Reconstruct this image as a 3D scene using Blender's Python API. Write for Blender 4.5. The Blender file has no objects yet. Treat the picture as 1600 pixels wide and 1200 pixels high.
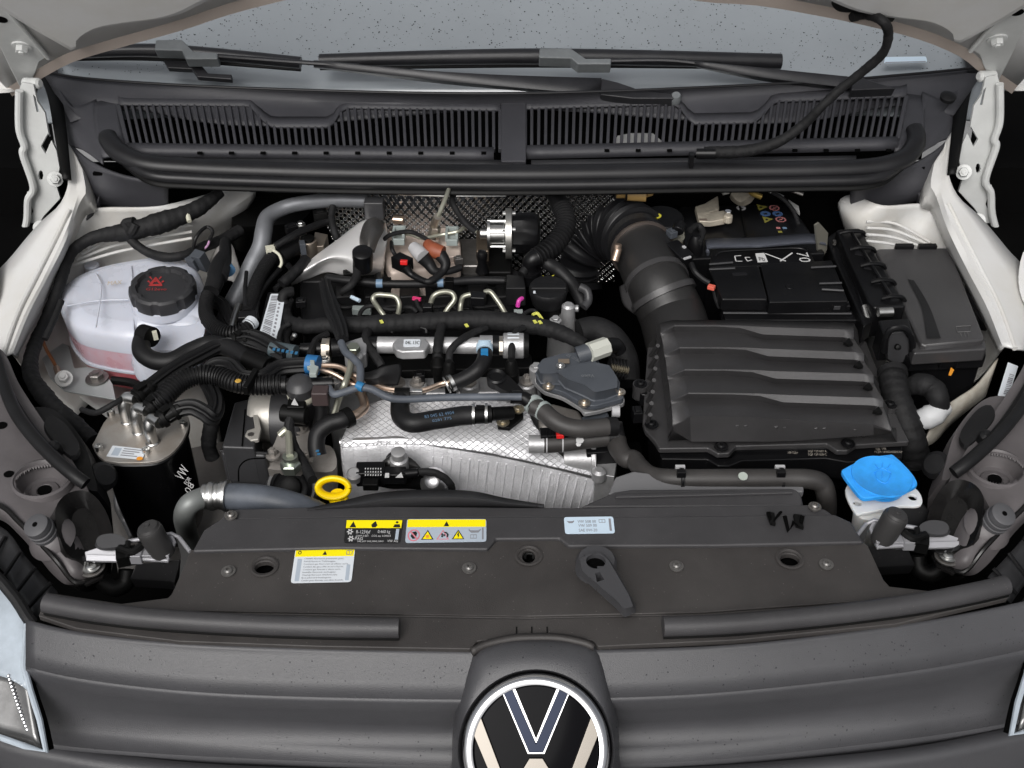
import bpy, bmesh, math, random
from mathutils import Vector, Matrix
random.seed(7)
R_ = math.radians
sc = bpy.context.scene
COL = sc.collection
# ---------------------------------------------------------------- camera
CAM = Vector((0, -.75, .83)); PITCH = R_(38); FPX = 1716.0
cd = bpy.data.cameras.new("camera"); cam = bpy.data.objects.new("camera", cd); COL.objects.link(cam)
cam.location = CAM; cam.rotation_euler = (R_(90)-PITCH, 0, 0)
cd.sensor_width = 36; cd.lens = 36*FPX/1600; cd.clip_start = .02; cd.clip_end = 400
sc.camera = cam
# ---------------------------------------------------------------- daylight (overcast)
w = bpy.data.worlds.new("World"); sc.world = w; w.use_nodes = True
nt = w.node_tree; bg = nt.nodes['Background']
sky = nt.nodes.new('ShaderNodeTexSky'); sky.sky_type = 'NISHITA'; sky.sun_disc = False
SUN_EL, SUN_AZ = 44, 198
sky.sun_elevation = R_(SUN_EL); sky.sun_rotation = R_(SUN_AZ); sky.air_density = 1.0; sky.dust_density = 6; sky.ozone_density = 1
hs = nt.nodes.new('ShaderNodeHueSaturation'); hs.inputs['Saturation'].default_value = .22
nt.links.new(sky.outputs[0], hs.inputs['Color']); nt.links.new(hs.outputs[0], bg.inputs['Color'])
bg.inputs['Strength'].default_value = .105
sl = bpy.data.lights.new("sun", 'SUN'); sl.energy = 1.95; sl.angle = R_(38); sl.color = (1, .98, .965)
sun = bpy.data.objects.new("sun", sl); COL.objects.link(sun)
az = R_(SUN_AZ); d = Vector((math.sin(az)*math.cos(R_(SUN_EL)), math.cos(az)*math.cos(R_(SUN_EL)), math.sin(R_(SUN_EL))))
sun.rotation_euler = d.to_track_quat('Z', 'Y').to_euler(); sun.location = (0, 0, 5)
sc.view_settings.view_transform = 'Standard'; sc.view_settings.look = 'None'
sc.view_settings.exposure = -0.05
sc.cycles.use_denoising = True
sc.cycles.max_bounces = 6

# ---------------------------------------------------------------- measuring helpers
cP, sP = math.cos(PITCH), math.sin(PITCH)
def ray(px, py):
    u = (px-800)/FPX; v = (py-600)/FPX
    return Vector((u, cP-v*sP, -sP-v*cP))
def H(px, py, z=0.0):
    """point seen at (px,py) lying on the height z, or on the sloped plane z=a+b*y+c*x"""
    r = ray(px, py); a, b, c = z if isinstance(z, tuple) else (z, 0, 0)
    t = (a + b*CAM.y + c*CAM.x - CAM.z)/(r.z - b*r.y - c*r.x)
    return CAM + r*t
def Y(px, py, y):
    r = ray(px, py); return CAM + r*((y-CAM.y)/r.y)
def nrm(z):
    a, b, c = z if isinstance(z, tuple) else (z, 0, 0)
    return Vector((-c, -b, 1)).normalized()
def toV(p):
    return p if isinstance(p, Vector) else H(*p)

# ---------------------------------------------------------------- materials
MATS = {}
def mat(name, col, rough=.5, metal=0, grain=0, gs=900, spots=0, sc2=14, spotcol=None, coat=0, sss=0, trans=0, ior=1.45, alpha=1, spec=.5, rvar=0, specks=0):
    m = bpy.data.materials.new(name); m.use_nodes = True; MATS[name] = m
    n = m.node_tree.nodes; l = m.node_tree.links; b = n['Principled BSDF']
    b.inputs['Base Color'].default_value = (*col, 1); b.inputs['Roughness'].default_value = rough
    b.inputs['Metallic'].default_value = metal; b.inputs['IOR'].default_value = ior
    b.inputs['Coat Weight'].default_value = coat; b.inputs['Specular IOR Level'].default_value = spec
    b.inputs['Transmission Weight'].default_value = trans; b.inputs['Alpha'].default_value = alpha
    if sss:
        b.inputs['Subsurface Weight'].default_value = sss; b.inputs['Subsurface Radius'].default_value = (.02, .015, .012); b.inputs['Subsurface Scale'].default_value = 1
    tc = n.new('ShaderNodeTexCoord')
    if spots:
        tx = n.new('ShaderNodeTexNoise'); tx.inputs['Scale'].default_value = sc2; tx.inputs['Detail'].default_value = 8; tx.inputs['Roughness'].default_value = .65
        l.new(tc.outputs['Object'], tx.inputs['Vector'])
        rp = n.new('ShaderNodeValToRGB'); rp.color_ramp.elements[0].position = .38; rp.color_ramp.elements[1].position = .68
        c2 = spotcol or tuple(c*(1+spots) for c in col)
        rp.color_ramp.elements[0].color = (*col, 1); rp.color_ramp.elements[1].color = (*c2, 1)
        l.new(tx.outputs[0], rp.inputs[0]); l.new(rp.outputs[0], b.inputs['Base Color'])
        mr = n.new('ShaderNodeMapRange'); mr.inputs['To Min'].default_value = max(.03, rough-.08-rvar); mr.inputs['To Max'].default_value = min(1, rough+.1+rvar)
        l.new(tx.outputs[0], mr.inputs['Value']); l.new(mr.outputs[0], b.inputs['Roughness'])
    if specks:
        vo = n.new('ShaderNodeTexVoronoi'); vo.inputs['Scale'].default_value = 170; vo.inputs['Randomness'].default_value = 1
        l.new(tc.outputs['Object'], vo.inputs['Vector'])
        lt = n.new('ShaderNodeMath'); lt.operation = 'LESS_THAN'; lt.inputs[1].default_value = .085; l.new(vo.outputs['Distance'], lt.inputs[0])
        n2 = n.new('ShaderNodeTexNoise'); n2.inputs['Scale'].default_value = 22; l.new(tc.outputs['Object'], n2.inputs['Vector'])
        gt = n.new('ShaderNodeMath'); gt.operation = 'GREATER_THAN'; gt.inputs[1].default_value = .5; l.new(n2.outputs[0], gt.inputs[0])
        mu = n.new('ShaderNodeMath'); mu.operation = 'MULTIPLY'; l.new(lt.outputs[0], mu.inputs[0]); l.new(gt.outputs[0], mu.inputs[1])
        mx = n.new('ShaderNodeMix'); mx.data_type = 'RGBA'; l.new(mu.outputs[0], mx.inputs[0])
        cur = [k.from_socket for k in l if k.to_socket == b.inputs['Base Color']]
        if cur: l.new(cur[0], mx.inputs[6])
        else: mx.inputs[6].default_value = (*col, 1)
        mx.inputs[7].default_value = (specks, specks*.94, specks*.88, 1); l.new(mx.outputs[2], b.inputs['Base Color'])
    if grain:
        t2 = n.new('ShaderNodeTexNoise'); t2.inputs['Scale'].default_value = gs; t2.inputs['Detail'].default_value = 3
        l.new(tc.outputs['Object'], t2.inputs['Vector'])
        bp = n.new('ShaderNodeBump'); bp.inputs['Strength'].default_value = grain; bp.inputs['Distance'].default_value = .0006
        l.new(t2.outputs[0], bp.inputs['Height']); l.new(bp.outputs[0], b.inputs['Normal'])
    return m
def wave_bump(m, kind, freq, dist, strength=1.0, rot=0, thin=0.0):
    """embossed relief: 'diamond' net, 'dots', 'ribs' (along local x), 'tape' (along given axis)"""
    n = m.node_tree.nodes; l = m.node_tree.links; b = n['Principled BSDF']
    tc = n.new('ShaderNodeTexCoord'); mp = n.new('ShaderNodeMapping'); mp.inputs['Rotation'].default_value = rot if isinstance(rot, tuple) else (0, 0, rot)
    l.new(tc.outputs['Object'], mp.inputs[0]); sp = n.new('ShaderNodeSeparateXYZ'); l.new(mp.outputs[0], sp.inputs[0])
    def mth(op, a, bb=None):
        q = n.new('ShaderNodeMath'); q.operation = op
        for i, s in enumerate((a, bb)):
            if s is None: continue
            if isinstance(s, (int, float)): q.inputs[i].default_value = s
            else: l.new(s, q.inputs[i])
        return q.outputs[0]
    x, y, z = sp.outputs
    if kind == 'ribs': h = mth('POWER', mth('ABSOLUTE', mth('SINE', mth('MULTIPLY', x, freq))), .15); h = mth('MULTIPLY', h, 1)
    elif kind in ('diamond', 'dots', 'check'):
        yy = mth('ADD', y, mth('MULTIPLY', z, 1.0))
        a = mth('SINE', mth('MULTIPLY', mth('ADD', x, yy), freq)); c = mth('SINE', mth('MULTIPLY', mth('SUBTRACT', x, yy), freq))
        if kind == 'dots': h = mth('MULTIPLY', a, c)
        elif kind == 'check': h = mth('MULTIPLY', mth('SINE', mth('MULTIPLY', x, freq)), mth('SINE', mth('MULTIPLY', z, freq)))
        else: h = mth('MAXIMUM', mth('SUBTRACT', 1, mth('MULTIPLY', mth('ABSOLUTE', a), 3)), mth('SUBTRACT', 1, mth('MULTIPLY', mth('ABSOLUTE', c), 3))); h = mth('MAXIMUM', h, 0)
    bp = n.new('ShaderNodeBump'); bp.inputs['Strength'].default_value = strength; bp.inputs['Distance'].default_value = dist
    l.new(h, bp.inputs['Height'])
    old = [lk.from_socket for lk in l if lk.to_socket == b.inputs['Normal']]
    if old: l.new(old[0], bp.inputs['Normal'])
    l.new(bp.outputs[0], b.inputs['Normal'])
    return m

PL = mat('black_plastic', (.007, .007, .0075), .48, spec=.32, specks=.05, grain=.35, gs=1400, spots=.8, sc2=10)
PLD = mat('deep_black_plastic', (.0025, .0025, .0025), .5, spec=.2, grain=.2, spots=.6)
PLG = mat('glossy_black_plastic', (.004, .004, .0045), .33, spec=.32, specks=.045, grain=.12, gs=500, spots=.5)
COWL = mat('cowl_plastic', (.036, .036, .041), .48, specks=.07, grain=.5, gs=1500, spots=.35, sc2=6)
SLAM = mat('dusty_slam_panel_plastic', (.034, .031, .030), .5, grain=.5, gs=1100, spots=.7, sc2=9, spotcol=(.052, .048, .046), specks=.12)
SLAM2 = mat('grey_slam_panel_plastic', (.038, .037, .039), .45, grain=.4, gs=1300, spots=.3, specks=.09)
GRL = mat('grille_grey_plastic', (.046, .046, .050), .40, spec=.65, grain=.5, gs=1300, spots=.22, sc2=7)
AIRB = mat('airbox_plastic', (.036, .035, .036), .33, spec=.7, specks=.08, grain=.4, gs=1500, spots=.35, sc2=12)
RUB = mat('rubber', (.0065, .0065, .007), .47, spec=.32, grain=.3, gs=700, spots=.7, sc2=20)
RUBS = mat('smooth_seal_rubber', (.008, .008, .009), .38, spec=.4, grain=.1, gs=600, spots=.8, sc2=8)
HOSE = mat('dusty_hose_rubber', (.030, .028, .027), .5, grain=.3, gs=900, spots=.5, sc2=25)
BLUEH = mat('bluish_grey_hose_rubber', (.06, .068, .082), .5, grain=.3, gs=700, spots=.6, sc2=25)
TAPE = mat('cloth_tape', (.008, .008, .0085), .65, spec=.3, grain=1.0, gs=260, spots=.8, sc2=60)
WHITE = mat('white_body_paint', (.64, .64, .635), .32, grain=.0, spots=.2, sc2=7, spotcol=(.58, .57, .54))
WHITEW = mat('white_seam_sealed_paint', (.60, .60, .59), .4, grain=.9, gs=25, spots=.3, sc2=12, spotcol=(.50, .48, .44))
GREYP = mat('grey_dusty_paint', (.085, .078, .080), .45, grain=.2, gs=300, spots=.4, sc2=10)
GREYB = mat('black_dusty_paint', (.006, .006, .006), .22, grain=.1, gs=300, spots=1.2, sc2=12, spotcol=(.016, .015, .015), spec=.35)
SEAM = mat('grey_plate', (.38, .38, .37), .45, spots=.2, sc2=20)
ALU = mat('cast_aluminium', (.40, .40, .405), .42, .6, grain=.5, gs=420, spots=.25, sc2=40)
ALUD = mat('dull_cast_aluminium', (.30, .28, .26), .5, .6, grain=.6, gs=380, spots=.3, sc2=40)
STEEL = mat('zinc_steel', (.55, .55, .54), .3, 1, grain=.15, gs=500, spots=.2, sc2=60)
DSTEEL = mat('dark_steel', (.22, .21, .20), .4, .9, grain=.3, gs=500, spots=.4, sc2=60)
CHROME = mat('chrome', (.62, .62, .63), .06, 1)
CHROMED = mat('beige_reflection_chrome', (.125, .115, .102), .22, 1)  # same chrome as the ring; beige reflection on the W put into colour
CHROMEV = mat('dark_reflection_chrome', (.012, .014, .021), .2, 1)  # same chrome again, coloured dark for what the V reflects
CHROMEE = mat('emblem_edge_highlight', (.40, .40, .40), .15, 1)  # lighter copy of the chrome: highlight along the V edges as colour
PIPE = mat('beige_coated_steel_pipe', (.34, .34, .28), .32, .6)
COPPER = mat('copper_tinted_pipe', (.62, .48, .38), .28, .9)
SHIELD = mat('embossed_aluminium_shield', (.74, .74, .76), .34, .35, grain=.4, gs=350, spots=.2, sc2=22)
wave_bump(SHIELD, 'diamond', 300, .0015, .8)
SHIELDR = mat('ribbed_aluminium_shield', (.70, .70, .72), .42, .35, grain=1.6, gs=480, spots=.3, sc2=30)
wave_bump(SHIELDR, 'ribs', 190, .0012, .8)
SHINE = mat('polished_heat_shield', (.88, .87, .86), .30, .5, grain=.3, gs=60)
SHINED = mat('dull_heat_shield', (.20, .19, .18), .35, .9, grain=1, gs=300)
WEAVE = mat('dimpled_foil_firewall_insulation', (.62, .62, .62), .25, 1)
wave_bump(WEAVE, 'check', 520, .006, 1.0)
BEIGE = mat('pinkish_cast_metal', (.56, .47, .41), .5, .15, grain=.5, gs=300, spots=.25, sc2=30)
GREYC = mat('grey_green_clip_plastic', (.30, .34, .33), .5)
LGREY = mat('light_grey_connector', (.42, .42, .43), .5)
BROWN = mat('rust_brown_connector', (.24, .065, .03), .5)
RED = mat('red_plastic', (.65, .02, .02), .4)
PINK = mat('magenta_plastic', (.6, .05, .35), .4)
YEL = mat('yellow_plastic', (.95, .66, .0), .35)
YELD = mat('yellow_paint_mark', (.62, .62, .12), .5)
OCHRE = mat('ochre_valve_plastic', (.42, .27, .10), .45)
BLUE = mat('blue_plastic', (.03, .30, .80), .38, spots=.25, sc2=60, rvar=.1, sss=.15)
BLUED = mat('blue_mark', (.03, .13, .25), .5)
CREAM = mat('cream_cable_clip', (.55, .54, .44), .5)
ACT = mat('slate_grey_actuator_plastic', (.052, .058, .068), .42, grain=.25, gs=900, spots=.3)
ALTB = mat('charcoal_cover_plastic', (.035, .035, .037), .38, grain=.2, gs=800, spots=.3)
TANK = mat('milky_tank_plastic', (.50, .52, .585), .28, sss=.3, grain=.15, gs=60, spots=.1)
COOLANT = mat('pink_coolant_behind_plastic', (.55, .09, .11), .3, sss=.3, spots=.4, sc2=20, spotcol=(.62, .25, .27))
MILK = mat('milky_white_bottle', (.72, .72, .71), .35, sss=.3)
STK = mat('white_sticker', (.66, .70, .74), .4)
STKB = mat('pale_blue_sticker', (.55, .67, .78), .4)
STKG = mat('grey_blue_print', (.40, .46, .53), .4)
INK = mat('black_print', (.012, .012, .013), .45)
INKG = mat('grey_print', (.22, .22, .24), .5)
INKL = mat('white_print', (.55, .55, .55), .5)
SYEL = mat('yellow_print', (.95, .80, .0), .4)
SRED = mat('pink_red_print', (.62, .20, .25), .5)
SBLU = mat('blue_print', (.03, .10, .28), .5)
SORG = mat('orange_print', (.75, .30, .03), .5)
GLASSB = mat('gloss_black_emblem_glass', (.003, .003, .004), .08, spec=.04)
WIND = mat('wet_windscreen_glass', (.27, .295, .315), .12, grain=.0, coat=1.0, spots=.12, sc2=3)
WBORD = mat('screen_frit_black', (.012, .012, .013), .3, grain=.5, gs=900)
DROP = mat('rain_drop', (.035, .036, .040), .25, spec=.4)
LENS = mat('headlight_lens', (.30, .34, .38), .1, coat=.6, spots=.5, sc2=15)
LENSD = mat('headlight_inner_trim', (.10, .10, .10), .2, .6, coat=.6, grain=.1, gs=60, spots=.6, sc2=40)
ASPH = mat('pale_bounce_ground', (.20, .20, .20), .85, grain=1, gs=80, spots=.4, sc2=5)  # unseen ground, toned pale to bounce light up at the bonnet
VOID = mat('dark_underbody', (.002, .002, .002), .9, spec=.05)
LEAD = mat('oxidised_lead_terminal', (.42, .38, .31), .55, .4, grain=1, gs=200, spots=.4, sc2=60)
WIPER = mat('wiper_satin_black', (.016, .016, .018), .33, grain=.3, gs=900, spots=.6, sc2=20)
WIPERG = mat('wiper_grey_connector', (.14, .15, .155), .4, grain=.2, spots=.3, sc2=30)
GREEN = mat('oil_symbol_yellow', (.55, .50, .05), .5)

# ---------------------------------------------------------------- geometry helpers: each returns (verts, faces)
def cr(pts, n=6, closed=False):
    """Catmull-Rom through tuples/vectors"""
    P = [Vector(p) for p in pts]; out = []; N = len(P)
    if N < 3 and not closed:
        return [P[0].lerp(P[1], i/n) for i in range(n+1)]
    for i in range(N if closed else N-1):
        if closed: a, b, c, d = P[(i-1) % N], P[i], P[(i+1) % N], P[(i+2) % N]
        else: a, b, c, d = P[max(i-1, 0)], P[i], P[i+1], P[min(i+2, N-1)]
        for k in range(n):
            t = k/n
            out.append(.5*((2*b)+(c-a)*t+(2*a-5*b+4*c-d)*t*t+(3*b-a-3*c+d)*t**3))
    if not closed: out.append(P[-1])
    return out
def resample(P, N, closed=False):
    Q = list(P)+([P[0]] if closed else [])
    L = [0]
    for a, b in zip(Q, Q[1:]): L.append(L[-1]+(b-a).length)
    out = []; j = 0; M = N if closed else N-1
    for i in range(N):
        s = L[-1]*i/M
        while j < len(L)-2 and L[j+1] < s: j += 1
        seg = L[j+1]-L[j]; t = 0 if seg < 1e-12 else (s-L[j])/seg
        out.append(Q[j].lerp(Q[j+1], min(1, max(0, t))))
    return out
def g_grid(rows, closed=False):
    V = [toV(p) for r in rows for p in r]; n = len(rows[0]); F = []
    for i in range(len(rows)-1):
        for j in range(n if closed else n-1):
            a = i*n+j; b = i*n+(j+1) % n
            F.append((a, a+n, b+n, b))
    return V, F
def g_loft(rows, N=24, sub=1, smooth=True):
    RR = []
    for r in rows:
        P = [toV(p) for p in r]
        RR.append(resample(cr(P, 8) if smooth and len(P) > 2 else P, N))
    if sub > 1:
        cols = [cr([r[j] for r in RR], sub) for j in range(N)]
        RR = [[c[i] for c in cols] for i in range(len(cols[0]))]
    return g_grid(RR)
def g_stack(loops, N=40, smooth=True, cap0=True, cap1=True):
    RR = []
    for lp in loops:
        P = [toV(p) for p in lp]
        RR.append(resample(cr(P, 8, True) if smooth else P, N, True))
    V, F = g_grid(RR, True); F = [tuple(reversed(f)) for f in F]
    if cap0: F.append(tuple(range(N)))
    if cap1: F.append(tuple(reversed(range(len(V)-N, len(V)))))
    return V, F
def g_poly(P, N, depth, sc_=1.0):
    """prism: 3-D outline P, pushed along -N by depth; bottom scaled"""
    P = [Vector(p) for p in P]; n = len(P); c = sum(P, Vector())/n
    # orientation
    a = Vector()
    for i in range(n): a += (P[i]-c).cross(P[(i+1) % n]-c)
    if a.dot(N) < 0: P.reverse()
    B = [c+(p-c)*sc_-N*depth for p in P]
    V = P+B; F = [tuple(range(n)), tuple(reversed(range(n, 2*n)))]
    for i in range(n): j = (i+1) % n; F.append((i, i+n, j+n, j))
    return V, F
def g_slab(pts, z, depth, sc_=1.0, up=None, smooth=0):
    P = [H(p[0], p[1], z if len(p) < 3 else p[2]) for p in pts]
    if smooth: P = cr(P, smooth, True)
    return g_poly(P, up or nrm(z), depth, sc_)
def g_round(pts, z, depth, r=6, **k):
    """slab with rounded corners (r in px)"""
    out = []; n = len(pts)
    for i in range(n):
        p = Vector(pts[i][:2]); a = Vector(pts[i-1][:2]); b = Vector(pts[(i+1) % n][:2])
        da = (a-p); db = (b-p); ra = min(r, da.length*.45); rb = min(r, db.length*.45)
        A = p+da.normalized()*ra; B = p+db.normalized()*rb
        for t in (0, .33, .67, 1): out.append(tuple((1-t)**2*A+2*t*(1-t)*p+t*t*B))
    return g_slab(out, z, depth, **k)
def frames(P):
    T = []
    for i in range(len(P)):
        a = P[max(0, i-1)]; b = P[min(len(P)-1, i+1)]; t = (b-a)
        T.append(t.normalized() if t.length > 1e-9 else Vector((0, 0, 1)))
    u = T[0].cross(Vector((0, 0, 1)))
    if u.length < .1: u = T[0].cross(Vector((0, 1, 0)))
    u.normalize(); out = []
    for t in T:
        u = (u-t*u.dot(t)); u.normalize(); out.append((t, u, t.cross(u)))
    return out
def g_tube(pts, r, n=14, seg=8, corr=0, pitch=0, ribs=0, ribh=0, cap=True, lin=False, flat=1.0, step=None, wob=0):
    """tube through (px,py,z) points; r in metres or list; corr/pitch: rings along it; ribs: lengthwise pleats"""
    P = [toV(p) for p in pts]; K = len(P)
    C = P if lin else cr(P, seg)
    L = sum((b-a).length for a, b in zip(C, C[1:]))
    if corr: N = max(8, int(L/pitch*4)); C = resample(C, N)
    elif wob: C = resample(C, max(4, int(L/.0022)))
    elif step: C = resample(C, max(3, int(L/step)))
    rl = r if isinstance(r, (list, tuple)) else [r]
    fr = frames(C); V = []; F = []; M = len(C)
    for i, (p, (t, u, v)) in enumerate(zip(C, fr)):
        s = i/(M-1)*(len(rl)-1); k = min(int(s), len(rl)-2) if len(rl) > 1 else 0
        rr = rl[0] if len(rl) == 1 else rl[k]+(rl[k+1]-rl[k])*(s-k)
        if corr: rr += corr*1.7*(.5 if i % 4 in (1, 2) else -.5)
        if wob: lump = 1+wob*(.55*math.sin(i*.23+len(P))+.45*math.sin(i*.61+2*K))*.6
        for j in range(n):
            a = 2*math.pi*j/n; q = rr+(ribh*math.cos(a*ribs) if ribs else 0)
            if wob: q = q*lump*(1+.085*((i/5.0+j/n) % 1))
            V.append(p+u*math.cos(a)*q+v*math.sin(a)*q*flat)
    for i in range(M-1):
        for j in range(n):
            a = i*n+j; b = i*n+(j+1) % n; F.append((a, b, b+n, a+n))
    if cap: F.append(tuple(reversed(range(n)))); F.append(tuple(range(len(V)-n, len(V))))
    return V, F
def g_lathe(c, axis, prof, n=28, lobes=0, lobeh=0, up=None, caps=True):
    """prof: [(h,r)...] along axis from c"""
    c = toV(c); ax = Vector(axis).normalized()
    u = (up or (Vector((1, 0, 0)) if abs(ax.x) < .9 else Vector((0, 1, 0)))); u = (u-ax*u.dot(ax)).normalized(); v = ax.cross(u)
    V = []; F = []
    for h, r in prof:
        for j in range(n):
            a = 2*math.pi*j/n; q = r*(1+(lobeh*(1 if math.cos(a*lobes) > .55 else 0) if lobes else 0))
            V.append(c+ax*h+u*math.cos(a)*q+v*math.sin(a)*q)
    for i in range(len(prof)-1):
        for j in range(n):
            a = i*n+j; b = i*n+(j+1) % n; F.append((a, b, b+n, a+n))
    if caps: F.append(tuple(reversed(range(n)))); F.append(tuple(range(len(V)-n, len(V))))
    return V, F
def g_box(c, sx, sy, sz, rz=0, rx=0, ry=0):
    """box, top-centre at c"""
    c = toV(c); M = Matrix.Rotation(rz, 3, 'Z') @ Matrix.Rotation(ry, 3, 'Y') @ Matrix.Rotation(rx, 3, 'X')
    V = [c+M @ Vector((x*sx/2, y*sy/2, z)) for z in (-sz, 0) for y in (-1, 1) for x in (-1, 1)]
    return V, [(0, 2, 3, 1), (4, 5, 7, 6), (0, 1, 5, 4), (2, 6, 7, 3), (0, 4, 6, 2), (1, 3, 7, 5)]
def g_text(s, a, b, z, h, lift=.0004, bold=.0, Rpt=None):
    """text from px a to px b (baseline), on plane z, h = cap height in px; width fits"""
    O = H(*a, z); E = H(*b, z); N = nrm(z)
    X = (E-O); Wd = X.length; X = X.normalized(); Yd = N.cross(X); 
    hh = (H(a[0], a[1]-h, z)-O).length if Rpt is None else Rpt
    cu = bpy.data.curves.new('t', 'FONT'); cu.body = s; cu.resolution_u = 2; cu.offset = bold
    o = bpy.data.objects.new('t', cu); COL.objects.link(o)
    dg = bpy.context.evaluated_depsgraph_get(); me = bpy.data.meshes.new_from_object(o.evaluated_get(dg))
    V = [v.co.copy() for v in me.vertices]; F = [tuple(p.vertices) for p in me.polygons]
    bpy.data.objects.remove(o); bpy.data.curves.remove(cu); bpy.data.meshes.remove(me)
    if not V: return [], []
    x0 = min(v.x for v in V); x1 = max(v.x for v in V)
    sx = Wd/max(1e-6, x1-x0); sy = hh/.7
    return [O+X*(v.x-x0)*sx+Yd*v.y*sy+N*lift for v in V], F
def g_hex(c, axis, r, h):
    return g_lathe(c, axis, [(0, r), (h*.85, r), (h, r*.88)], n=6)

# ---------------------------------------------------------------- object builders
WLOC = {}
def build(name, geoms, m, parent=None, bev=0, ang=35, solid=0, seg=2, label=None, cat=None, group=None, kind=None, flat=False):
    if isinstance(geoms, tuple): geoms = [geoms]
    if 1 < len(geoms) <= 8 and name in ('print', 'black_ring', 'cage_rod') and parent:
        return [build(name, g, m, parent, bev, ang, solid, seg, flat=flat) for g in geoms][-1]
    V = []; F = []
    for v, f in geoms:
        o = len(V); V += [Vector(q) for q in v]; F += [tuple(i+o for i in ff) for ff in f]
    mn = Vector((min(v.x for v in V), min(v.y for v in V), min(v.z for v in V))); mx = Vector((max(v.x for v in V), max(v.y for v in V), max(v.z for v in V)))
    c = Vector(((mn.x+mx.x)/2, (mn.y+mx.y)/2, mn.z))
    me = bpy.data.meshes.new(name); me.from_pydata([v-c for v in V], [], F); me.materials.append(m)
    me.polygons.foreach_set('use_smooth', [not flat]*len(F))
    if not bev and not flat: me.set_sharp_from_angle(angle=R_(ang))
    me.update(); o = bpy.data.objects.new(name, me); COL.objects.link(o)
    if parent:
        o.parent = parent; o.location = c-WLOC[parent.name]
    else: o.location = c
    WLOC[o.name] = c
    if solid:
        s = o.modifiers.new('s', 'SOLIDIFY'); s.thickness = solid; s.offset = -1
    if bev:
        b = o.modifiers.new('b', 'BEVEL'); b.width = bev; b.segments = seg; b.limit_method = 'ANGLE'; b.angle_limit = R_(32); b.harden_normals = True
    if label: o['label'] = label
    if cat: o['category'] = cat
    if group: o['group'] = group
    if kind: o['kind'] = kind
    return o
def T(name, label, cat, base, group=None, parent=None):
    o = bpy.data.objects.new(name, None); o.empty_display_size = .02; COL.objects.link(o)
    o.location = toV(base); WLOC[o.name] = o.location.copy()
    if parent: o.parent = parent; o.location -= WLOC[parent.name]; return o
    o['label'] = label; o['category'] = cat
    if group: o['group'] = group
    return o
def cut(o, cutters):
    """boolean-subtract geoms from o, baked"""
    tmp = []
    for g in cutters:
        c = build('cutter', g, VOID, flat=True); c.modifiers.clear(); tmp.append(c)
        bm = bmesh.new(); bm.from_mesh(c.data); bmesh.ops.recalc_face_normals(bm, faces=bm.faces); bm.to_mesh(c.data); bm.free()
    mods = [(q.type, q) for q in o.modifiers]
    bv = [q for t, q in mods if t == 'BEVEL']; bw = bv[0].width if bv else 0
    for q in bv: o.modifiers.remove(q)
    for c in tmp:
        m = o.modifiers.new('c', 'BOOLEAN'); m.operation = 'DIFFERENCE'; m.object = c; m.solver = 'EXACT'
    bpy.context.view_layer.update()
    dg = bpy.context.evaluated_depsgraph_get(); me = bpy.data.meshes.new_from_object(o.evaluated_get(dg))
    o.modifiers.clear(); o.data = me
    for c in tmp: bpy.data.objects.remove(c)
    if bw:
        b = o.modifiers.new('b', 'BEVEL'); b.width = bw; b.segments = 2; b.limit_method = 'ANGLE'; b.angle_limit = R_(40); b.harden_normals = True
def disc_cut(px, py, z, rx, ry=None, depth=.03):
    c = H(px, py, z); N = nrm(z); ry = ry or rx; ax = Vector((1, 0, 0)); ax = (ax-N*ax.dot(N)).normalized(); ay = N.cross(ax)
    P = [c+N*depth+ax*rx*math.cos(a*math.pi/12)+ay*ry*math.sin(a*math.pi/12) for a in range(24)]
    return g_poly(P, N, 2*depth)
SCR = {}
def screw(par, px, py, z, r=.0055, m=None, washer=False, name='screw', ax=None):
    """pan-head torx screw with washer and recessed drive"""
    N = Vector(ax).normalized() if ax else nrm(z)
    g = [g_lathe(toV((px, py, z)) if not isinstance(px, Vector) else px, N, [(-.004, r*.9), (0, r*1.55), (.0012, r*1.5), (.0013, r), (.003, r*.95), (.0042, r*.65), (.0042, r*.38), (.0022, r*.32)], n=20)]
    return build(name, g, m or STEEL, par)
def bolt(par, px, py, z, r=.007, m=None, ax=None, name='bolt'):
    N = Vector(ax).normalized() if ax else nrm(z); c = px if isinstance(px, Vector) else H(px, py, z)
    g = [g_lathe(c, N, [(-.003, r*1.3), (.0, r*1.6), (.0022, r*1.55), (.0025, r*1.1)], n=20), g_hex(c+N*.002, N, r, .008), g_lathe(c+N*.008, N, [(0, r*.5), (.004, r*.42)], n=10)]
    return build(name, g, m or STEEL, par)
from mathutils.bvhtree import BVHTree
def on(geom, p, lift=0.0):
    """where the line from the camera through p meets the surface geom; returns point and normal"""
    V, F = geom; b = BVHTree.FromPolygons([tuple(v) for v in V], F); d = (toV(p)-CAM).normalized()
    loc, n, i, t = b.ray_cast(CAM, d)
    if loc is None: return toV(p), Vector((0, 0, 1))
    if n.dot(d) > 0: n = -n
    return loc+n*lift, n
from mathutils import noise as mnoise
def crumple(geom, amp, f=40):
    V, F = geom; return [v+Vector((0, -.5, 1))*amp*(mnoise.noise(v*f)+.5*mnoise.noise(v*f*2.7)) for v in V], F
def punch(geom, c, r):
    V, F = geom; return V, [f for f in F if not all((V[i]-c).length < r for i in f)]
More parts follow.
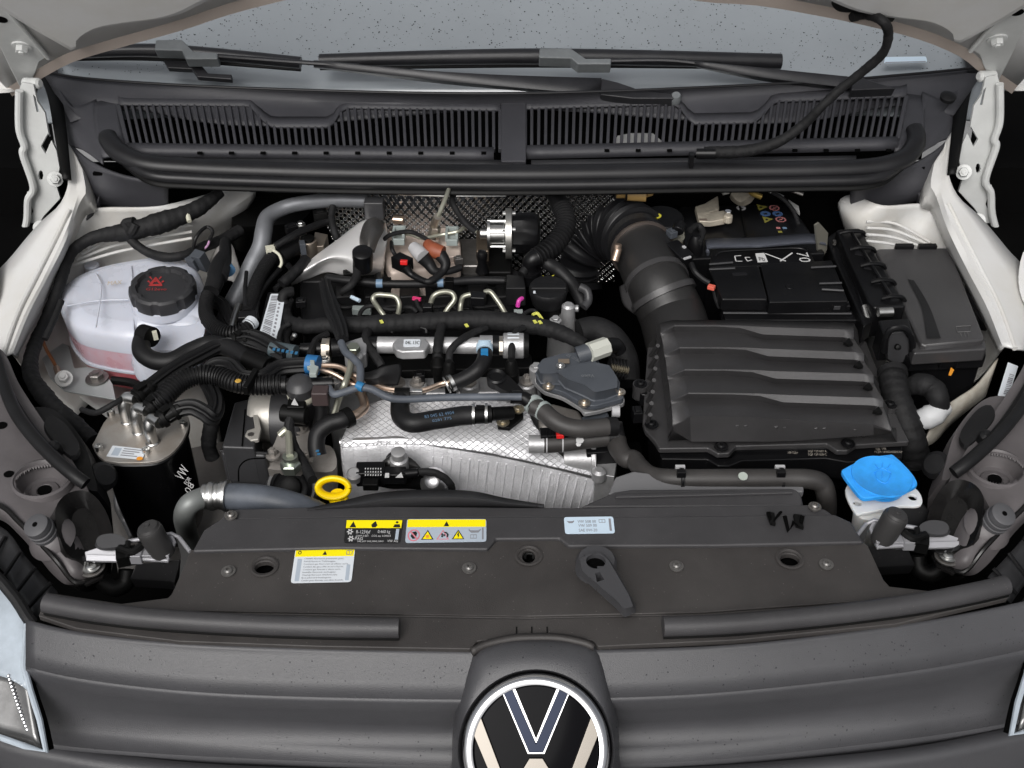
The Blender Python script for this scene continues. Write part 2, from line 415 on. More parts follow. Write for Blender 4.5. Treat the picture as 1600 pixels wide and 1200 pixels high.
def scatter(geom, n, r0, r1, lift=0):
    V, F = geom; F = [f for f in F if len(f) == 4]; W = []
    for f in F: W.append(((V[f[1]]-V[f[0]]).cross(V[f[3]]-V[f[0]])).length)
    ov = []; of = []
    for f in random.choices(F, W, k=n):
        a, b = random.random(), random.random()
        p = V[f[0]].lerp(V[f[1]], a).lerp(V[f[3]].lerp(V[f[2]], a), b)
        N = ((V[f[1]]-V[f[0]]).cross(V[f[3]]-V[f[0]])).normalized()
        if N.z < 0: N = -N
        r = r0+(r1-r0)*random.random()**2; X = N.orthogonal().normalized(); Z = N.cross(X); o = len(ov)
        el = .7+.6*random.random()
        for k in range(7): t = 2*math.pi*k/7; ov.append(p+X*r*math.cos(t)*el+Z*r*math.sin(t)+N*(lift+.00003))
        for k in range(7): t = 2*math.pi*k/7; ov.append(p+(X*r*math.cos(t)*el+Z*r*math.sin(t))*.6+N*(lift+r*.42))
        ov.append(p+N*(lift+r*.5))
        for k in range(7): j = (k+1) % 7; of += [(o+k, o+j, o+7+j, o+7+k), (o+7+k, o+7+j, o+14)]
    return ov, of
class Sticker:
    def __init__(s, name, q, z, par=None, m=None, r=5, **tags):
        s.q = [Vector(p) for p in q]; s.z = z; s.acc = {}
        s.base = tuple([z[0]+.0006, *z[1:]]) if isinstance(z, tuple) else z+.0006
        s.o = build(name, g_round(q, s.base, .0005, r=r), m or STK, par, **tags)
    def px(s, u, v):
        a, b, c, d = s.q; return a.lerp(b, u).lerp(d.lerp(c, u), v)
    def add(s, m, g): s.acc.setdefault(m.name, []).append(g)
    def poly(s, m, uv, l=1, smooth=0):
        z = s.up(l); P = [H(*s.px(u, v), z) for u, v in uv]
        if smooth: P = cr(P, smooth, True)
        V, F = g_poly(P, nrm(s.z), .0001); s.add(m, (V, F))
    def up(s, l):
        k = .0002*l; b = s.base; return (b[0]+k, *b[1:]) if isinstance(b, tuple) else b+k
    def rect(s, m, u0, v0, u1, v1, l=1): s.poly(m, [(u0, v0), (u1, v0), (u1, v1), (u0, v1)], l)
    def tri(s, m, u, v, w, h, l=1): s.poly(m, [(u-w/2, v+h/2), (u+w/2, v+h/2), (u, v-h/2)], l)
    def ell(s, m, u, v, w, h, l=1): s.poly(m, [(u+w/2*math.cos(t*math.pi/8), v+h/2*math.sin(t*math.pi/8)) for t in range(16)], l)
    def text(s, m, t, u0, u1, v, h, l=1.5):
        a = s.px(u0, v); b = s.px(u1, v); hp = (s.px(u0, v-h)-a).length
        s.add(m, g_text(t, tuple(a), tuple(b), s.up(l), hp, 0))
    def bars(s, m, u0, v0, u1, v1, n, l=1):
        v = v0; st = (v1-v0)/n
        for i in range(n):
            k = random.choice((.3, .45, .7)); s.rect(m, u0, v0+i*st, u1, v0+i*st+st*k, l)
    def done(s):
        for k, g in s.acc.items(): build('print', g, MATS[k], s.o, flat=True)
        return s.o
# ================================================================ SETTING
build('ground', g_grid([[Vector((-60, -60, -.95)), Vector((60, -60, -.95))], [Vector((-60, 60, -.95)), Vector((60, 60, -.95))]]), ASPH, kind='structure')
# dark well of the engine bay: floor and side walls
bay = T('engine_bay_well', 'dark floor and side walls deep down in the engine bay', 'bay tub', (800, 600, -.5))
build('floor', g_box(Vector((0, .42, -.42)), 1.7, 1.3, .02), VOID, bay)
build('side_wall', g_box(Vector((-.85, .42, -.06)), .02, 1.3, .36), VOID, bay)
build('side_wall', g_box(Vector((.85, .42, -.06)), .02, 1.3, .36), VOID, bay)
build('front_wall', g_box(Vector((0, -.02, -.06)), 1.3, .012, .34), VOID, bay)
build('bulkhead', g_box(Vector((0, .80, .05)), 1.66, .02, .46), VOID, bay)

# ================================================================ WINDSCREEN
PC = (.10-.28*.70, .28, 0)                       # cowl plane
WS = (.155-.577*.914, .577, 0)                   # windscreen plane
ws = T('windscreen', 'grey blue windscreen speckled with rain above the wipers', 'windscreen', H(800, 105, WS))
def wsx(px, py): return H(px, py, WS)
A = wsx(60, 112); B = wsx(1545, 108)
def wpt(u, s): # u across, s metres up the glass ; slight curvature
    p = A.lerp(B, u); return Vector((p.x, p.y+s*.866-.05*(2*u-1)**2+.05, p.z+s*.5-.01))
gw = g_grid([[wpt(i/24, s) for i in range(25)] for s in [k*.06-.085 for k in range(16)]])
build('glass', gw, WIND, ws, solid=-.005)
dr = g_grid([[wpt(i/24, s) for i in range(25)] for s in [k*.02 for k in range(9)]])
build('raindrops', scatter(dr, 2200, .0004, .0012, .0006), DROP, ws, kind='stuff', flat=True)
fr = g_loft([[(30, 118, .17), (80, 100, .175), (88, 70, .19)], [(60, 122, .17), (92, 114, .172), (110, 78, .19)]], 8)
for s in (0, 1):
    X = -.70 if s == 0 else .70
    q = [(72, 118), (92, 118), (80, 78), (62, 60)] if s == 0 else [(1512, 112), (1528, 112), (1545, 60), (1506, 80)]
    build('frit_border', g_slab(q, (WS[0]+.004, WS[1], 0), .003), WBORD, ws)
lw = Sticker('window_slot_mark', [(1383, 89), (1447, 88), (1449, 97), (1381, 99)], (WS[0]+.006, WS[1], 0), ws, m=STKB, r=3)
lw.rect(INKG, .03, .8, .97, .95); lw.done()
# scuttle strip between glass and cowl
# ================================================================ COWL PANEL with two slotted grilles
cw = T('windscreen_cowl', 'long dark grey cowl panel with two slotted air grilles below the windscreen', 'cowl panel', H(800, 160, PC))
topL = [(70, 112), (150, 128), (400, 141), (600, 146), (790, 148)]; topR = [(790, 148), (1000, 146), (1230, 130), (1400, 118), (1530, 108)]
def slot_top_L(x):   # px row of slot tops for the left grille
    pts = [(170, 163), (395, 165), (404, 184), (425, 198), (518, 198), (528, 180), (536, 168), (790, 172)]
    for a, b in zip(pts, pts[1:]):
        if x <= b[0]: return a[1]+(b[1]-a[1])*max(0, (x-a[0]))/(b[0]-a[0])
    return pts[-1][1]
def slot_top_R(x):
    pts = [(800, 170), (930, 166), (1058, 162), (1068, 175), (1080, 193), (1180, 191), (1195, 178), (1210, 158), (1420, 150)]
    for a, b in zip(pts, pts[1:]):
        if x <= b[0]: return a[1]+(b[1]-a[1])*max(0, (x-a[0]))/(b[0]-a[0])
    return pts[-1][1]
PCb = (PC[0]+.004, PC[1], 0)      # raised grille surface
# upper apron (glass edge to raised grille edge), smooth
build('apron', g_loft([[(62, 110, .158), (150, 124, .158), (400, 138, .158), (800, 146, .160), (1230, 130, .158), (1420, 116, .158), (1542, 104, .158)],
                       [(75, 128, .148), (150, 152, .142), (400, 158, .140), (800, 160, .142), (1200, 150, .142), (1400, 140, .142), (1530, 122, .148)],
                       [(110, 190, .122), (200, 172, .128), (400, 196, .122), (800, 172, .128), (1200, 192, .122), (1400, 165, .128), (1490, 180, .122)]], 60, 3), COWL, cw, solid=.003)
build('screen_edge_strip', g_tube([(62, 110, .162), (150, 124, .162), (400, 138, .162), (800, 146, .163), (1230, 130, .162), (1420, 116, .162), (1542, 104, .162)], .0022, n=8), RUBS, cw)
def rimband(name, up, lo, par):
    build(name, g_grid([[H(*p, (PC[0]+.0005, PC[1], 0)) for p in [(x, y-7) for x, y in up]], [H(*p, PCb) for p in up], [H(*p, PCb) for p in lo]]), COWL, par, solid=.004, ang=60)
def grille(x0, x1, n, ftop, x0b, x1b, yb0, yb1, par):
    """frame pieces plus one slat between each two slots; slots run front to back"""
    w = (x1-x0)/n
    xs = [x0+i*w for i in range(n+1)]
    def bx(i): return x0b+(x1b-x0b)*i/n
    def by(i): return yb0+(yb1-yb0)*i/n
    rimband('grille_rim', [(x, ftop(x)-9-(3 if i in (0, n) else 0)) for i, x in enumerate(xs)], [(x, ftop(x)) for x in xs], par)
    for i in range(n+1):
        xt, yt, xb_, yb_ = xs[i], ftop(xs[i]), bx(i), by(i)
        hw = 2.45 if 0 < i < n else 3.5
        a = (xt-hw, yt-2); b = (xt+hw, yt-2); c = (xb_+hw, yb_+2); d = (xb_-hw, yb_+2)
        if yt > 175 and yb_-yt < 50:                       # short slots start lower on the same line
            k = (yt-163)/(yb_-163); xt2 = xt+(xb_-xt)*k; a = (xt2-hw, yt-2); b = (xt2+hw, yt-2)
        P = [H(*q, PCb) for q in (a, b, c, d)]
        V, F = g_poly(P, nrm(PC), .009)
        build('slat', (V, F), COWL, par, bev=.0012, seg=2)
    # bottom sill of the grille
    lo = [(bx(i), by(i)) for i in range(0, n+1, 3)]
    build('grille_sill', g_grid([[H(x, y, PCb) for x, y in lo], [H(x, y+10, PCb) for x, y in lo], [H(x, y+22, (PC[0]-.006, PC[1], 0)) for x, y in lo]]), COWL, par, solid=.004, ang=60)
gl = cw
grille(184, 782, 55, slot_top_L, 199, 782, 223, 230, cw)
grille(820, 1417, 54, slot_top_R, 820, 1403, 227, 213, cw)
# end blocks and middle block
build('end_plate', g_loft([[(148, 160, .138), (184, 150, .140)], [(148, 200, .122), (190, 200, .122)], [(160, 245, .105), (205, 240, .107)]], 8, 3), COWL, cw, solid=.004)
build('end_plate', g_loft([[(1414, 146, .140), (1446, 150, .138)], [(1408, 195, .122), (1445, 195, .122)], [(1398, 235, .107), (1442, 235, .105)]], 8, 3), COWL, cw, solid=.004)
build('joint_strip', g_slab([(783, 160), (822, 160), (822, 252), (783, 252)], (PC[0]+.006, PC[1], 0), .008), COWL, cw, bev=.0015)
for (x0, x1) in ((183, 786), (818, 1418)):
    for k in range(10):
        x = x0+130+(x1-x0-160)*k/9; build('drain_slot', g_box(H(x, 243-(4 if x > 900 else 0), PC)+Vector((0, 0, .0055)), .007, .004, .003), VOID, cw)
    build('ledge', g_loft([[(x0+90, 247, .106), (800, 250, .104)] if x0 < 500 else [(830, 250, .104), (x1-80, 243, .106)], [(x0+90, 256, .104), (800, 262, .101)] if x0 < 500 else [(830, 262, .101), (x1-80, 254, .104)]], 12, smooth=False), ALTB, cw, solid=.004)
build('under_tray', g_loft([[(150, 165, .095), (800, 172, .095), (1450, 160, .095)], [(160, 250, .04), (800, 262, .04), (1440, 248, .04)]], 20), VOID, cw, solid=.003)
# bright bracket seen through the right grille slots
build('inner_bracket', g_slab([(958, 226), (965, 212), (985, 208), (1020, 208), (1036, 222), (1030, 232), (965, 232)], .085, .006), WHITE, T('scuttle_bracket', 'white bracket seen through slots of the right cowl grille', 'bracket', (995, 220, .08)))

# side cheeks running down to the white wings
def cheek(f, name_lab):
    c = T('cowl_side_cover', name_lab, 'cover', toV(f(200, 250, .06)))
    G = lambda rows: [[f(*p) for p in r] for r in rows]
    build('side_shell', g_loft(G([[(78, 118, .15), (108, 165, .135), (150, 155, .14)],
                                  [(92, 150, .135), (125, 190, .12), (152, 188, .125)],
                                  [(100, 200, .11), (125, 215, .11), (160, 212, .115)],
                                  [(108, 226, .10), (130, 235, .10), (160, 256, .10)]]), 16, 4), COWL, c, solid=.004)
    build('lower_skirt', g_loft(G([[(104, 222, .10), (135, 248, .098), (190, 275, .09), (262, 288, .085)],
                                   [(118, 275, .065), (150, 300, .06), (200, 305, .055), (262, 310, .055)],
                                   [(130, 345, .02), (155, 322, .03), (200, 332, .02), (262, 338, .02)]]), 20, 4), COWL, c, solid=.004)
    build('rib', g_poly([toV(f(*p)) for p in ((155, 305, .055), (150, 318, .045), (128, 348, .02), (138, 352, .012), (158, 326, .03))], Vector((0, .6, .8)), .006), COWL, c)
    build('slot_recess', g_box(toV(f(153, 269, .087)), .014, .006, .004), VOID, c)
idf = lambda x, y, z: H(x, y, z)
mir = lambda x, y, z: H(1590-x, y-9, z)
cheek(idf, 'dark plastic side cover of the cowl on the left above the white wing')
cheek(mir, 'dark plastic side cover of the cowl on the right beside the fuse box')
build('plug', g_lathe((1480, 155, .15), (0, -.3, 1), [(0, .011), (.006, .012), (.009, .006)]), RUB, label='round black rubber plug on the right end of the cowl', cat='plug')

# ================================================================ WIPERS
def wsr(x, y, h): return H(x, y, (WS[0]+h*1.155, WS[1], 0))
wl = T('windscreen_wiper', 'left windscreen wiper with its arm crossing towards the middle', 'wiper', wsr(700, 110, .02), 'windscreen wipers')
build('blade', [g_tube([wsr(92, 84, .02), wsr(250, 79, .03), wsr(470, 98, .025)], [.0095, .0115, .010], n=12, flat=.9)], WIPER, wl)
build('rubber_lip', g_tube([wsr(92, 92, .006), wsr(250, 92, .006), wsr(470, 108, .006)], .004, n=8), RUB, wl)
build('blade_connector', [g_poly([wsr(*p, .048) for p in ((243, 62), (284, 61), (302, 80), (340, 82), (340, 92), (290, 92), (284, 79), (241, 78))], nrm(WS), .02)], WIPERG, wl, bev=.002)
build('arm', [g_tube([wsr(335, 87, .042), wsr(480, 98, .045), wsr(560, 103, .045)], .0042, n=8, flat=.8), g_loft([[wsr(490, 95, .05), wsr(700, 113, .055), wsr(940, 122, .045)], [wsr(490, 104, .042), wsr(700, 127, .045), wsr(938, 148, .035)], [wsr(490, 106, .03), wsr(700, 132, .03), wsr(935, 152, .02)]], 12)], WIPER, wl, solid=.003)
build('arm_head', g_poly([wsr(*p, .045) for p in ((940, 122), (965, 128), (1000, 140), (1060, 148), (1062, 154), (990, 154), (938, 148))], nrm(WS), .02), WIPER, wl, bev=.002)
build('pivot_nut', g_lathe(wsr(1056, 152, .04), nrm(WS), [(-.01, .008), (.0, .009), (.006, .006)]), WIPERG, wl)
wr = T('windscreen_wiper', 'right windscreen wiper whose arm runs down to the cowl corner', 'wiper', wsr(1100, 100, .02), 'windscreen wipers')
build('blade', g_tube([wsr(500, 95, .012), wsr(840, 88, .03), wsr(1220, 96, .02)], [.011, .0128, .0125], n=12, flat=.95), WIPER, wr)
build('rubber_lip', g_tube([wsr(500, 106, .006), wsr(840, 102, .006), wsr(1215, 105, .006)], .004, n=8), RUB, wr)
build('blade_connector', [g_poly([wsr(*p, .05) for p in ((843, 75), (892, 75), (915, 91), (955, 91), (955, 100), (903, 100), (892, 91), (842, 90))], nrm(WS), .022)], WIPERG, wr, bev=.002)
build('arm', [g_tube([wsr(945, 95, .042), wsr(1040, 94, .045), wsr(1100, 100, .045)], .0042, n=8, flat=.8), g_loft([[wsr(1085, 97, .05), wsr(1200, 107, .052), wsr(1330, 120, .045)], [wsr(1085, 104, .042), wsr(1200, 122, .042), wsr(1335, 138, .035)], [wsr(1090, 106, .03), wsr(1200, 128, .03), wsr(1335, 142, .02)]], 12)], WIPER, wr, solid=.003)
build('arm_head', g_poly([wsr(*p, .045) for p in ((1335, 118), (1360, 125), (1400, 138), (1330, 141))], nrm(WS), .02), WIPER, wr, bev=.002)
build('lower_link', g_poly([wsr(*p, .02) for p in ((255, 94), (310, 96), (325, 114), (362, 116), (362, 124), (308, 120), (300, 108), (262, 106))], nrm(WS), .01), WIPER, wl, bev=.0015)

# ================================================================ BONNET (open, overhead) and hinges
HB = (.20+1.19*.80, -1.19, 0)
edge = [(20, 142), (76, 108), (120, 86), (200, 62), (285, 38), (350, 16), (400, 2), (470, -14), (620, -34), (830, -45), (1000, -30), (1090, -8), (1175, -2), (1240, 8), (1350, 30), (1440, 54), (1500, 80), (1528, 102), (1580, 138)]
Eg = [H(x, y, HB) for x, y in edge]
lip = [Vector((p.x*1.0, .80-.60, .20+.714)) for p in Eg]; k0 = Vector((0, 0, 0))
bn = T('bonnet', 'underside of the raised white bonnet in the top corners', 'bonnet', Eg[0])
rows = [Eg]
for k in range(1, 9): rows.append([a.lerp(b, k/8) for a, b in zip(Eg, lip)])
build('inner_panel', g_loft(rows, 60), WHITE, bn, solid=.006)
outer = [[p+Vector((0, .012+.012*k/8, .035)) for p in r] for k, r in enumerate(rows)]
build('outer_skin', g_loft(outer, 60), WHITE, bn, solid=.002)
Es = resample(cr(Eg, 8), 60); Nb = -nrm(HB); Ei = [p+(lip[0]-Eg[0]).normalized()*0+Vector((0, -.013, .0155)) for p in Es]
build('rear_edge_flange', [g_grid([[p+Nb*.004+Vector((0, .003, -.003)) for p in Es], [p+Nb*.009 for p in Es], [p+Nb*.006 for p in Ei], [p+Nb*-.002 for p in Ei]])], mat('bonnet_edge_sealer', (.42, .36, .32), .5), bn)
# pressed frame relief on the inner panel
for q in ([(112, 62), (118, 50), (150, 28), (200, 18), (270, 8), (320, -14), (360, -60), (0, -200), (-60, -60)],
          [(1500, 50), (1490, 38), (1455, 18), (1400, 10), (1340, 0), (1290, -20), (1240, -60), (1600, -200), (1660, -60)]):
    P = resample(cr([H(x, y, HB) for x, y in q], 6, True), 60, True); N = nrm(HB)
    c = sum(P, Vector())/60
    def off(s, h): return [c+(p-c)*s-N*h for p in P]
    build('pressed_rib', g_stack([off(.90, .022), off(.96, .020), off(1.0, .010), off(1.02, -.001)], 60, smooth=False), WHITE, bn)
for x, y in ((51, 40), (1543, 30)): build('plug', g_lathe(H(x, y, HB)-nrm(HB)*.001, -nrm(HB), [(0, .0075), (.002, .007), (.0035, .003)]), WHITE, bn)

HNG = mat('white_hinge_paint', (.55, .56, .55), .35, spots=.15, sc2=20)
def hinge(f, lab, base, fh):
    h = T('hinge', lab, 'hinge', base, parent=bn)
    Yh = lambda x, y, dep=.0: f(x, y, dep)
    # bonnet arm strip
    P = [fh(x, y) for x, y in ((-60, -60), (-10, -14), (30, 34), (76, 88), (62, 97), (55, 116), (45, 134), (31, 137), (14, 104), (-2, 70), (-50, -10))]
    arm = build('bonnet_arm', g_poly(P, -nrm(HB), .006), HNG, h, bev=.0018)
    build('arm_lip', g_tube([p-nrm(HB)*.003 for p in P[1:4]], .0032, n=8), HNG, h)
    build('oval_hole', g_lathe(fh(2, 30)-nrm(HB)*.0004, -nrm(HB), [(0, .008), (.0005, .008)], n=18), VOID, h)
    bolt(h, fh(34, 72), 0, 0, r=.0085, m=HNG, ax=-nrm(HB))
    # upright plate, wavy outline
    P = [f(x, y, .76) for x, y in ((30, 140), (34, 128), (52, 132), (58, 158), (70, 176), (76, 210), (88, 235), (93, 262), (88, 290), (94, 310), (68, 338), (60, 352), (44, 382), (28, 380), (45, 345), (52, 330), (42, 300), (50, 300), (52, 285), (36, 240), (40, 225), (32, 200), (30, 170))]
    pl = build('upright_plate', g_poly(P, Vector((0, -1, .3)).normalized(), .005), HNG, h, bev=.0015)
    rim = [f(x, y, .752) for x, y in ((30, 142), (30, 200), (38, 228), (36, 242), (52, 292), (44, 312), (42, 345), (34, 375))]
    build('rolled_edge', g_tube(rim, .0055, n=10), HNG, h)
    def holepts(q): return g_poly([f(x, y, .745) for x, y in q], Vector((0, -1, .3)).normalized(), -.03) if False else g_poly([f(x, y, .74) for x, y in q], Vector((0, -1, .3)).normalized(), .05)
    cut(pl, [holepts(((55, 232), (66, 212), (72, 222), (62, 244))), holepts(((42, 150), (46, 154), (52, 178), (48, 178))), holepts([(55+4*math.cos(t*.785), 278+8*math.sin(t*.785)) for t in range(8)])])
    build('foot', g_poly([f(x, y, .73) for x, y in ((20, 380), (68, 368), (72, 372), (58, 378), (25, 390), (18, 388))], Vector((0, -.5, .8)).normalized(), .005), HNG, h, bev=.001)
    for x, y, yy, r in ((86, 280, .745, .009), (64, 356, .74, .009)):
        bolt(h, f(x, y, yy), 0, 0, r=r*.82, m=HNG, ax=(.35*SG[0], -.75, .4))
    build('pivot_pin', g_lathe(f(50, 130, .775), (SG[0], -.3, .1), [(-.012, .008), (.012, .008), (.015, .005)], n=14), HNG, h)
SG = [1]
hinge(lambda x, y, yy: Y(x, y, yy), 'white bonnet hinge with three bolts at the left edge', Y(50, 300, .76), lambda x, y: H(x, y, (HB[0]-.014, HB[1], 0)))
SG[0] = -1
hinge(lambda x, y, yy: Y(1592-x, y-11, yy), 'white bonnet hinge with three bolts at the right edge', Y(1540, 290, .76), lambda x, y: H(1592-x, y-11, (HB[0]-.014, HB[1], 0)))

# ================================================================ WHITE WINGS
def wing(f, lab, S):
    g = T('inner_wing', lab, 'inner wing', toV(f(100, 450, 0)))
    # top rail with raised lip
    build('rail', g_loft([[f(*p) for p in r] for r in (
        [(-30, 560, -.02), (-20, 450, .0), (18, 400, .02), (60, 350, .045), (96, 315, .07), (108, 270, .09), (100, 215, .11)],
        [(4, 556, .0), (28, 490, .012), (58, 430, .026), (86, 375, .045), (108, 330, .065), (120, 285, .08), (112, 232, .10)],
        [(20, 552, .0), (45, 490, .012), (76, 430, .026), (102, 378, .045), (124, 318, .067), (134, 300, .075), (128, 262, .09)],
        [(26, 560, -.02), (56, 500, -.01), (86, 440, .0), (108, 396, .01), (132, 340, .03), (150, 330, .04), (150, 300, .05)])], 40, 2), WHITE, g, solid=.003)
    build('rail_lip', g_tube([f(*p) for p in ((4, 554, .003), (28, 488, .015), (58, 428, .029), (86, 373, .048), (108, 328, .068))], .0035, n=8), WHITE, g)
    # inner wall and strut platform behind the tank
    build('strut_platform', g_loft([[f(*p) for p in r] for r in (
        [(18, 545, -.03), (60, 470, -.02), (88, 415, .0), (104, 380, .01), (132, 330, .035), (230, 325, .045), (300, 310, .04), (345, 296, .035)],
        [(34, 570, -.075), (80, 490, -.05), (115, 430, -.03), (150, 395, -.02), (200, 375, -.01), (260, 370, -.01), (330, 345, .01), (400, 300, .03)],
        [(60, 600, -.12), (110, 520, -.09), (150, 470, -.08), (200, 440, -.07), (250, 420, -.06), (300, 400, -.06), (345, 372, -.04), (372, 350, -.03)],
        [(120, 650, -.17), (170, 600, -.15), (220, 560, -.14), (260, 530, -.13), (300, 500, -.12), (330, 470, -.12), (350, 430, -.11), (352, 400, -.10)])], 44, 5), WHITEW, g, solid=.003)
    for k in range(4):
        build('panel_crease', g_tube([f(112+8*k, 415-9*k, -.012+.006*k), f(190, 392-11*k, .002+.004*k), f(300, 372-10*k, .012+.003*k)], .0022, n=8), WHITEW, g)
    build('front_floor', g_loft([[f(*p) for p in r] for r in (
        [(55, 520, -.11), (90, 590, -.15), (150, 640, -.16), (250, 700, -.22)], [(150, 540, -.15), (190, 600, -.16), (230, 650, -.17), (290, 700, -.22)], [(300, 520, -.19), (330, 600, -.2), (340, 660, -.22), (350, 720, -.25)])], 20, 4), WHITEW, g, solid=.003)
    return g
wing(idf, 'white inner wing and strut platform on the left behind the coolant tank', 1)
wing(lambda x, y, z: mir(x if x < 190 else 190+(x-190)*.42, y+(0 if x < 190 else (x-190)*.12), z), 'white inner wing and strut platform on the right behind the fuse box', -1)
# black voids outboard of the wings: liner panels
for s, q in ((0, [(-120, 130), (70, 128), (100, 330), (20, 400), (30, 470), (-120, 600)]), (1, [(1720, 120), (1535, 118), (1500, 320), (1560, 400), (1580, 470), (1720, 600)])):
    build('wheel_arch_liner', g_poly([H(x, y, -.03) for x, y in q], Vector((0, 0, 1)), .01), VOID, label='black void liner outboard of the %s bonnet hinge' % ('right' if s else 'left'), cat='liner')
# outer wings (fenders), in far corners
for s in (0, 1):
    fl = (lambda x, y, z: H(x, y, z)) if s == 0 else (lambda x, y, z: H(1590-x, y-6, z))
    build('outer_wing', g_loft([[fl(-160, 60, .22), fl(-60, 70, .20), (fl(-10, 76, .20)), fl(40, 100, .19)], [fl(-160, 128, .17), fl(-60, 134, .165), fl(0, 140, .165), fl(34, 136, .165)], [fl(-160, 134, .16), fl(-60, 139, .155), fl(0, 146, .155), fl(34, 142, .155)]], 12, 3), WHITE, solid=.003,
          label='white outer wing edge in the %s top corner behind the hinge' % ('right' if s else 'left'), cat='wing panel')
    build('wing_edge', g_stack([[fl(*p) for p in ((-60, 410, .03), (-16, 392, .035), (-2, 430, .02), (-6, 470, .01), (-26, 500, .0), (-60, 520, .0))], [fl(*p) for p in ((-60, 420, -.01), (-14, 404, -.005), (2, 436, -.01), (-2, 480, -.02), (-22, 510, -.03), (-60, 530, -.03))]], 24), WHITE,
          label='rounded white wing edge at the %s border beside the rail' % ('right' if s else 'left'), cat='wing panel')

for s in (0, 1):
    fs = (lambda x, y, z: H(x, y, z)) if s == 0 else (lambda x, y, z: H(1592-x, y-11, z))
    build('dark_gap_panel', g_loft([[fs(58, 110, .150), fs(74, 150, .138), fs(84, 205, .120), fs(94, 262, .10), fs(98, 282, .092)], [fs(80, 112, .146), fs(96, 152, .134), fs(104, 205, .116), fs(110, 262, .098), fs(112, 282, .09)]], 20, 2), PLD, solid=.004,
          label='black panel added for the dark gap between the cowl end and the %s hinge' % ('right' if s else 'left'), cat='gap filler')  # black sheet put in where the void beside the hinge looks dark
# bulkhead foil insulation and black moulding
ins = g_loft([[Y(485, 290, .70), Y(700, 288, .70), Y(850, 290, .70), Y(960, 294, .70)], [Y(500, 330, .69), Y(640, 330, .67), Y(800, 335, .69), Y(960, 320, .70)], [Y(520, 380, .69), Y(640, 370, .67), Y(800, 400, .68), Y(960, 380, .69)], [Y(520, 440, .69), Y(640, 440, .67), Y(800, 440, .68), Y(960, 440, .69)]], 40, 6)
ib = T('bulkhead_insulation', 'dimpled silver foil insulation on the bulkhead under the cowl seal', 'insulation', Y(720, 440, .69))
build('foil', ins, WEAVE, ib, solid=.004)
build('fold', g_tube([Y(615, 303, .665), Y(700, 306, .66), Y(790, 306, .665)], .0014, n=6), STEEL, ib)
build('black_pad', g_stack([[H(*p, .0) for p in ((360, 330), (362, 310), (400, 300), (480, 296), (492, 315), (470, 345), (420, 352), (372, 352))], [H(*p, -.06) for p in ((360, 365), (362, 350), (400, 340), (480, 336), (492, 355), (470, 385), (420, 392), (372, 392))]], 40), PLD, label='black moulded pad on the bulkhead left of the foil insulation', cat='pad')
# ================================================================ COWL WEATHER SEAL
sp = [(168, 212, .125), (172, 222, .122), (190, 240, .115), (230, 256, .108), (300, 262, .104), (400, 266, .102), (560, 270, .100), (830, 272, .099), (1100, 268, .100), (1260, 266, .102), (1360, 262, .104), (1408, 250, .110), (1428, 230, .117), (1432, 212, .123), (1428, 200, .128)]
def shf(dy, dz): return [(x+(dy*.35 if x < 240 else (-dy*.35 if x > 1380 else 0)), y+dy*(1 if 200 < x < 1400 else .6), z+dz) for x, y, z in sp]
se = T('bonnet_seal', 'long ribbed black rubber bonnet seal along the front edge of the cowl', 'rubber seal', (800, 290, .09))
build('main_bead', g_tube(sp, [.013, .015, .0150, .0150, .0150, .0150, .0150, .014, .012], n=24, seg=8, flat=.85), RUBS, se)
build('middle_rib', g_tube(shf(18, -.008)[1:-2], .0082, n=14), RUBS, se)
build('lower_lip', g_tube(shf(27, -.016)[2:-2], .0085, n=12, flat=.6), PLD, se)

# ================================================================ SLAM PANEL
sp_ = T('slam_panel', 'wide dark grey radiator cover panel above the grille', 'panel', (820, 900, -.01))
main = [(298, 859), (530, 854), (762, 856), (775, 840), (874, 839), (888, 851), (1120, 850), (1348, 845), (1356, 852), (1381, 906), (1390, 916), (1480, 926), (1560, 900), (1575, 934), (1400, 975), (1150, 1000), (935, 1010), (925, 1000), (835, 992), (745, 1002), (735, 1014), (500, 1010), (280, 1002), (120, 982), (60, 962), (72, 925), (190, 943), (262, 934), (268, 928)]
pm = build('front_plate', g_slab(main, 0.0, .007), SLAM, sp_, bev=.0018)
cuts = []
for x, y, rx, ry in ((413, 886, .0095, .008), (1234, 874, .0095, .008), (826, 869, .0065, .0085)): cuts.append(disc_cut(x, y, 0, rx, ry))
cuts.append(g_poly([H(x, y, .01) for x, y in ((288, 943), (830, 952), (1100, 946), (1362, 927), (1364, 931), (1100, 950), (830, 956), (288, 947))], Vector((0, 0, 1)), .013))
cut(pm, cuts)
for x, y in ((413, 886), (1234, 874), (826, 869)):
    build('hole_collar', g_lathe((x, y, 0), (0, 0, 1), [(-.004, .0105), (.0015, .0145), (.002, .0125), (.001, .0105), (-.004, .0098)], n=28, caps=False), SLAM, sp_)
for x, y in ((413, 886), (1234, 874), (826, 869)): build('hole_shade_disc', g_lathe((x, y, -.014), (0, 0, 1), [(0, .014), (.0005, .014)], n=20), VOID, sp_)  # black discs put in below the holes for the shade inside them
build('hook', g_tube([(820, 874, -.006), (822, 866, -.004), (832, 866, -.004), (834, 874, -.006)], .0018, n=8), PLD, sp_)
build('upper_band', g_slab([(300, 861), (318, 828), (345, 810), (560, 806), (1000, 806), (1304, 803), (1330, 815), (1350, 847), (1120, 852), (888, 853), (874, 841), (775, 842), (762, 858), (530, 856)], .004, .02), SLAM2, sp_, bev=.0025)
build('rear_band', g_slab([(346, 812), (350, 800), (372, 795), (560, 790), (900, 793), (1268, 788), (1290, 796), (1303, 805), (1000, 808), (560, 808)], .001, .02), SLAM2, sp_, bev=.002)
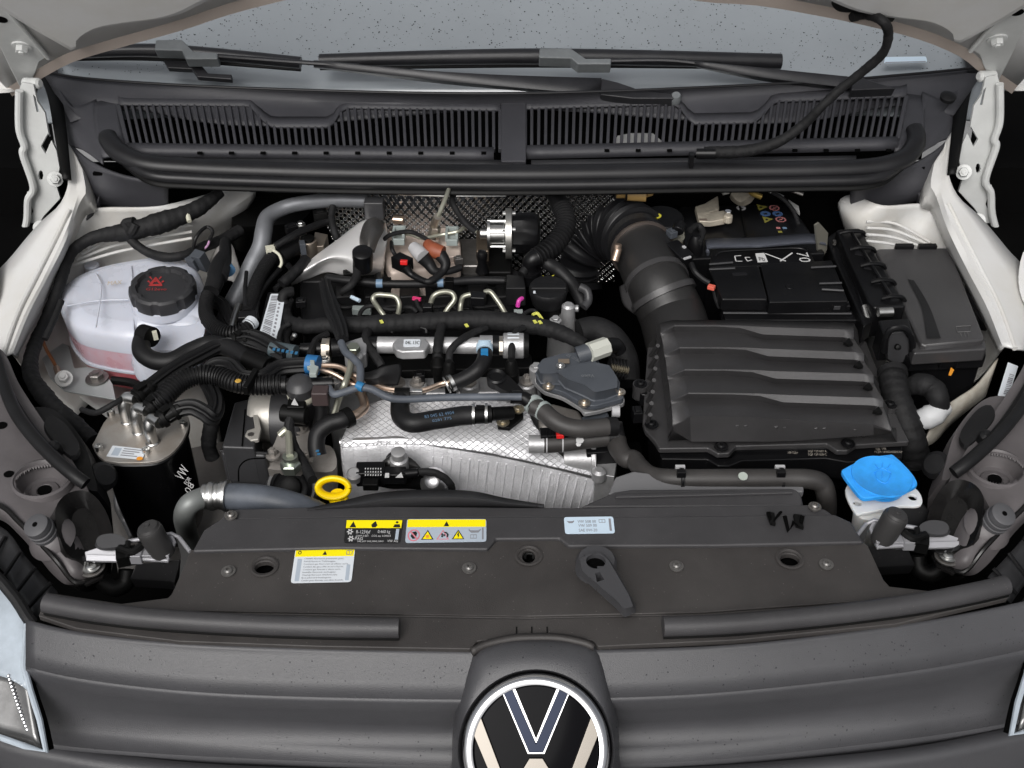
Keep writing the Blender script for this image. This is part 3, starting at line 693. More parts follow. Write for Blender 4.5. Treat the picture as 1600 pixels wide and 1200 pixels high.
build('shroud_hump', g_loft([[(480, 794, .002), (540, 781, .004), (590, 770, .008), (660, 765, .009), (735, 767, .008), (790, 778, .004), (850, 788, .002)], [(480, 797, .002), (560, 788, .008), (610, 780, .012), (680, 777, .013), (745, 779, .012), (790, 786, .007), (850, 792, .004)], [(505, 800, -.008), (610, 798, -.006), (740, 796, -.006), (850, 798, -.008)]], 30), ALTB, sp_, solid=.006)
build('rear_ledge', g_slab([(905, 792), (960, 768), (985, 764), (1240, 762), (1252, 770), (1256, 790)], -.006, .02), SLAM2, sp_, bev=.003)
build('ledge_rib', g_slab([(962, 772), (1235, 766), (1240, 770), (962, 777)], -.003, .003), SLAM2, sp_, bev=.001)
build('grey_plate', g_slab([(950, 772), (962, 745), (990, 736), (1060, 745), (1240, 745), (1256, 750), (1256, 768), (985, 768)], -.03, .01), mat('dull_grey_shroud', (.16, .16, .165), .45, grain=.2), sp_, bev=.002)
for x, y in ((361, 806), (1273, 792)): screw(sp_, x, y, .0045, .0045, DSTEEL)
for x, y in ((357, 893), (733, 888), (1057, 885), (1291, 882)): screw(sp_, x, y, .001, .0048, mat('screw_metal', (.16, .155, .15), .35, .6) if 'screw_metal' not in MATS else MATS['screw_metal'])
# three little ribs and the arch over the emblem
for x in (807, 831, 855): build('small_rib', g_box(H(x, 987, .0012), .0012, .012, .003), PLD, sp_)
build('arch_lip', g_loft([[(735, 1012, .003), (760, 1000, .004), (800, 991, .005), (837, 989, .005), (875, 990, .005), (912, 997, .004), (930, 1005, .003)], [(738, 1018, .003), (762, 1007, .004), (800, 999, .005), (837, 997, .005), (875, 998, .005), (912, 1005, .004), (928, 1012, .003)]], 30), SLAM, sp_, solid=.008)
# M-shaped black clips on the right
cl = T('retaining_clip', 'black zigzag clips standing on the right part of the radiator cover', 'clip', (1225, 815, .004))
for dx in (0, 28):
    build('clip_blade', [g_tube([(1200+dx, 800, .014), (1206+dx, 818, .007), (1216+dx, 805, .014), (1220+dx, 800, .014)] if dx == 0 else [(1226, 806, .014), (1232, 830, .006), (1240, 816, .012), (1250, 824, .007), (1254, 806, .014)], .0024, n=6, lin=True, flat=.6)], VOID, cl)
    build('clip_plate', g_slab([(1198+dx, 799), (1210+dx, 801), (1212+dx, 818), (1204+dx, 816)] if dx == 0 else [(1240, 803), (1253, 804), (1256, 824), (1244, 820)], .010, .004), PLD, cl)
# rubber strips
def strip(pts, lab):
    s = T('rubber_buffer_strip', lab, 'rubber strip', toV(pts[len(pts)//2]), 'rubber strips along the grille edge')
    build('bead', g_tube(pts, .0095, n=18, seg=8), SLAM2, s)
    build('foot_lip', g_tube([(x, y+13, z-.008) for x, y, z in pts], .0045, n=8), PLD, s)
strip([(72, 942, .010), (150, 956, .010), (250, 967, .010), (400, 976, .010), (520, 980, .010), (624, 981, .010)], 'left rubber strip along the top edge of the grille')
strip([(1036, 979, .010), (1150, 974, .010), (1300, 960, .010), (1430, 943, .010), (1520, 926, .010), (1572, 914, .010)], 'right rubber strip along the top edge of the grille')

# ================================================================ GRILLE PANEL
def curve(pts, z): return [(x, y, z) for x, y in pts]
gr = T('grille_panel', 'smooth grey plastic grille panel across the bottom carrying the round emblem', 'grille', (837, 1100, -.08))
xs = [40, 120, 250, 400, 640, 837, 1040, 1200, 1400, 1520, 1600, 1660]
def row(ys, z, dz=None): return [(x, y, z+(dz[i] if dz else 0)) for i, (x, y) in enumerate(zip(xs, ys))]
R0 = row([968, 987, 1003, 1011, 1016, 1017, 1013, 1003, 978, 957, 940, 925], -.004)
R1 = row([986, 1002, 1015, 1023, 1030, 1031, 1027, 1016, 991, 970, 955, 942], -.010)
R2 = row([1046, 1064, 1081, 1091, 1097, 1097, 1092, 1080, 1057, 1037, 1020, 1006], -.034)
R3 = row([1050, 1069, 1086, 1096, 1102, 1102, 1097, 1085, 1062, 1042, 1025, 1011], -.040)
R4 = row([1100, 1112, 1124, 1132, 1140, 1140, 1135, 1125, 1104, 1086, 1070, 1055], -.112, [.028*((x-837)/830)**2 for x in xs])
R5 = row([1160, 1172, 1182, 1190, 1200, 1202, 1196, 1184, 1161, 1144, 1128, 1112], -.124)
R6 = row([1178, 1186, 1196, 1204, 1214, 1216, 1210, 1198, 1176, 1158, 1142, 1126], -.160)
R7 = row([1260, 1268, 1278, 1286, 1296, 1298, 1292, 1280, 1258, 1240, 1224, 1208], -.23)
gg = g_loft([R0, R1], 80, 1)
def seqrow(r): return resample(cr([H(*p) for p in r], 8), 90)
allrows = [seqrow(r) for r in (R0, R1, R2, R3, R4, R5, R6, R7)]
def mid(a, b, t): return [p.lerp(q, t) for p, q in zip(a, b)]
rr = [allrows[0], mid(allrows[0], allrows[1], .5), mid(allrows[0], allrows[1], .85), mid(allrows[1], allrows[2], .06), mid(allrows[1], allrows[2], .5), mid(allrows[1], allrows[2], .93), mid(allrows[2], allrows[3], .6), mid(allrows[3], allrows[4], .3), mid(allrows[3], allrows[4], .75), mid(allrows[4], allrows[5], .12), mid(allrows[4], allrows[5], .5), mid(allrows[4], allrows[5], .93), mid(allrows[5], allrows[6], .7), mid(allrows[6], allrows[7], .5), allrows[7]]
gv = [g_grid(rr[:6]), g_grid(rr[5:12]), g_grid(rr[11:])]
GPG = gv
gpan = build('panel', gv, GRL, gr, solid=.004, ang=75)
build('raindrops', scatter(g_grid([rr[3], rr[4], rr[5]]), 420, .0003, .00085, .0001), DROP, gr, kind='stuff', flat=True)
build('raindrops', scatter(g_grid([rr[9], rr[10], rr[11]]), 300, .0003, .00085, .0001), DROP, gr, kind='stuff', flat=True)
# raised emblem housing
BZ = -.055; LC = (837, 1172)
C0 = H(837, 1167, -.062); BN = Vector((0, -.68, .73)).normalized(); BX = Vector((1, 0, 0)); BY = BN.cross(BX)
C0 = C0+BN*.012
RAD = (H(955, 1172, -.054)-H(719, 1172, -.054)).length/2*.985
def bd(x, y, h=0): return C0+BX*x*RAD+BY*y*RAD+BN*h
outer = [(700, 1230, -.120), (706, 1190, -.104), (707, 1150, -.082), (712, 1110, -.055), (724, 1070, -.028), (735, 1032, -.012), (744, 1012, -.004), (790, 1000, .0005), (837, 998, .001), (885, 1000, .0005), (930, 1008, -.004), (940, 1028, -.012), (950, 1066, -.028), (962, 1106, -.055), (967, 1146, -.082), (968, 1186, -.104), (974, 1226, -.120)]
ang = [math.radians(200-i*(220/16)) for i in range(17)]
inn = [bd(1.05*math.cos(a), 1.05*math.sin(a), .004) for a in ang]
out = [H(*p) for p in outer]
mid1 = [o.lerp(i, .80)+Vector((0, -.001, .004)) for o, i in zip(out, inn)]; mid0 = [o.lerp(i, .35)+Vector((0, -.002, .006)) for o, i in zip(out, inn)]
inn2 = [bd(1.0*math.cos(a), 1.0*math.sin(a), -.006) for a in ang]
lowo = [p+Vector((0, .01, -.012)) for p in out]
hv = g_loft([lowo, out, mid0, mid1, inn, inn2], 60)
build('emblem_housing', hv, GRL, gr, solid=.002, ang=60)
build('raindrops', scatter(g_loft([out, mid0, mid1, inn], 40), 90, .0003, .0008, .0001), DROP, gr, kind='stuff', flat=True)
em = T('emblem', 'round chrome emblem with V over W on gloss black in the grille', 'emblem', C0)
build('black_disc', g_lathe(C0, BN, [(-.012, RAD*.99), (.002, RAD*.96), (.0035, RAD*.6), (.004, RAD*.1)], n=72), GLASSB, em)
ringp = [(-.006, RAD*1.0), (.002, RAD*1.0), (.0050, RAD*.98), (.0070, RAD*.94), (.0078, RAD*.895), (.0070, RAD*.85), (.0040, RAD*.825), (.0, RAD*.82)]
V, F = g_lathe(C0, BN, ringp, n=96); F = F[:-2]
build('chrome_ring', (V, F), CHROME, em)
def lg(pts, h=.0065, d=.004): return g_poly([bd(x, y, h) for x, y in pts], BN, d)
Lb = [lg([(-.437, .74), (-.315, .79), (0, .09), (.315, .79), (.437, .74), (.095, -.03), (-.095, -.03)], .0068)]
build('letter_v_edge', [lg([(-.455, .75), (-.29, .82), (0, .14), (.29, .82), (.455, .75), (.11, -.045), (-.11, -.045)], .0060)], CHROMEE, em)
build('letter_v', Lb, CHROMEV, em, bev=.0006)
Wl = [(-.80, .36), (-.74, .44), (-.36, -.52), (-.09, -.10), (.09, -.10), (.36, -.52), (.74, .44), (.80, .36), (.86, .24), (.42, -.76), (.32, -.80), (0, -.30), (-.32, -.80), (-.42, -.76), (-.86, .24)]
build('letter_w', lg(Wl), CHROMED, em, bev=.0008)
# bumper below
bp = T('front_bumper', 'dark grey front bumper edge along the very bottom', 'bumper', (1300, 1200, -.17))
B0 = [H(x, y, -.135) for x, y in ((-80, 1120), (0, 1162), (80, 1180), (200, 1200), (400, 1216), (837, 1226), (1100, 1216), (1270, 1203), (1450, 1182), (1600, 1150), (1700, 1126))]
build('bumper_skin', g_loft([[p+Vector((0, .012, .002)) for p in B0], B0, [p+Vector((0, -.004, -.006)) for p in B0], [p+Vector((0, -.010, -.10)) for p in B0], [p+Vector((0, .01, -.30)) for p in B0]], 60), GRL, bp, solid=.004, ang=50)

# ================================================================ HEADLIGHTS
def lamp(f, lab):
    h = T('headlight', lab, 'headlight', toV(f(20, 1050, -.08)), 'headlights')
    build('lens', g_loft([[f(*p) for p in r] for r in ([(-160, 820, .0), (-60, 860, -.005), (0, 905, -.01), (30, 945, -.018), (44, 968, -.025)], [(-160, 930, -.02), (-60, 950, -.024), (0, 980, -.028), (25, 1000, -.032), (37, 1025, -.035)], [(-160, 1040, -.045), (-60, 1046, -.048), (0, 1056, -.05), (28, 1068, -.052), (42, 1078, -.052)])], 20, 5), LENS, h, solid=.003)
    build('inner_bezel', g_loft([[f(*p) for p in r] for r in ([(-160, 1034, -.042), (-60, 1038, -.045), (0, 1044, -.047), (26, 1052, -.049), (41, 1060, -.049)], [(-160, 1120, -.075), (-60, 1130, -.078), (0, 1148, -.082), (40, 1160, -.084), (64, 1172, -.086)])], 20, 5), LENSD, h, solid=.003)
    build('chrome_edge', g_tube([f(*p) for p in ((42, 975, -.018), (37, 1040, -.036), (48, 1080, -.05), (62, 1125, -.066), (72, 1174, -.082), (40, 1166, -.082), (0, 1152, -.080), (-60, 1134, -.076))], .003, n=8, lin=True), LENS, h)
    build('black_gap', g_tube([f(*p) for p in ((45, 966, -.024), (41, 1040, -.043), (53, 1085, -.058), (67, 1128, -.074), (77, 1172, -.09))], .0045, n=8), VOID, h)
    for k in range(16): build('optic_bead', g_lathe(f(14+1.7*k*(1+.01*k), 1056+5.6*k, -.050-.0019*k), (0, -.6, .8), [(0, .0022), (.0015, .0018), (.0022, .0008)], n=8), CHROME, h)
    build('top_gasket', g_tube([f(*p) for p in ((-100, 850, .01), (-20, 890, .002), (20, 930, -.01), (44, 966, -.02), (52, 975, -.024))], .006, n=10), PL, h)
lamp(idf, 'left headlight corner with clear lens and small beads')
lamp(lambda x, y, z: H(1652-x, y-26, z), 'right headlight corner barely inside the picture')

# ================================================================ FRONT CORNER BRACKETS
def corner(f, side, S):
    g = T('front_corner_bracket', 'dark dusty metal corner bracket with stamped cup on the %s' % side, 'bracket', toV(f(70, 750, -.02)), 'front corner brackets')
    PLG_ = [g_loft([[f(*p) for p in r] for r in (
        [(-160, 560, .02), (-60, 540, .02), (0, 545, .02), (30, 600, .01), (66, 655, .004), (110, 715, -.004), (140, 770, -.02), (150, 820, -.05)],
        [(-160, 700, .01), (-60, 680, .01), (10, 680, .005), (40, 720, .0), (70, 750, -.005), (100, 780, -.01), (125, 815, -.025), (148, 850, -.05)],
        [(-160, 770, .0), (-60, 770, .0), (0, 788, .0), (30, 812, -.003), (60, 838, -.01), (92, 862, -.02), (118, 888, -.03), (140, 898, -.045)],
        [(-160, 800, -.03), (-60, 800, -.03), (0, 812, -.03), (30, 836, -.03), (58, 868, -.035), (80, 895, -.045), (100, 912, -.05), (118, 914, -.055)])], 130, 20)]
    cc0, cn0 = on(PLG_[0], f(66, 752, .0)); full = PLG_[0]; PLG_.append(full)
    pl = build('plate', punch(full, cc0, .0275), GREYP, g, solid=.002)
    cg = PLG_[0]; c, ax = on(cg, f(66, 752, .0)); ax = (ax+Vector((0, 0, 1.5))).normalized()
    build('stamped_cup', g_lathe(c+Vector((0, 0, -.001)), ax, [(-.001, .0345), (.0055, .0325), (.0068, .0295), (.0035, .0268), (-.006, .0245), (-.013, .021), (-.0145, .0165), (-.0125, .0145), (-.012, .009), (-.0135, .0075)], n=48, caps=False), MATS['grey_dusty_paint'], g)
    build('cup_hole', g_lathe(c+ax*-.0130, ax, [(-.001, .0075), (.0004, .0075)], n=20), VOID, g)
    for x, y, r in ((3, 665, .006), (14, 741, .0055)):
        hp, hn = on(PLG_[0], f(x, y, 0)); build('small_hole', g_lathe(hp, hn, [(-.002, r), (.0006, r)], n=16), VOID, g)
    build('lower_edge', g_tube([f(*p) for p in ((-60, 772, .003), (0, 790, .003), (30, 816, -.002), (60, 846, -.012), (88, 876, -.022), (112, 906, -.04), (128, 910, -.045), (158, 896, -.05))], .0028, n=8), GREYB, g)
    build('black_gusset', g_stack([[f(*p) for p in ((112, 812, -.016), (122, 796, -.017), (138, 796, -.020), (150, 816, -.026), (156, 845, -.036), (148, 862, -.040), (134, 860, -.036), (120, 846, -.026))], [f(*p) for p in ((86, 802, .010), (104, 772, .006), (138, 768, -.002), (166, 800, -.012), (178, 850, -.028), (160, 880, -.034), (128, 876, -.028), (102, 862, -.016))], [f(*p) for p in ((66, 830, -.03), (110, 820, -.05), (160, 830, -.07), (175, 890, -.08), (140, 925, -.09), (95, 900, -.05))]], 32), GREYB, g)
    build('foot_tab', g_poly([toV(f(*p)) for p in ((118, 900, -.046), (128, 880, -.046), (152, 870, -.046), (168, 884, -.046), (160, 902, -.046), (134, 914, -.046))], Vector((0, 0, 1)), .003), GREYB, g)
    build('washer', g_lathe(f(144, 888, -.041), (0, 0, 1), [(0, .0135), (.0016, .0135), (.002, .0125), (.002, .006)], n=28), DSTEEL, g)
    screw(g, toV(f(143, 886, -.037)), 0, 0, .0062, STEEL, ax=(0, 0, 1))
    # separate rubber stop on its dome
    st = T('bonnet_stop', 'ribbed grey rubber bonnet stop on the %s corner bracket' % side, 'rubber stop', toV(f(68, 835, -.01)), 'bonnet stops')
    ax2 = Vector((-.18*S, -.35, 1)).normalized(); b0 = on(PLG_[0], f(72, 838, 0))[0]+Vector((0, 0, .006))
    build('dome', g_lathe(b0-ax2*.012, ax2, [(-.004, .026), (.003, .022), (.008, .017), (.011, .012)], n=32), GREYP, st)
    build('rubber', g_lathe(b0-ax2*.003, ax2, [(0, .0145), (.005, .0145), (.0055, .013), (.008, .013), (.0085, .0142), (.012, .0142), (.0125, .0128), (.015, .0128), (.0155, .0135), (.021, .013), (.0225, .0105)], n=30), mat('stop_rubber_'+side, (.075, .075, .08), .55, grain=.2), st)
    build('bore', g_lathe(b0+ax2*.0188, ax2, [(0, .0028), (.001, .0028)], n=14), VOID, st)
    # wing edge gasket (curved black rubber)
    build('wing_gasket', [g_tube([f(*p) for p in ((-14, 545, .024), (2, 590, .022), (22, 640, .02), (48, 678, .018), (80, 712, .014), (112, 740, .008), (134, 756, .0))], .0075, n=12), g_tube([f(*p) for p in ((-6, 560, .018), (12, 610, .018), (38, 655, .014), (66, 692, .01), (100, 726, .004), (130, 750, -.006))], .006, n=10)], RUB, label='curved black rubber edge gasket over the %s corner bracket' % side, cat='gasket')
    # headlight rear housing
    hh = T('headlight_housing', 'dark plastic rear housing of the %s headlight' % side, 'housing', toV(f(110, 680, -.03)), 'headlight rear housings')
    build('housing_body', g_stack([[f(*p) for p in ((42, 645, .0), (70, 636, .0), (98, 650, -.005), (130, 690, -.01), (146, 740, -.02), (150, 770, -.03), (110, 740, -.01), (70, 700, .0))], [f(*p) for p in ((40, 665, -.02), (75, 652, -.02), (110, 668, -.02), (142, 706, -.03), (160, 750, -.045), (172, 800, -.06), (110, 770, -.06), (60, 720, -.03))],
                                  [f(*p) for p in ((50, 730, -.09), (80, 716, -.09), (120, 736, -.10), (150, 770, -.11), (172, 820, -.13), (176, 870, -.14), (120, 850, -.14), (60, 780, -.10))]], 44), GREYP if side == 'right' else PL, hh)
    build('housing_panel', g_stack([[f(*p) for p in ((76, 650, .006), (98, 658, .003), (124, 695, -.002), (110, 712, 0), (72, 672, .006))], [f(*p) for p in ((74, 655, 0), (98, 664, -.003), (126, 702, -.008), (110, 720, -.006), (70, 678, 0))]], 30), PL, hh)
    build('knob', g_lathe(f(84, 700, .008), (0, -.3, 1), [(-.01, .008), (.004, .008), (.008, .004)], n=16), PL, hh)
    build('round_cap', g_lathe(f(160, 745, -.035), (.6*S, -.3, .6), [(-.02, .018), (.004, .017), (.009, .012), (.010, .004)], n=24), RUB, hh)
    # adjuster beside
    return g
corner(idf, 'left', 1)
corner(lambda x, y, z: H(1624-x, y-17, z), 'right', -1)
# side trays below the brackets (dark ribbed plastic)
for s in (0, 1):
    f = idf if s == 0 else (lambda x, y, z: H(1632-x, y-22, z))
    t = T('bumper_support', 'dark grey plastic bumper support under the %s corner bracket' % ('right' if s else 'left'), 'support', toV(f(60, 900, -.08)), 'bumper supports')
    build('tray', g_loft([[f(*p) for p in r] for r in ([(-100, 790, -.04), (0, 822, -.05), (40, 870, -.06), (90, 925, -.07)], [(-100, 850, -.06), (-10, 880, -.07), (25, 925, -.075), (55, 968, -.08)])], 16, 4), ALTB, t, solid=.004)
    for k in range(4):
        build('stiffening_rib', g_tube([f(8+24*k, 838+24*k, -.052), f(-22+22*k, 890+20*k, -.068)], .0022, n=6, seg=3), PL, t)
# ================================================================ STICKERS ON THE SLAM PANEL
s = Sticker('refrigerant_sticker', [(541, 812), (630, 812), (625, 848), (537, 848)], .0045, m=INK, r=4, label='black sticker with yellow header and white refrigerant text on the radiator cover', cat='sticker', group='stickers on the radiator cover')
s.rect(SYEL, .01, .02, .985, .36); s.tri(INK, .13, .2, .12, .26, 2)
s.poly(INK, [(.47, .33), (.45, .22), (.49, .12), (.52, .06), (.54, .16), (.56, .24), (.53, .33)], 2); s.ell(INK, .90, .11, .05, .09, 2); s.poly(INK, [(.84, .33), (.86, .2), (.95, .2), (.97, .33)], 2)
for u, v in ((.09, .52), (.12, .82)):
    for k in range(6):
        a = k*math.pi/3; s.poly(INKL, [(u+.055*math.cos(a)-.012*math.sin(a), v+.13*math.sin(a)+.03*math.cos(a)), (u+.055*math.cos(a)+.012*math.sin(a), v+.13*math.sin(a)-.03*math.cos(a)), (u, v)], 1)
    s.ell(INKL, u, v, .07, .17, 2); s.ell(INK, u, v, .035, .08, 3)
s.text(INKL, 'R-1234yf', .20, .45, .60, .15); s.text(INKL, '0.460 kg', .58, .80, .58, .13); s.text(INKL, 'GWP 0.501', .20, .42, .74, .08); s.text(INKL, 'CO2 eq. 0.00023', .48, .82, .74, .08)
s.text(INKL, 'PAG', .19, .33, .88, .13); s.text(INKL, 'SAE J639 SAE J2842 J2843', .24, .70, .97, .07); s.text(INKL, 'VW AG', .77, .96, .98, .11); s.rect(STKG, .90, .40, .955, .86)
s.done()
s = Sticker('warning_sticker', [(636, 811), (760, 811), (760, 846), (633, 848)], .0045, r=4, m=STKG, label='grey sticker with yellow header and round and triangular warning signs', cat='sticker', group='stickers on the radiator cover')
s.rect(SYEL, .01, .02, .99, .34); s.tri(INK, .5, .20, .07, .22, 2)
s.ell(SRED, .10, .69, .155, .5, 1); s.ell(STKG, .10, .69, .12, .39, 2); s.poly(INK, [(.06, .72), (.08, .55), (.12, .52), (.14, .6), (.125, .82), (.09, .84)], 3); s.poly(SRED, [(.045, .53), (.06, .50), (.155, .84), (.14, .88)], 4)
for u, c1, c2 in ((.27, SYEL, INK), (.46, STKG, SRED), (.65, SYEL, INK)):
    s.tri(c2, u, .67, .155, .42, 1); s.tri(c1, u, .69, .115, .32, 2)
s.rect(SORG, .25, .68, .29, .80, 3); s.poly(INK, [(.65, .58), (.66, .58), (.655, .68), (.665, .68), (.65, .82), (.645, .70), (.635, .70)], 3)
for k in range(3): a = k*2.1; s.ell(INK, .46+.017*math.cos(a), .70+.05*math.sin(a), .026, .085, 3)
s.poly(INK, [(.46, .56), (.50, .55), (.53, .65), (.525, .78), (.51, .78), (.51, .66), (.49, .60)], 3)
s.poly(INKG, [(.78, .42), (.80, .5), (.90, .5), (.93, .43), (.93, .48), (.90, .6), (.81, .6), (.78, .5)], 1); s.rect(INKG, .80, .68, .88, .86, 1); s.rect(STKG, .806, .71, .838, .83, 2); s.rect(STKG, .842, .71, .874, .83, 2); s.rect(INKG, .945, .38, .965, .9, 1)
s.done()
s = Sticker('air_conditioning_sticker', [(462, 857), (555, 857), (549, 909), (454, 911)], .0006, r=5, label='white sticker with yellow header and nine lines of small print', cat='sticker', group='stickers on the radiator cover')
s.poly(SYEL, [(.01, .02), (.99, .02), (.985, .22), (.01, .24)]); s.tri(INK, .5, .125, .075, .12, 2); s.ell(INK, .08, .12, .06, .10, 2); s.ell(SYEL, .08, .12, .035, .055, 3)
s.rect(INKG, .86, .05, .96, .18, 2); s.rect(SYEL, .87, .07, .905, .16, 3); s.rect(SYEL, .915, .07, .95, .16, 3)
for k, (t, e) in enumerate((('Contains fluorinated greenhouse gases.', .83), ('Enthält fluorierte Treibhausgase.', .70), ('Contiene gas fluorurati ad effetto serra.', .92), ('Contient des gaz à effet de serre fluorés.', .84), ('Contiene gas fluorado a efecto serra.', .80), ('Innehåller fluorerade växthusgaser.', .73), ('Obsahuje fluorované skleníkové plyny.', .76), ('Bevat gefluoreerde broeikasgassen.', .66), ('Contém gases fluorados com efeito de estufa.', .86))):
    s.text(INKG, t, .17, e, .315+.08*k, .042)
s.rect(STKG, .06, .30, .13, .95); s.rect(STKG, .89, .48, .95, .95); s.done()
s = Sticker('oil_grade_sticker', [(881, 808), (958, 807), (961, 833), (883, 834)], .0045, r=4, m=STKB, label='pale blue engine oil grade sticker with three text lines', cat='sticker', group='stickers on the radiator cover')
s.text(INKG, 'VW 508 00', .27, .64, .36, .17); s.text(INKG, 'VW 509 00', .28, .65, .60, .17); s.text(INKG, 'SAE 0W-20', .28, .65, .88, .17)
s.poly(INKG, [(.05, .22), (.08, .25), (.17, .25), (.20, .20), (.20, .27), (.17, .36), (.09, .36)], 1); s.rect(INKG, .70, .16, .83, .36, 1); s.rect(STKB, .71, .19, .76, .33, 2); s.rect(STKB, .77, .19, .82, .33, 2); s.rect(INKG, .90, .12, .945, .85, 1)
s.done()

# ================================================================ LATCH LEVER
lv = T('latch_lever', 'charcoal plastic lever with round keyhole mounted on the radiator cover', 'lever', (930, 900, .0))
lm = mat('lever_plastic', (.05, .05, .054), .45, grain=.2)
hub = build('hub', g_lathe((931, 890, .001), (0, 0, 1), [(0, .021), (.012, .0205), (.016, .018), (.016, .004)], n=40), lm, lv)
arm = build('arm', g_stack([[(906, 874, .024), (918, 866, .024), (938, 864, .024), (950, 874, .024), (983, 930, .024), (989, 948, .022), (975, 951, .022), (965, 940, .024), (910, 892, .024)],
        [(900, 882, .014), (912, 868, .016), (940, 864, .016), (955, 876, .014), (992, 944, .008), (994, 956, .008), (976, 965, .006), (962, 950, .010), (902, 896, .012)]], 60, smooth=False), lm, lv, bev=.0016)
cutp = disc_cut(931, 877, .024, .0098, depth=.018); cut(arm, [cutp, g_poly([H(x, y, .04) for x, y in ((931, 878), (938, 876), (946, 888), (934, 892))], Vector((0, 0, 1)), .03)])
build('bore', g_lathe((931, 878, .0178), (0, 0, 1), [(0, .011), (.0004, .011)], n=24), VOID, lv)
build('tooth', g_box(H(939, 887, .0225), .007, .004, .004), lm, lv)

# ================================================================ COOLANT TANK
tk = T('coolant_tank', 'translucent white coolant expansion tank with pink fluid and black cap', 'coolant tank', (210, 500, -.13))
def dn(lp, dz, sc_=1.0, sh=0):
    c = sum((H(*p) for p in lp), Vector())/len(lp)
    return [c+(H(*p)-c)*sc_+Vector((0, sh, dz)) for p in lp]
L1 = [(92, 474, -.02), (104, 445, -.02), (150, 424, -.018), (205, 412, -.016), (262, 406, -.014), (304, 418, -.014), (320, 450, -.016), (322, 490, -.02), (300, 512, -.024), (214, 518, -.028), (205, 530, -.03), (130, 518, -.03), (104, 500, -.026)]
build('tank_body', g_stack([dn(L1, .010, .78, .006), dn(L1, .008, .90, .004), dn(L1, .003, .97, .001), dn(L1, -.004, 1.0), dn(L1, -.030, .985), dn(L1, -.055, .955), dn(L1, -.058, .95)], 72), TANK, tk)
build('seam_flange', g_stack([dn(L1, -.057, .985), dn(L1, -.0575, 1.0), dn(L1, -.061, 1.0), dn(L1, -.0615, .97)], 72), TANK, tk)
build('coolant_bowl', g_stack([dn(L1, -.061, .93), dn(L1, -.085, .90), dn(L1, -.105, .78), dn(L1, -.115, .55)], 64), COOLANT, tk)
TANKP = mat('milky_plastic_with_pink_fluid', (.52, .30, .34), .28, sss=.3, spots=.3, sc2=16, spotcol=(.48, .44, .52))
build('fluid_band', g_stack([dn(L1, -.026, .992), dn(L1, -.046, .978), dn(L1, -.057, .962)], 72, cap0=False, cap1=False), TANKP, tk)
build('moulded_bay', g_stack([[(208, 478, -.02), (262, 470, -.012), (318, 474, -.012), (322, 500, -.02), (306, 540, -.03), (232, 546, -.03), (212, 524, -.026)], [(204, 492, -.03), (262, 478, -.02), (324, 482, -.02), (326, 520, -.04), (306, 566, -.06), (226, 576, -.06), (206, 540, -.04)], [(206, 545, -.062), (262, 540, -.062), (322, 540, -.062), (318, 570, -.075), (300, 590, -.085), (226, 598, -.085), (208, 575, -.075)]], 50), TANK, tk)
build('moulded_shoulder', g_loft([[H(212, 480, -.012), H(262, 468, -.008), H(314, 470, -.010)], [H(214, 498, -.014), H(262, 492, -.012), H(312, 490, -.014)], [H(214, 522, -.03), H(262, 520, -.03), H(306, 516, -.03)]], 16, 3), TANK, tk)
for q in ([(104, 478), (150, 470), (200, 468)], [(150, 428), (158, 452), (150, 512)], [(205, 416), (208, 470)]): build('mould_line', g_tube([H(x, y, -.0065) for x, y in q], .0011, n=6), TANK, tk)
build('stamp_mark', g_text('MAX', (168, 446), (190, 444), -.004, 6), mat('brown_stamp', (.45, .36, .25), .5), tk, flat=True)
build('lug', g_lathe((144, 418, -.03), (0, 0, 1), [(-.01, .011), (.004, .011), (.006, .009)], n=24), TANK, tk)
cc = H(255, 455, .008); CN = Vector((.05, -.1, 1)).normalized()
build('neck', g_lathe(cc-CN*.02, CN, [(0, .045), (.012, .044), (.014, .036)], n=40), TANK, tk)
cap = build('cap', g_lathe(cc, CN, [(-.008, .044), (.004, .045), (.010, .0435), (.0125, .040), (.0125, .0345), (.0070, .0325), (.0065, .002)], n=96, lobes=8, lobeh=-.05), mat('cap_black', (.022, .022, .024), .45, grain=.2, spots=.4), tk)
zc = (cc+CN*.0072); zp = (zc.z+.1*zc.y*1.0-.05*zc.x*-1*0, -.1*-1*-1, 0)
zpl = (zc.z - (CN.y/CN.z*-1)*zc.y - (-CN.x/CN.z)*zc.x, -CN.y/CN.z, -CN.x/CN.z)
rp = mat('dim_red_print', (.32, .03, .03), .5)
gs_ = [g_poly([H(x, y, zpl)+CN*.0003 for x, y in q], CN, .0002) for q in ([(232, 447), (254, 447), (253, 444), (235, 444)], [(233, 444), (238, 444), (246, 436), (243, 433)], [(253, 444), (249, 444), (241, 436), (244, 433)], [(242, 434), (244, 434), (244, 441), (242, 441)], [(230, 440), (234, 442), (235, 441), (232, 438)], [(257, 440), (253, 442), (252, 441), (255, 438)], [(233, 433), (237, 437), (238, 436), (235, 432)], [(253, 433), (249, 437), (248, 436), (251, 432)])]
build('print', gs_+[g_text('G12evo', (228, 454), (260, 454), zpl, 4)], rp, cap, flat=True)
build('outlet_nipple', g_tube([(243, 528, -.008), (236, 520, -.006), (228, 524, -.005)], .008, n=16), TANK, tk)

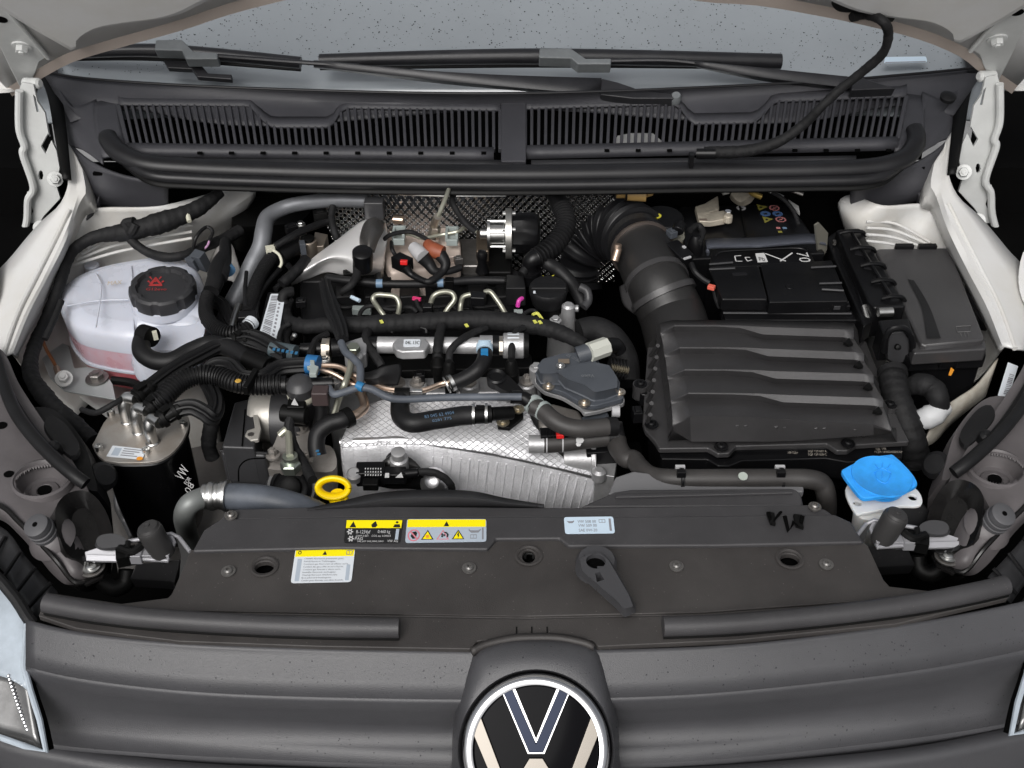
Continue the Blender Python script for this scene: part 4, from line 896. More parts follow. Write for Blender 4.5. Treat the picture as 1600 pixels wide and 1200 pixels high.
# coolant hose leaving the tank
ch = T('coolant_hose', 'thick black rubber hose curving from the tank nipple towards the engine', 'hose', (300, 560, -.02))
build('hose', g_tube([(231, 519, -.002), (222, 532, -.002), (222, 550, -.004), (240, 563, -.008), (268, 564, -.008), (300, 548, -.004), (330, 538, .0), (362, 545, .002), (385, 560, .002), (398, 566, .002)], .0118, n=20, seg=8), RUB, ch)
build('spring_clamp', [g_tube([H(222+2*k, 522+3*k, .002), H(238+2*k, 527+3*k, .004)], .0135, n=20, seg=2, flat=1) for k in (0,)], PLD, ch)
build('clamp_ear', g_box(H(226, 515, .012), .006, .005, .012, rz=.4), STEEL, ch); build('clamp_ear', g_box(H(241, 518, .012), .006, .005, .012, rz=.4), CREAM, ch)
build('end_fitting', [g_tube([(386, 560, .003), (420, 574, .002)], .0128, n=20), g_tube([(416, 572, .002), (430, 577, .0)], .008, n=16)], PLD, ch)

def hose(name, label, pts, r, m=RUB, cat='hose', base=None, **k):
    return build(name, g_tube(pts, r, **k), m, label=label, cat=cat)
# wiring along the white wing
hw = T('wing_wiring_loom', 'taped black wiring loom running around the left side of the coolant tank', 'wiring loom', (100, 480, .0))
build('main_run', [g_tube([(345, 300, .06), (310, 325, .05), (275, 340, .045), (238, 352, .04), (200, 362, .035), (150, 370, .028), (118, 388, .02), (104, 412, .012), (92, 448, .0), (76, 490, -.02), (58, 530, -.03), (48, 562, -.03), (50, 590, -.03), (72, 622, -.035), (98, 648, -.04), (122, 668, -.045), (146, 690, -.05)], [.0075, .012, .015, .012, .008, .007, .008, .008, .009, .010, .011, .011, .010], n=14, seg=10, wob=.10)], TAPE, hw)
build('branch', g_tube([(200, 368, .03), (212, 382, .02), (235, 396, .01), (262, 402, .01), (290, 398, .01), (320, 385, .005), (350, 374, .0), (375, 360, .0)], [.006, .0065, .0065, .008, .009], n=12, seg=8, wob=.08), TAPE, hw)
build('branch', g_tube([(212, 350, .05), (205, 362, .04), (196, 350, .045), (210, 346, .05)], .007, n=10), TAPE, hw)
build('thin_lead', g_tube([(300, 402, .0), (306, 372, .03), (322, 355, .035), (332, 362, .03), (324, 382, .01), (318, 392, .0)], .0026, n=8), RUB, hw)
build('purple_lead', g_tube([(328, 372, .02), (324, 384, .01), (314, 392, .004)], .0017, n=8), mat('mauve_wire', (.45, .25, .42), .5), hw)
build('clip', g_tube([(292, 331, .052), (296, 346, .045)], .0035, n=8), CREAM, hw)
build('plug_connector', [g_box(H(308, 396, .018), .018, .014, .03, rz=-.5, rx=.3), g_box(H(298, 402, .010), .016, .012, .022, rz=-.5, rx=.3)], ACT, hw, bev=.001)
build('plug_connector', [g_box(H(306, 402, .002), .015, .02, .014, rz=-.5)], RUB, hw, bev=.001)
# copper earth lead and bolt
hb = T('earth_lead', 'brown earth lead bolted to the grey bracket beside the coolant tank', 'cable', (85, 560, -.08))
build('lead', g_tube([(66, 512, -.05), (64, 522, -.05), (72, 545, -.07), (84, 566, -.08), (92, 584, -.085)], .0024, n=8), mat('brown_wire', (.30, .12, .05), .4), hb)
build('crimp', g_tube([(88, 574, -.082), (93, 588, -.085)], .0042, n=8), COPPER, hb)
bolt(hb, H(100, 592, -.082), 0, 0, r=.0075, m=WHITE, ax=(.2, -.5, .8))
tb = T('tank_bracket', 'grey metal bracket plate with round bolt below the coolant tank', 'bracket', (140, 600, -.10))
tbp = build('plate', g_slab([(60, 545), (78, 528), (108, 540), (116, 575), (138, 573), (162, 578), (176, 600), (181, 624), (100, 610), (78, 590)], -.095, .003), mat('grey_zinc_plate', (.40, .42, .42), .4, .3, spots=.2), tb, bev=.001)
bolt(tb, 152, 592, -.094, r=.010, m=DSTEEL)
build('drain', g_tube([(176, 594, -.10), (205, 598, -.10), (225, 606, -.10)], .006, n=10), PLD, tb)

# ================================================================ FUEL FILTER
ff = T('fuel_filter', 'black fuel filter canister under a dusty steel lid with three pipe elbows', 'filter', (220, 800, -.2))
lid = [(216, 640), (200, 645), (170, 650), (148, 688), (145, 698), (165, 720), (232, 722), (262, 712), (284, 690), (295, 665), (292, 648), (270, 636), (240, 634)]
FZ = -.035
build('lid', g_slab(lid, FZ, .004, smooth=3), mat('dusty_steel_lid', (.40, .385, .365), .42, .5, grain=.1, spots=.3, sc2=18, spotcol=(.30, .26, .22)), ff, bev=.0008)
fc = sum((H(x, y, FZ) for x, y in lid), Vector())/len(lid)+Vector((.006, .0, 0))
build('canister', g_stack([[fc+(H(x, y, FZ)-fc)*s+Vector((0, 0, dz)) for x, y in lid] for s, dz in ((.97, -.0042), (1.0, -.006), (.99, -.010), (.90, -.02), (.88, -.10), (.82, -.15), (.55, -.17))], 60), PLG, ff)
for x, y in ((174, 648), (156, 703), (229, 708), (287, 666)): build('lid_screw', g_lathe((x, y, FZ), (0, 0, 1), [(0, .0048), (.007, .0046), (.0072, .0028), (.004, .0026)], n=16), STEEL, ff)
def elbow(p, q):
    (x, y), (x2, y2) = p, q
    e = build('pipe_elbow', [g_tube([H(x, y, FZ), H(x, y, FZ)+Vector((0, 0, .022)), H(x+2, y, FZ)+Vector((.003, .004, .034)), H(x2, y2, FZ+.036)], .0072, n=16, seg=6), g_lathe((x, y, FZ), (0, 0, 1), [(0, .0085), (.002, .0085), (.003, .0075)], n=20)], STEEL, ff)
elbow((200, 659), (212, 624)); elbow((218, 675), (230, 642)); elbow((239, 692), (250, 661))
st = Sticker('filter_label', [(176, 696), (229, 702), (222, 718), (166, 713)], FZ+.0006, ff, r=1)
for k in range(4): st.rect(INKG, .36, .12+.2*k, .36+random.uniform(.3, .55), .2+.2*k)
st.rect(STKG, .10, .15, .30, .85); st.ell(SORG, .92, .92, .18, .36, 2); st.done()
# lettering on canister side
lp = fc+Vector((.060, -.022, -.05))
def sidetext(t, a, b, yy, h, m=INKL):
    """white lettering wrapped on the canister's right shoulder"""
    O = Y(*a, yy); E = Y(*b, yy); return build('print', [_side(t, O, E, h)], m, ff, flat=True)
def _side(t, O, E, h):
    V, F = g_text(t, (800, 600), (900, 600), 0.0, 10, 0)
    o = H(800, 600, 0); wd = (H(900, 600, 0)-o).length; X = (E-O); Wd = X.length; X = X.normalized(); U = Vector((-.35, .25, .9)); U = (U-X*U.dot(X)).normalized()
    hh = (H(800, 590, 0)-o).length
    return [O+X*((v-o).x/wd*Wd)+U*((v-o).y/hh*h) for v in V], F
fy = H(293, 740, -.10).y-.034
sidetext('VW', (286, 752), (296, 734), fy, .012); sidetext('FOR', (292, 758), (299, 748), fy, .005); sidetext('08', (296, 772), (304, 758), fy, .008)
build('support_strut', g_tube([(205, 728, -.12), (190, 760, -.16), (188, 790, -.18), (200, 815, -.2), (212, 840, -.2)], .008, n=14), ALU, label='bent grey metal tube standing behind the headlight bracket on the left', cat='tube')
build('chassis_rail', g_loft([[H(160, 735, -.20), H(200, 730, -.2), H(300, 700, -.2), H(350, 690, -.2)], [H(185, 900, -.24), H(230, 900, -.24), H(330, 860, -.24), H(370, 840, -.24)]], 12, 2), mat('dirty_rail_paint', (.20, .19, .18), .5, spots=.5, sc2=15), label='dirty grey chassis rail seen below the fuel filter', cat='chassis rail', solid=.004)
for x, y in ((166, 753), (207, 796), (219, 820), (318, 740)): build('rail_hole', g_lathe(H(x, y, -.196), (0, 0, 1), [(0, .005), (.0005, .005)], n=14), VOID, label='small round hole in the dirty chassis rail', cat='hole', group='holes in the chassis rail') if x == 999 else None

# hoses from filter to the right (pleated and ribbed)
def fhose(label, pts, r, kind):
    h = T('fuel_hose', label, 'fuel hose', toV(pts[2]), 'fuel hoses between filter and engine')
    kw = dict(ribs=8, ribh=.0017) if kind == 'pleat' else dict(corr=.0013, pitch=.0042)
    build('sleeve', g_tube(pts, r, n=36 if kind == 'pleat' else 16, seg=10, **kw), RUB, h)
    a, b = toV(pts[0]), toV(pts[1]); dd = (b-a).normalized()
    build('quick_connector', [g_tube([a-dd*.012, a+dd*.018], .0098, n=16), g_tube([a-dd*.008, a-dd*.002], .012, n=12), g_tube([a+dd*.008, a+dd*.013], .0115, n=12), g_box(a+Vector((0, 0, .013)), .010, .014, .008, rz=-.6)], PLD, h, bev=.0008)
    return h
h1 = fhose('pleated fuel hose from the rearmost filter elbow up behind the coolant hose', [(222, 615, .001), (240, 600, .004), (275, 575, .006), (310, 556, .006), (345, 540, .004), (380, 540, .002), (420, 552, .0)], .0085, 'pleat')
h2 = fhose('ribbed fuel hose from the middle filter elbow arching to the tee fitting', [(241, 633, .002), (255, 622, .006), (280, 598, .012), (310, 586, .014), (340, 588, .012), (370, 598, .010), (400, 602, .008), (440, 600, .008)], .0115, 'rib')
h3 = fhose('pleated fuel hose looping from the front filter elbow down behind the filter', [(261, 650, .002), (278, 640, .006), (300, 636, .008), (318, 644, .002), (332, 652, -.006), (338, 630, -.004), (328, 605, -.002), (322, 590, .004), (335, 572, .012), (360, 572, .014), (380, 590, .012), (410, 590, .012), (440, 574, .012), (490, 570, .012)], .0088, 'pleat')
build('yellow_mark', g_lathe(H(372, 595, .022), (0, 0, 1), [(0, .004), (.0008, .003)], n=8), mat('ochre_mark', (.5, .3, .05), .5), h2)
build('retaining_strap', g_poly([H(x, y, .026) for x, y in ((396, 574), (404, 576), (386, 606), (378, 604))], Vector((0, 0, 1)), .012), PLD, h2, bev=.001)
h4 = fhose('pleated hose with blue print running right to the blue clamp', [(378, 530, .008), (392, 528, .012), (410, 534, .012), (430, 545, .012), (450, 556, .012)], .0105, 'pleat')
build('blue_print_sleeve', g_tube([(424, 545, .012), (462, 552, .012)], .0105, n=18), mat('smoky_tube', (.06, .08, .09), .35), h4)
build('blue_print', [g_box(H(428+7*k, 545+1.2*k, .0235), .0035, .005, .001) for k in range(6)], BLUED, h4)
bc = T('blue_hose_clip', 'blue and grey plastic clip holding the fuel lines at the engine corner', 'clip', (488, 578, .02))
build('blue_band', [g_tube([(480, 569, .012), (498, 571, .012)], .0125, n=16)], mat('clip_blue', (.02, .13, .32), .45), bc)
build('grey_clip', g_slab([(484, 562), (491, 562), (492, 570), (498, 572), (494, 584), (483, 584), (484, 575), (479, 572), (485, 570)], .028, .006), GREYC, bc, bev=.0008)
# copper return pipes
cp = T('fuel_return_pipes', 'bundle of copper coloured fuel pipes running across the engine front', 'pipe', (560, 590, -.02))
for pts in ([(498, 571, .004), (530, 573, .002), (548, 585, -.006), (560, 598, -.01)], [(498, 578, .002), (520, 584, .0), (545, 598, -.008), (560, 604, -.012)], [(580, 596, -.02), (600, 606, -.022), (625, 610, -.022), (660, 610, -.022), (690, 600, -.02), (710, 598, -.02)], [(540, 586, 0), (556, 588, 0), (568, 600, -.005)]):
    build('pipe', g_tube(pts, .0035, n=10), COPPER, cp)
build('pipe_band', g_box(H(641, 609, -.0165), .030, .006, .005), STEEL, cp, bev=.0006)
ps = build('dull_pipe', g_tube([(549, 563, .012), (546, 580, .008), (538, 602, .002), (530, 622, -.02), (522, 648, -.04)], .0042, n=10), PIPE, cp)
# blue-grey return hoses
rh = T('return_hose', 'thin slate blue return hose forking across the front of the engine', 'hose', (600, 610, .0))
build('hose', g_tube([(533, 535, .02), (540, 550, .02), (552, 560, .02), (562, 572, .018), (563, 590, .016), (562, 605, .014)], .0048, n=12, seg=8), BLUEH, rh)
build('hose', g_tube([(514, 606, .008), (522, 616, .008), (540, 612, .01), (560, 606, .013), (580, 608, .012), (605, 620, .008), (630, 624, .004), (700, 621, .002), (800, 620, .002), (815, 620, .002)], .0046, n=12, seg=8), BLUEH, rh)
build('blue_joint', g_tube([(558, 602, .015), (568, 606, .014)], .006, n=12), mat('clip_blue2', (.02, .15, .32), .45), rh)
# tee fitting with pressure sensor
tf = T('fuel_tee', 'black plastic tee fitting with cream ringed pressure sensor hanging from it', 'fitting', (470, 605, .0))
build('tee_bar', [g_tube([(430, 602, .006), (520, 599, .006)], .0085, n=18), g_tube([(440, 602, .006), (448, 601.7, .006)], .012, n=18), g_tube([(420, 602, .006), (428, 602, .006)], .0125, n=18), g_tube([(506, 600, .006), (522, 599, .006)], .006, n=14)], PLG, tf)
build('sensor_body', g_lathe(H(468, 598, .012), (0, -.15, 1), [(-.06, .011), (-.045, .013), (-.03, .015), (-.028, .0165), (-.020, .0165), (-.016, .0175), (-.002, .0175), (.004, .012), (.006, .006)], n=28), ALTB, tf)
build('cream_ring', g_lathe(H(468, 598, .012)+Vector((0, .004, -.026)), (0, -.15, 1), [(0, .0160), (.004, .0178), (.009, .0182), (.0135, .0172)], n=28), mat('cream_ring', (.52, .51, .42), .4), tf)
build('plug', [g_box(H(463, 628, -.005), .022, .018, .035, rx=.1), g_tube([(440, 645, -.02), (480, 650, -.02)], .011, n=14)], PLD, tf, bev=.002)
build('white_arrow', g_poly([H(x, y, .0) for x, y in ((460, 622), (466, 633), (455, 632))], Vector((0, -.3, 1)).normalized(), .001), INKL, tf)
build('cable', g_tube([(454, 652, -.02), (452, 670, -.03), (458, 695, -.045), (468, 712, -.055), (478, 730, -.06), (488, 750, -.06)], .006, n=10, wob=.08), TAPE, tf)
build('down_hose', g_tube([(499, 600, .0), (499, 615, -.01), (502, 640, -.03), (500, 665, -.05)], [.0095, .009, .0095], n=18), RUB, tf)
build('elbow_block', g_box(H(500, 608, .014), .020, .018, .02), mat('brown_black_clip', (.05, .035, .035), .5), tf, bev=.002)
# lower coolant elbow
lh = T('coolant_elbow_hose', 'black elbow hose joining a copper coloured stub above the power steering side', 'hose', (510, 670, -.04))
build('hose', g_tube([(548, 650, -.022), (535, 656, -.022), (515, 662, -.026), (498, 676, -.034), (494, 695, -.045), (497, 712, -.055)], .0105, n=18, seg=8), RUB, lh)
build('clamp', g_tube([(548, 650, -.022), (538, 655, -.022)], .0125, n=18), PLD, lh)
build('stub', g_tube([(545, 652, -.022), (560, 646, -.022), (570, 636, -.026), (566, 618, -.03), (560, 610, -.03)], .006, n=12), COPPER, lh)
build('blue_ink', [g_box(H(496+2*(k % 2), 694+5*k, -.043), .004, .003, .001) for k in range(4)], BLUED, lh)
# ================================================================ LEFT FRONT OF ENGINE (alternator side)
bl = T('belt_cover', 'matt charcoal box cover at the left front of the engine', 'cover', (385, 700, -.1))
build('top_shell', g_slab([(366, 628), (392, 622), (400, 640), (398, 700), (346, 698)], -.05, .06), ALTB, bl, bev=.003)
build('front_shell', g_slab([(346, 700), (418, 704), (415, 712), (343, 708)], -.062, .075), ALTB, bl, bev=.005)
build('cover_seam', g_tube([(383, 640, -.0485), (378, 697, -.0485)], .0008, n=6), VOID, bl)
build('rib_line', g_tube([(344, 704, -.060), (418, 708, -.060)], .0016, n=6), RUBS, bl)
build('panel_edge', g_tube([Y(373, 752, .215), Y(374, 730, .215), Y(388, 718, .215), Y(414, 716, .215)], .0009, n=6), VOID, bl)
alt = T('alternator_housing', 'cast aluminium alternator housing with bolted lugs beside the charcoal cover', 'alternator', (440, 680, -.12))
build('cast_ring', g_lathe(H(425, 650, -.07), (1, 0, 0), [(-.025, .03), (-.02, .033), (.006, .033), (.01, .028)], n=32), mat('light_cast', (.50, .48, .44), .45, .5, grain=.5, gs=300), alt)
build('dark_drum', g_lathe(H(440, 655, -.075), (1, 0, 0), [(-.008, .040), (.03, .040), (.036, .03)], n=36), ALTB, alt)
build('ear', g_slab([(394, 642), (402, 640), (408, 670), (404, 686), (392, 688), (382, 680), (386, 672), (398, 668)], -.048, .006), MATS['light_cast'], alt, bev=.0015)
build('ear_hole', g_lathe(H(392, 679, -.0478), (0, 0, 1), [(0, .004), (.0006, .004)], n=14), DSTEEL, alt)
build('cast_bracket', g_stack([[H(*p) for p in ((430, 690, -.07), (440, 672, -.068), (478, 664, -.065), (490, 690, -.068), (520, 700, -.075), (522, 735, -.085), (470, 735, -.085), (418, 732, -.085), (420, 712, -.08))], [H(*p) for p in ((430, 730, -.12), (440, 712, -.12), (478, 700, -.12), (490, 720, -.12), (522, 730, -.12), (524, 770, -.13), (470, 775, -.13), (418, 770, -.13), (420, 750, -.12))]], 40), ALUD, alt)
build('cast_block_top', g_slab([(400, 622), (460, 615), (470, 660), (440, 668), (402, 660)], -.085, .05), ALUD, alt, bev=.003)
for x, y in ((427, 712), (471, 671), (478, 718)): bolt(alt, x, y, -.066, r=.0058, m=ALUD)
for x, y in ((482, 644),): bolt(alt, x, y, -.05, r=.008, m=ALU)
build('hex_sender', [g_hex(H(453, 722, -.05)-Vector((0, 0, .012)), (0, 0, 1), .0125, .012), g_lathe(H(453, 712, -.042), (0, 0, 1), [(-.01, .009), (0, .009)], n=20)], mat('greenish_zinc', (.46, .50, .44), .3, .9), alt)
build('sender_pipe', g_tube([(450, 668, -.03), (452, 690, -.035), (453, 712, -.04)], .0045, n=10), PIPE, alt)
build('sender_pipe', g_tube([(452, 668, -.03), (446, 672, -.03), (437, 680, -.035)], .0045, n=10), PIPE, alt)
pu = H(452, 762, -.10); pax = Vector((0, -.75, .65))
pm_ = T('pump_pulley', 'round black pump cover facing the camera left of the yellow dipstick ring', 'pump', pu)
build('outer_cover', g_lathe(pu-pax*.03, pax, [(-.02, .034), (.0, .0345), (.014, .033), (.018, .030)], n=44), ALTB, pm_)
build('inner_rim', g_lathe(pu-pax*.012, pax, [(0, .026), (.004, .026), (.006, .022), (.004, .019)], n=40), PLG, pm_)
build('hub', g_lathe(pu-pax*.007, pax, [(0, .014), (.004, .013), (.006, .008)], n=30), PLD, pm_)
build('spigot', g_lathe(H(447, 775, -.085), (0, -.5, .5), [(0, .006), (.006, .005)], n=14), LGREY, pm_)
# dipstick
dp = T('oil_dipstick', 'bright yellow ring handle of the oil dipstick at the engine front', 'dipstick', (522, 780, -.04))
rc = H(521, 762, -.035); V, F = [], []
ring = [rc+Vector((math.cos(a)*.0172, 0, 0))+Vector((0, .55, .83)).normalized()*math.sin(a)*.0105 for a in [k*2*math.pi/20 for k in range(21)]]
V, F = g_tube(ring, .0038, n=14, seg=3, cap=False, flat=1.7); build('ring_handle', (V, F), YEL, dp)
build('stopper', g_lathe(H(528, 778, -.05), (0, -.1, 1), [(-.02, .007), (-.006, .010), (.002, .011), (.006, .009)], n=24), YEL, dp)
build('stopper_ear', g_box(H(538, 776, -.045), .008, .006, .008, rz=-.5), YEL, dp, bev=.001)
build('tube', g_tube([(528, 784, -.06), (530, 800, -.1), (530, 820, -.15)], .007, n=12), PLD, dp)
# big coolant hose front-left
bh = T('radiator_hose', 'thick slate grey radiator hose with crimped metal sleeve at the lower left', 'hose', (400, 780, -.03))
build('rubber', g_tube([(352, 775, -.018), (385, 777, -.018), (420, 781, -.02), (455, 789, -.026), (490, 800, -.04), (515, 812, -.06)], [.0145, .0155, .0155, .0145, .013], n=26, seg=8), BLUEH, bh)
build('metal_tube', g_tube([(300, 856, -.13), (292, 830, -.09), (288, 806, -.035), (296, 788, -.016), (316, 778, -.016), (330, 776, -.017)], .0118, n=22, seg=8), mat('dull_alloy_tube', (.19, .20, .195), .48, .4, spots=.2), bh)
for k, (x, r) in enumerate(((322, .0145), (331, .0165), (340, .0150), (349, .0165))):
    build('crimp_band', g_tube([(x-4.5, 776-k*.4, -.017), (x+4.5, 775.6-k*.4, -.017)], [r*.96, r, r*.96], n=28), STEEL, bh)
build('end_lip', g_tube([(352, 774.5, -.017), (356, 774.7, -.017)], .0178, n=28), STEEL, bh)

# ================================================================ ENGINE BLOCK BODY
eb = T('engine_block', 'cast aluminium cylinder head and block mass behind the silver shield', 'engine block', (680, 560, -.3))
build('head_casting', g_slab([(515, 580), (840, 578), (850, 640), (560, 655), (512, 640)], -.075, .12), ALU, eb, bev=.005)
build('front_rail', g_slab([(600, 590), (832, 586), (836, 612), (604, 616)], -.055, .03), ALU, eb, bev=.004)
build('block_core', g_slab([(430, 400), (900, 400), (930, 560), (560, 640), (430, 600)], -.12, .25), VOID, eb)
for x, y in ((622, 600), (652, 600), (823, 598), (733, 599)):
    build('bolt_boss', g_lathe(H(x, y, -.045), (0, -.1, 1), [(-.02, .014), (0, .013), (.002, .011)], n=26), ALU, eb)
    bolt(eb, x, y-1, -.043, r=.006, m=ALUD)
# shield
sh = T('engine_heat_shield', 'large silver embossed heat shield over the front of the engine', 'heat shield', (730, 700, -.12))
shr = [[(548, 650, -.05), (575, 632, -.045), (620, 622, -.042), (700, 624, -.042), (780, 626, -.042), (826, 634, -.045)],
       [(540, 672, -.055), (575, 660, -.052), (620, 652, -.05), (700, 652, -.05), (780, 655, -.052), (834, 662, -.058)],
       [(533, 690, -.060), (575, 684, -.058), (620, 680, -.056), (700, 684, -.056), (790, 694, -.060), (880, 714, -.080)],
       [(534, 700, -.066), (580, 696, -.062), (640, 694, -.062), (740, 704, -.066), (840, 724, -.080), (945, 748, -.105)]]
build('embossed_top', crumple(g_loft(shr, 60, 5), .0016), SHIELD, sh, solid=.001)
shf_ = [[(532, 694, -.064), (580, 692, -.062), (640, 690, -.0615), (740, 700, -.066), (840, 720, -.080), (948, 742, -.105)],
        [(533, 712, -.078), (580, 712, -.078), (640, 712, -.078), (740, 718, -.082), (840, 734, -.094), (950, 756, -.116)],
        [(538, 760, -.13), (580, 768, -.14), (640, 775, -.14), (740, 785, -.15), (840, 790, -.15), (940, 788, -.15)],
        [(545, 800, -.19), (580, 810, -.2), (640, 815, -.2), (740, 820, -.2), (840, 820, -.2), (930, 810, -.18)]]
build('ribbed_front', crumple(g_loft(shf_, 60, 5), .0022), SHIELDR, sh, solid=.001)
FR_ = g_loft(shf_, 60, 5)[0]
for j in range(20, 59, 2):
    cols_ = [FR_[i*60+j]+Vector((0, -.0004, .0002)) for i in range(5, 16)]
    cols_ = [v+Vector((0, -.5, 1))*.0022*(mnoise.noise(v*40)+.5*mnoise.noise(v*108)) for v in cols_]
    build('pressed_rib', g_tube(cols_[::2], .0011, n=6, seg=2), SHIELDR, sh)
build('rounded_edge', g_tube([(532, 691, -.065), (580, 690, -.063), (640, 688, -.063), (740, 700, -.068), (840, 720, -.083), (946, 746, -.108)], .006, n=12), mat('bright_shield_fold', (.66, .66, .67), .3, .9, grain=.3, gs=200), sh)
build('end_flange', g_loft([[(930, 722, -.095), (948, 738, -.10), (952, 750, -.108)], [(925, 745, -.1), (946, 756, -.115), (950, 770, -.125)]], 10), MATS['bright_shield_fold'], sh, solid=.001)
b = H(622, 706, -.040); build('boss_bolt', [g_lathe(b, (0, -.15, 1), [(-.03, .012), (-.012, .011), (-.010, .0085), (0, .0085), (.001, .006)], n=24)], ALU, sh)
b = H(620, 716, -.06); build('boss_bracket', g_lathe(b, (0, -.2, 1), [(-.03, .016), (-.002, .014), (0, .012)], n=20), RUBS, sh)
for x, y, z in ((786, 660, -.035), (810, 640, -.033)):
    screw(sh, x, y, z, .0052, mat('brass_screw', (.52, .46, .34), .35, .9) if 'brass_screw' not in MATS else MATS['brass_screw'])
# short hose lying on the shield
sho = T('vent_hose', 'short black hose with printed letters lying on the silver shield', 'hose', (700, 650, -.01))
build('hose', g_tube([(627, 622, -.022), (625, 636, -.018), (628, 652, -.014), (645, 661, -.012), (680, 656, -.012), (720, 650, -.012), (738, 649, -.012)], .0118, n=22, seg=8), RUB, sho)
build('open_end', g_tube([(617, 618, -.018), (640, 618, -.018)], .010, n=16), PLD, sho)
build('clamp', [g_tube([(738, 648, -.012), (742, 648, -.012)], .0132, n=20), g_tube([(758, 647, -.012), (762, 647, -.012)], .0132, n=20)], STEEL, sho)
build('union', [g_tube([(738, 649, -.012), (768, 647, -.012)], .0108, n=20), g_box(H(750, 636, .0), .010, .008, .01)], PLD, sho)
build('bracket_arm', [g_tube([(766, 647, -.012), (800, 645, -.02)], .0085, n=16), g_slab([(768, 640), (815, 632), (818, 650), (796, 668), (778, 666), (776, 655)], -.038, .006)], PLD, sho, bev=.001)
build('print', [g_text('83 045 62 4904', (664, 654), (710, 647), -.0002, 5), g_text('0281 775', (676, 660), (706, 655), -.0005, 4)], mat('blue_grey_print', (.10, .17, .26), .5), sho, flat=True)
# speed sensor with cable at the bottom of the shield
sn = T('crank_sensor', 'black two part sensor plug with cable in front of the silver shield', 'sensor', (600, 740, -.05))
build('body', [g_box(H(578, 730, -.052), .034, .022, .022, rz=.02), g_box(H(612, 735, -.055), .034, .016, .016), g_tube([(628, 741, -.06), (654, 738, -.06)], .0058, n=12)], PLG, sn, bev=.002)
build('cable', g_tube([(650, 737, -.06), (675, 738, -.06), (692, 745, -.065), (704, 757, -.075), (706, 766, -.09)], .0045, n=10, wob=.1), TAPE, sn)
build('print', [g_box(H(571+4*i, 732+5*j, -.0505), .0012, .0022, .0005) for i in range(7) for j in range(3)]+[g_poly([H(*p, -.0505) for p in q], Vector((0, 0, 1)), .0005) for q in ([(602, 739), (608, 739), (608, 746), (601, 746)], [(618, 746), (630, 746), (627, 738)])], INKL, sn, flat=True)
build('tag', g_box(H(579, 752, -.055), .018, .012, .01), PLD, sn, bev=.001)
build('mounting_bolt', g_lathe(H(553, 740, -.055), (0, -.3, 1), [(-.01, .009), (0, .009), (.003, .006)], n=18), ALU, sn)

# ================================================================ VALVE COVER AND RAIL
vc = T('valve_cover', 'matt black valve cover with raised ribs in the middle of the engine', 'engine cover', (640, 470, -.06))
build('cover_plate', g_slab([(468, 430), (800, 425), (815, 500), (470, 512)], -.045, .05), PL, vc, bev=.005)
build('rear_step', g_slab([(470, 420), (500, 414), (790, 412), (812, 424), (812, 438), (470, 440)], -.02, .05), PL, vc, bev=.004)
build('left_box', g_slab([(468, 436), (505, 432), (520, 470), (515, 508), (470, 508)], -.022, .04), PLG, vc, bev=.004)
for k, x in enumerate((540, 585, 640, 690, 745, 790)):
    build('raised_block', g_slab([(x-16, 442), (x+14, 440), (x+16, 462), (x-16, 464)], -.028-.004*(k % 2), .02), PL, vc, bev=.003)
for x in (525, 575, 660, 735):
    build('cover_rib', g_tube([(x, 470, -.04), (x+10, 480, -.036), (x+45, 478, -.036), (x+55, 488, -.04)], .0026, n=8), PL, vc)
for k, x in enumerate((512, 563, 618, 676, 722, 768)): build('cover_bolt', g_lathe(H(x, 436, -.016), (0, -.2, 1), [(-.01, .006), (0, .006), (.002, .004)], n=12), PLD, vc)
bcs = Sticker('barcode_label', [(423, 459), (446, 459), (432, 543), (403, 528)], .0, par=None, r=2, label='white barcode label on the left end of the valve cover', cat='label')
bcs.bars(INKG, .10, .04, .55, .93, 26); bcs.text(INKG, '04L', .70, .9, .10, .03)
for k in range(9): bcs.rect(INKG, .66, .18+.075*k, .78, .22+.075*k)
bcs.done()
build('label_carrier', g_slab([(418, 455), (455, 455), (440, 548), (398, 532)], -.002, .05), PLG, label='black end plate of the engine carrying the barcode label', cat='plate', bev=.003)
# injector pipes
for k, (pts, lab) in enumerate((([(600, 493, -.008), (592, 482, .0), (583, 468, .012), (588, 461, .016), (602, 461, .016), (618, 464, .014), (624, 476, .006), (622, 491, -.006)], 'first bent injection pipe from the left, behind the wiring loom'),
                              ([(670, 494, -.008), (672, 478, .0), (678, 462, .014), (692, 456, .018), (706, 458, .016), (710, 468, .01), (700, 482, .0), (694, 492, -.006)], 'second bent injection pipe, right of the pink tag'),
                              ([(719, 490, -.008), (720, 476, .0), (724, 464, .010), (736, 460, .014)], 'third bent injection pipe, left end in the black clamp'),
                              ([(756, 457, .016), (766, 456, .016), (776, 468, .008), (784, 480, .0), (790, 491, -.006)], 'fourth bent injection pipe, right end of the black clamp'))):
    build('injection_pipe', g_tube(pts, .0036, n=12, seg=8), PIPE, label=lab, cat='pipe', group='injection pipes')
build('pipe_clamp', g_box(H(747, 460, .022), .020, .016, .014, rz=-.1), PLG, label='small black clamp block holding two injection pipes', cat='clamp', bev=.002)
build('pipe_clamp', g_box(H(668, 476, .006), .014, .012, .012), PLG, label='small black clamp block beside the pink tag', cat='clamp', bev=.002)
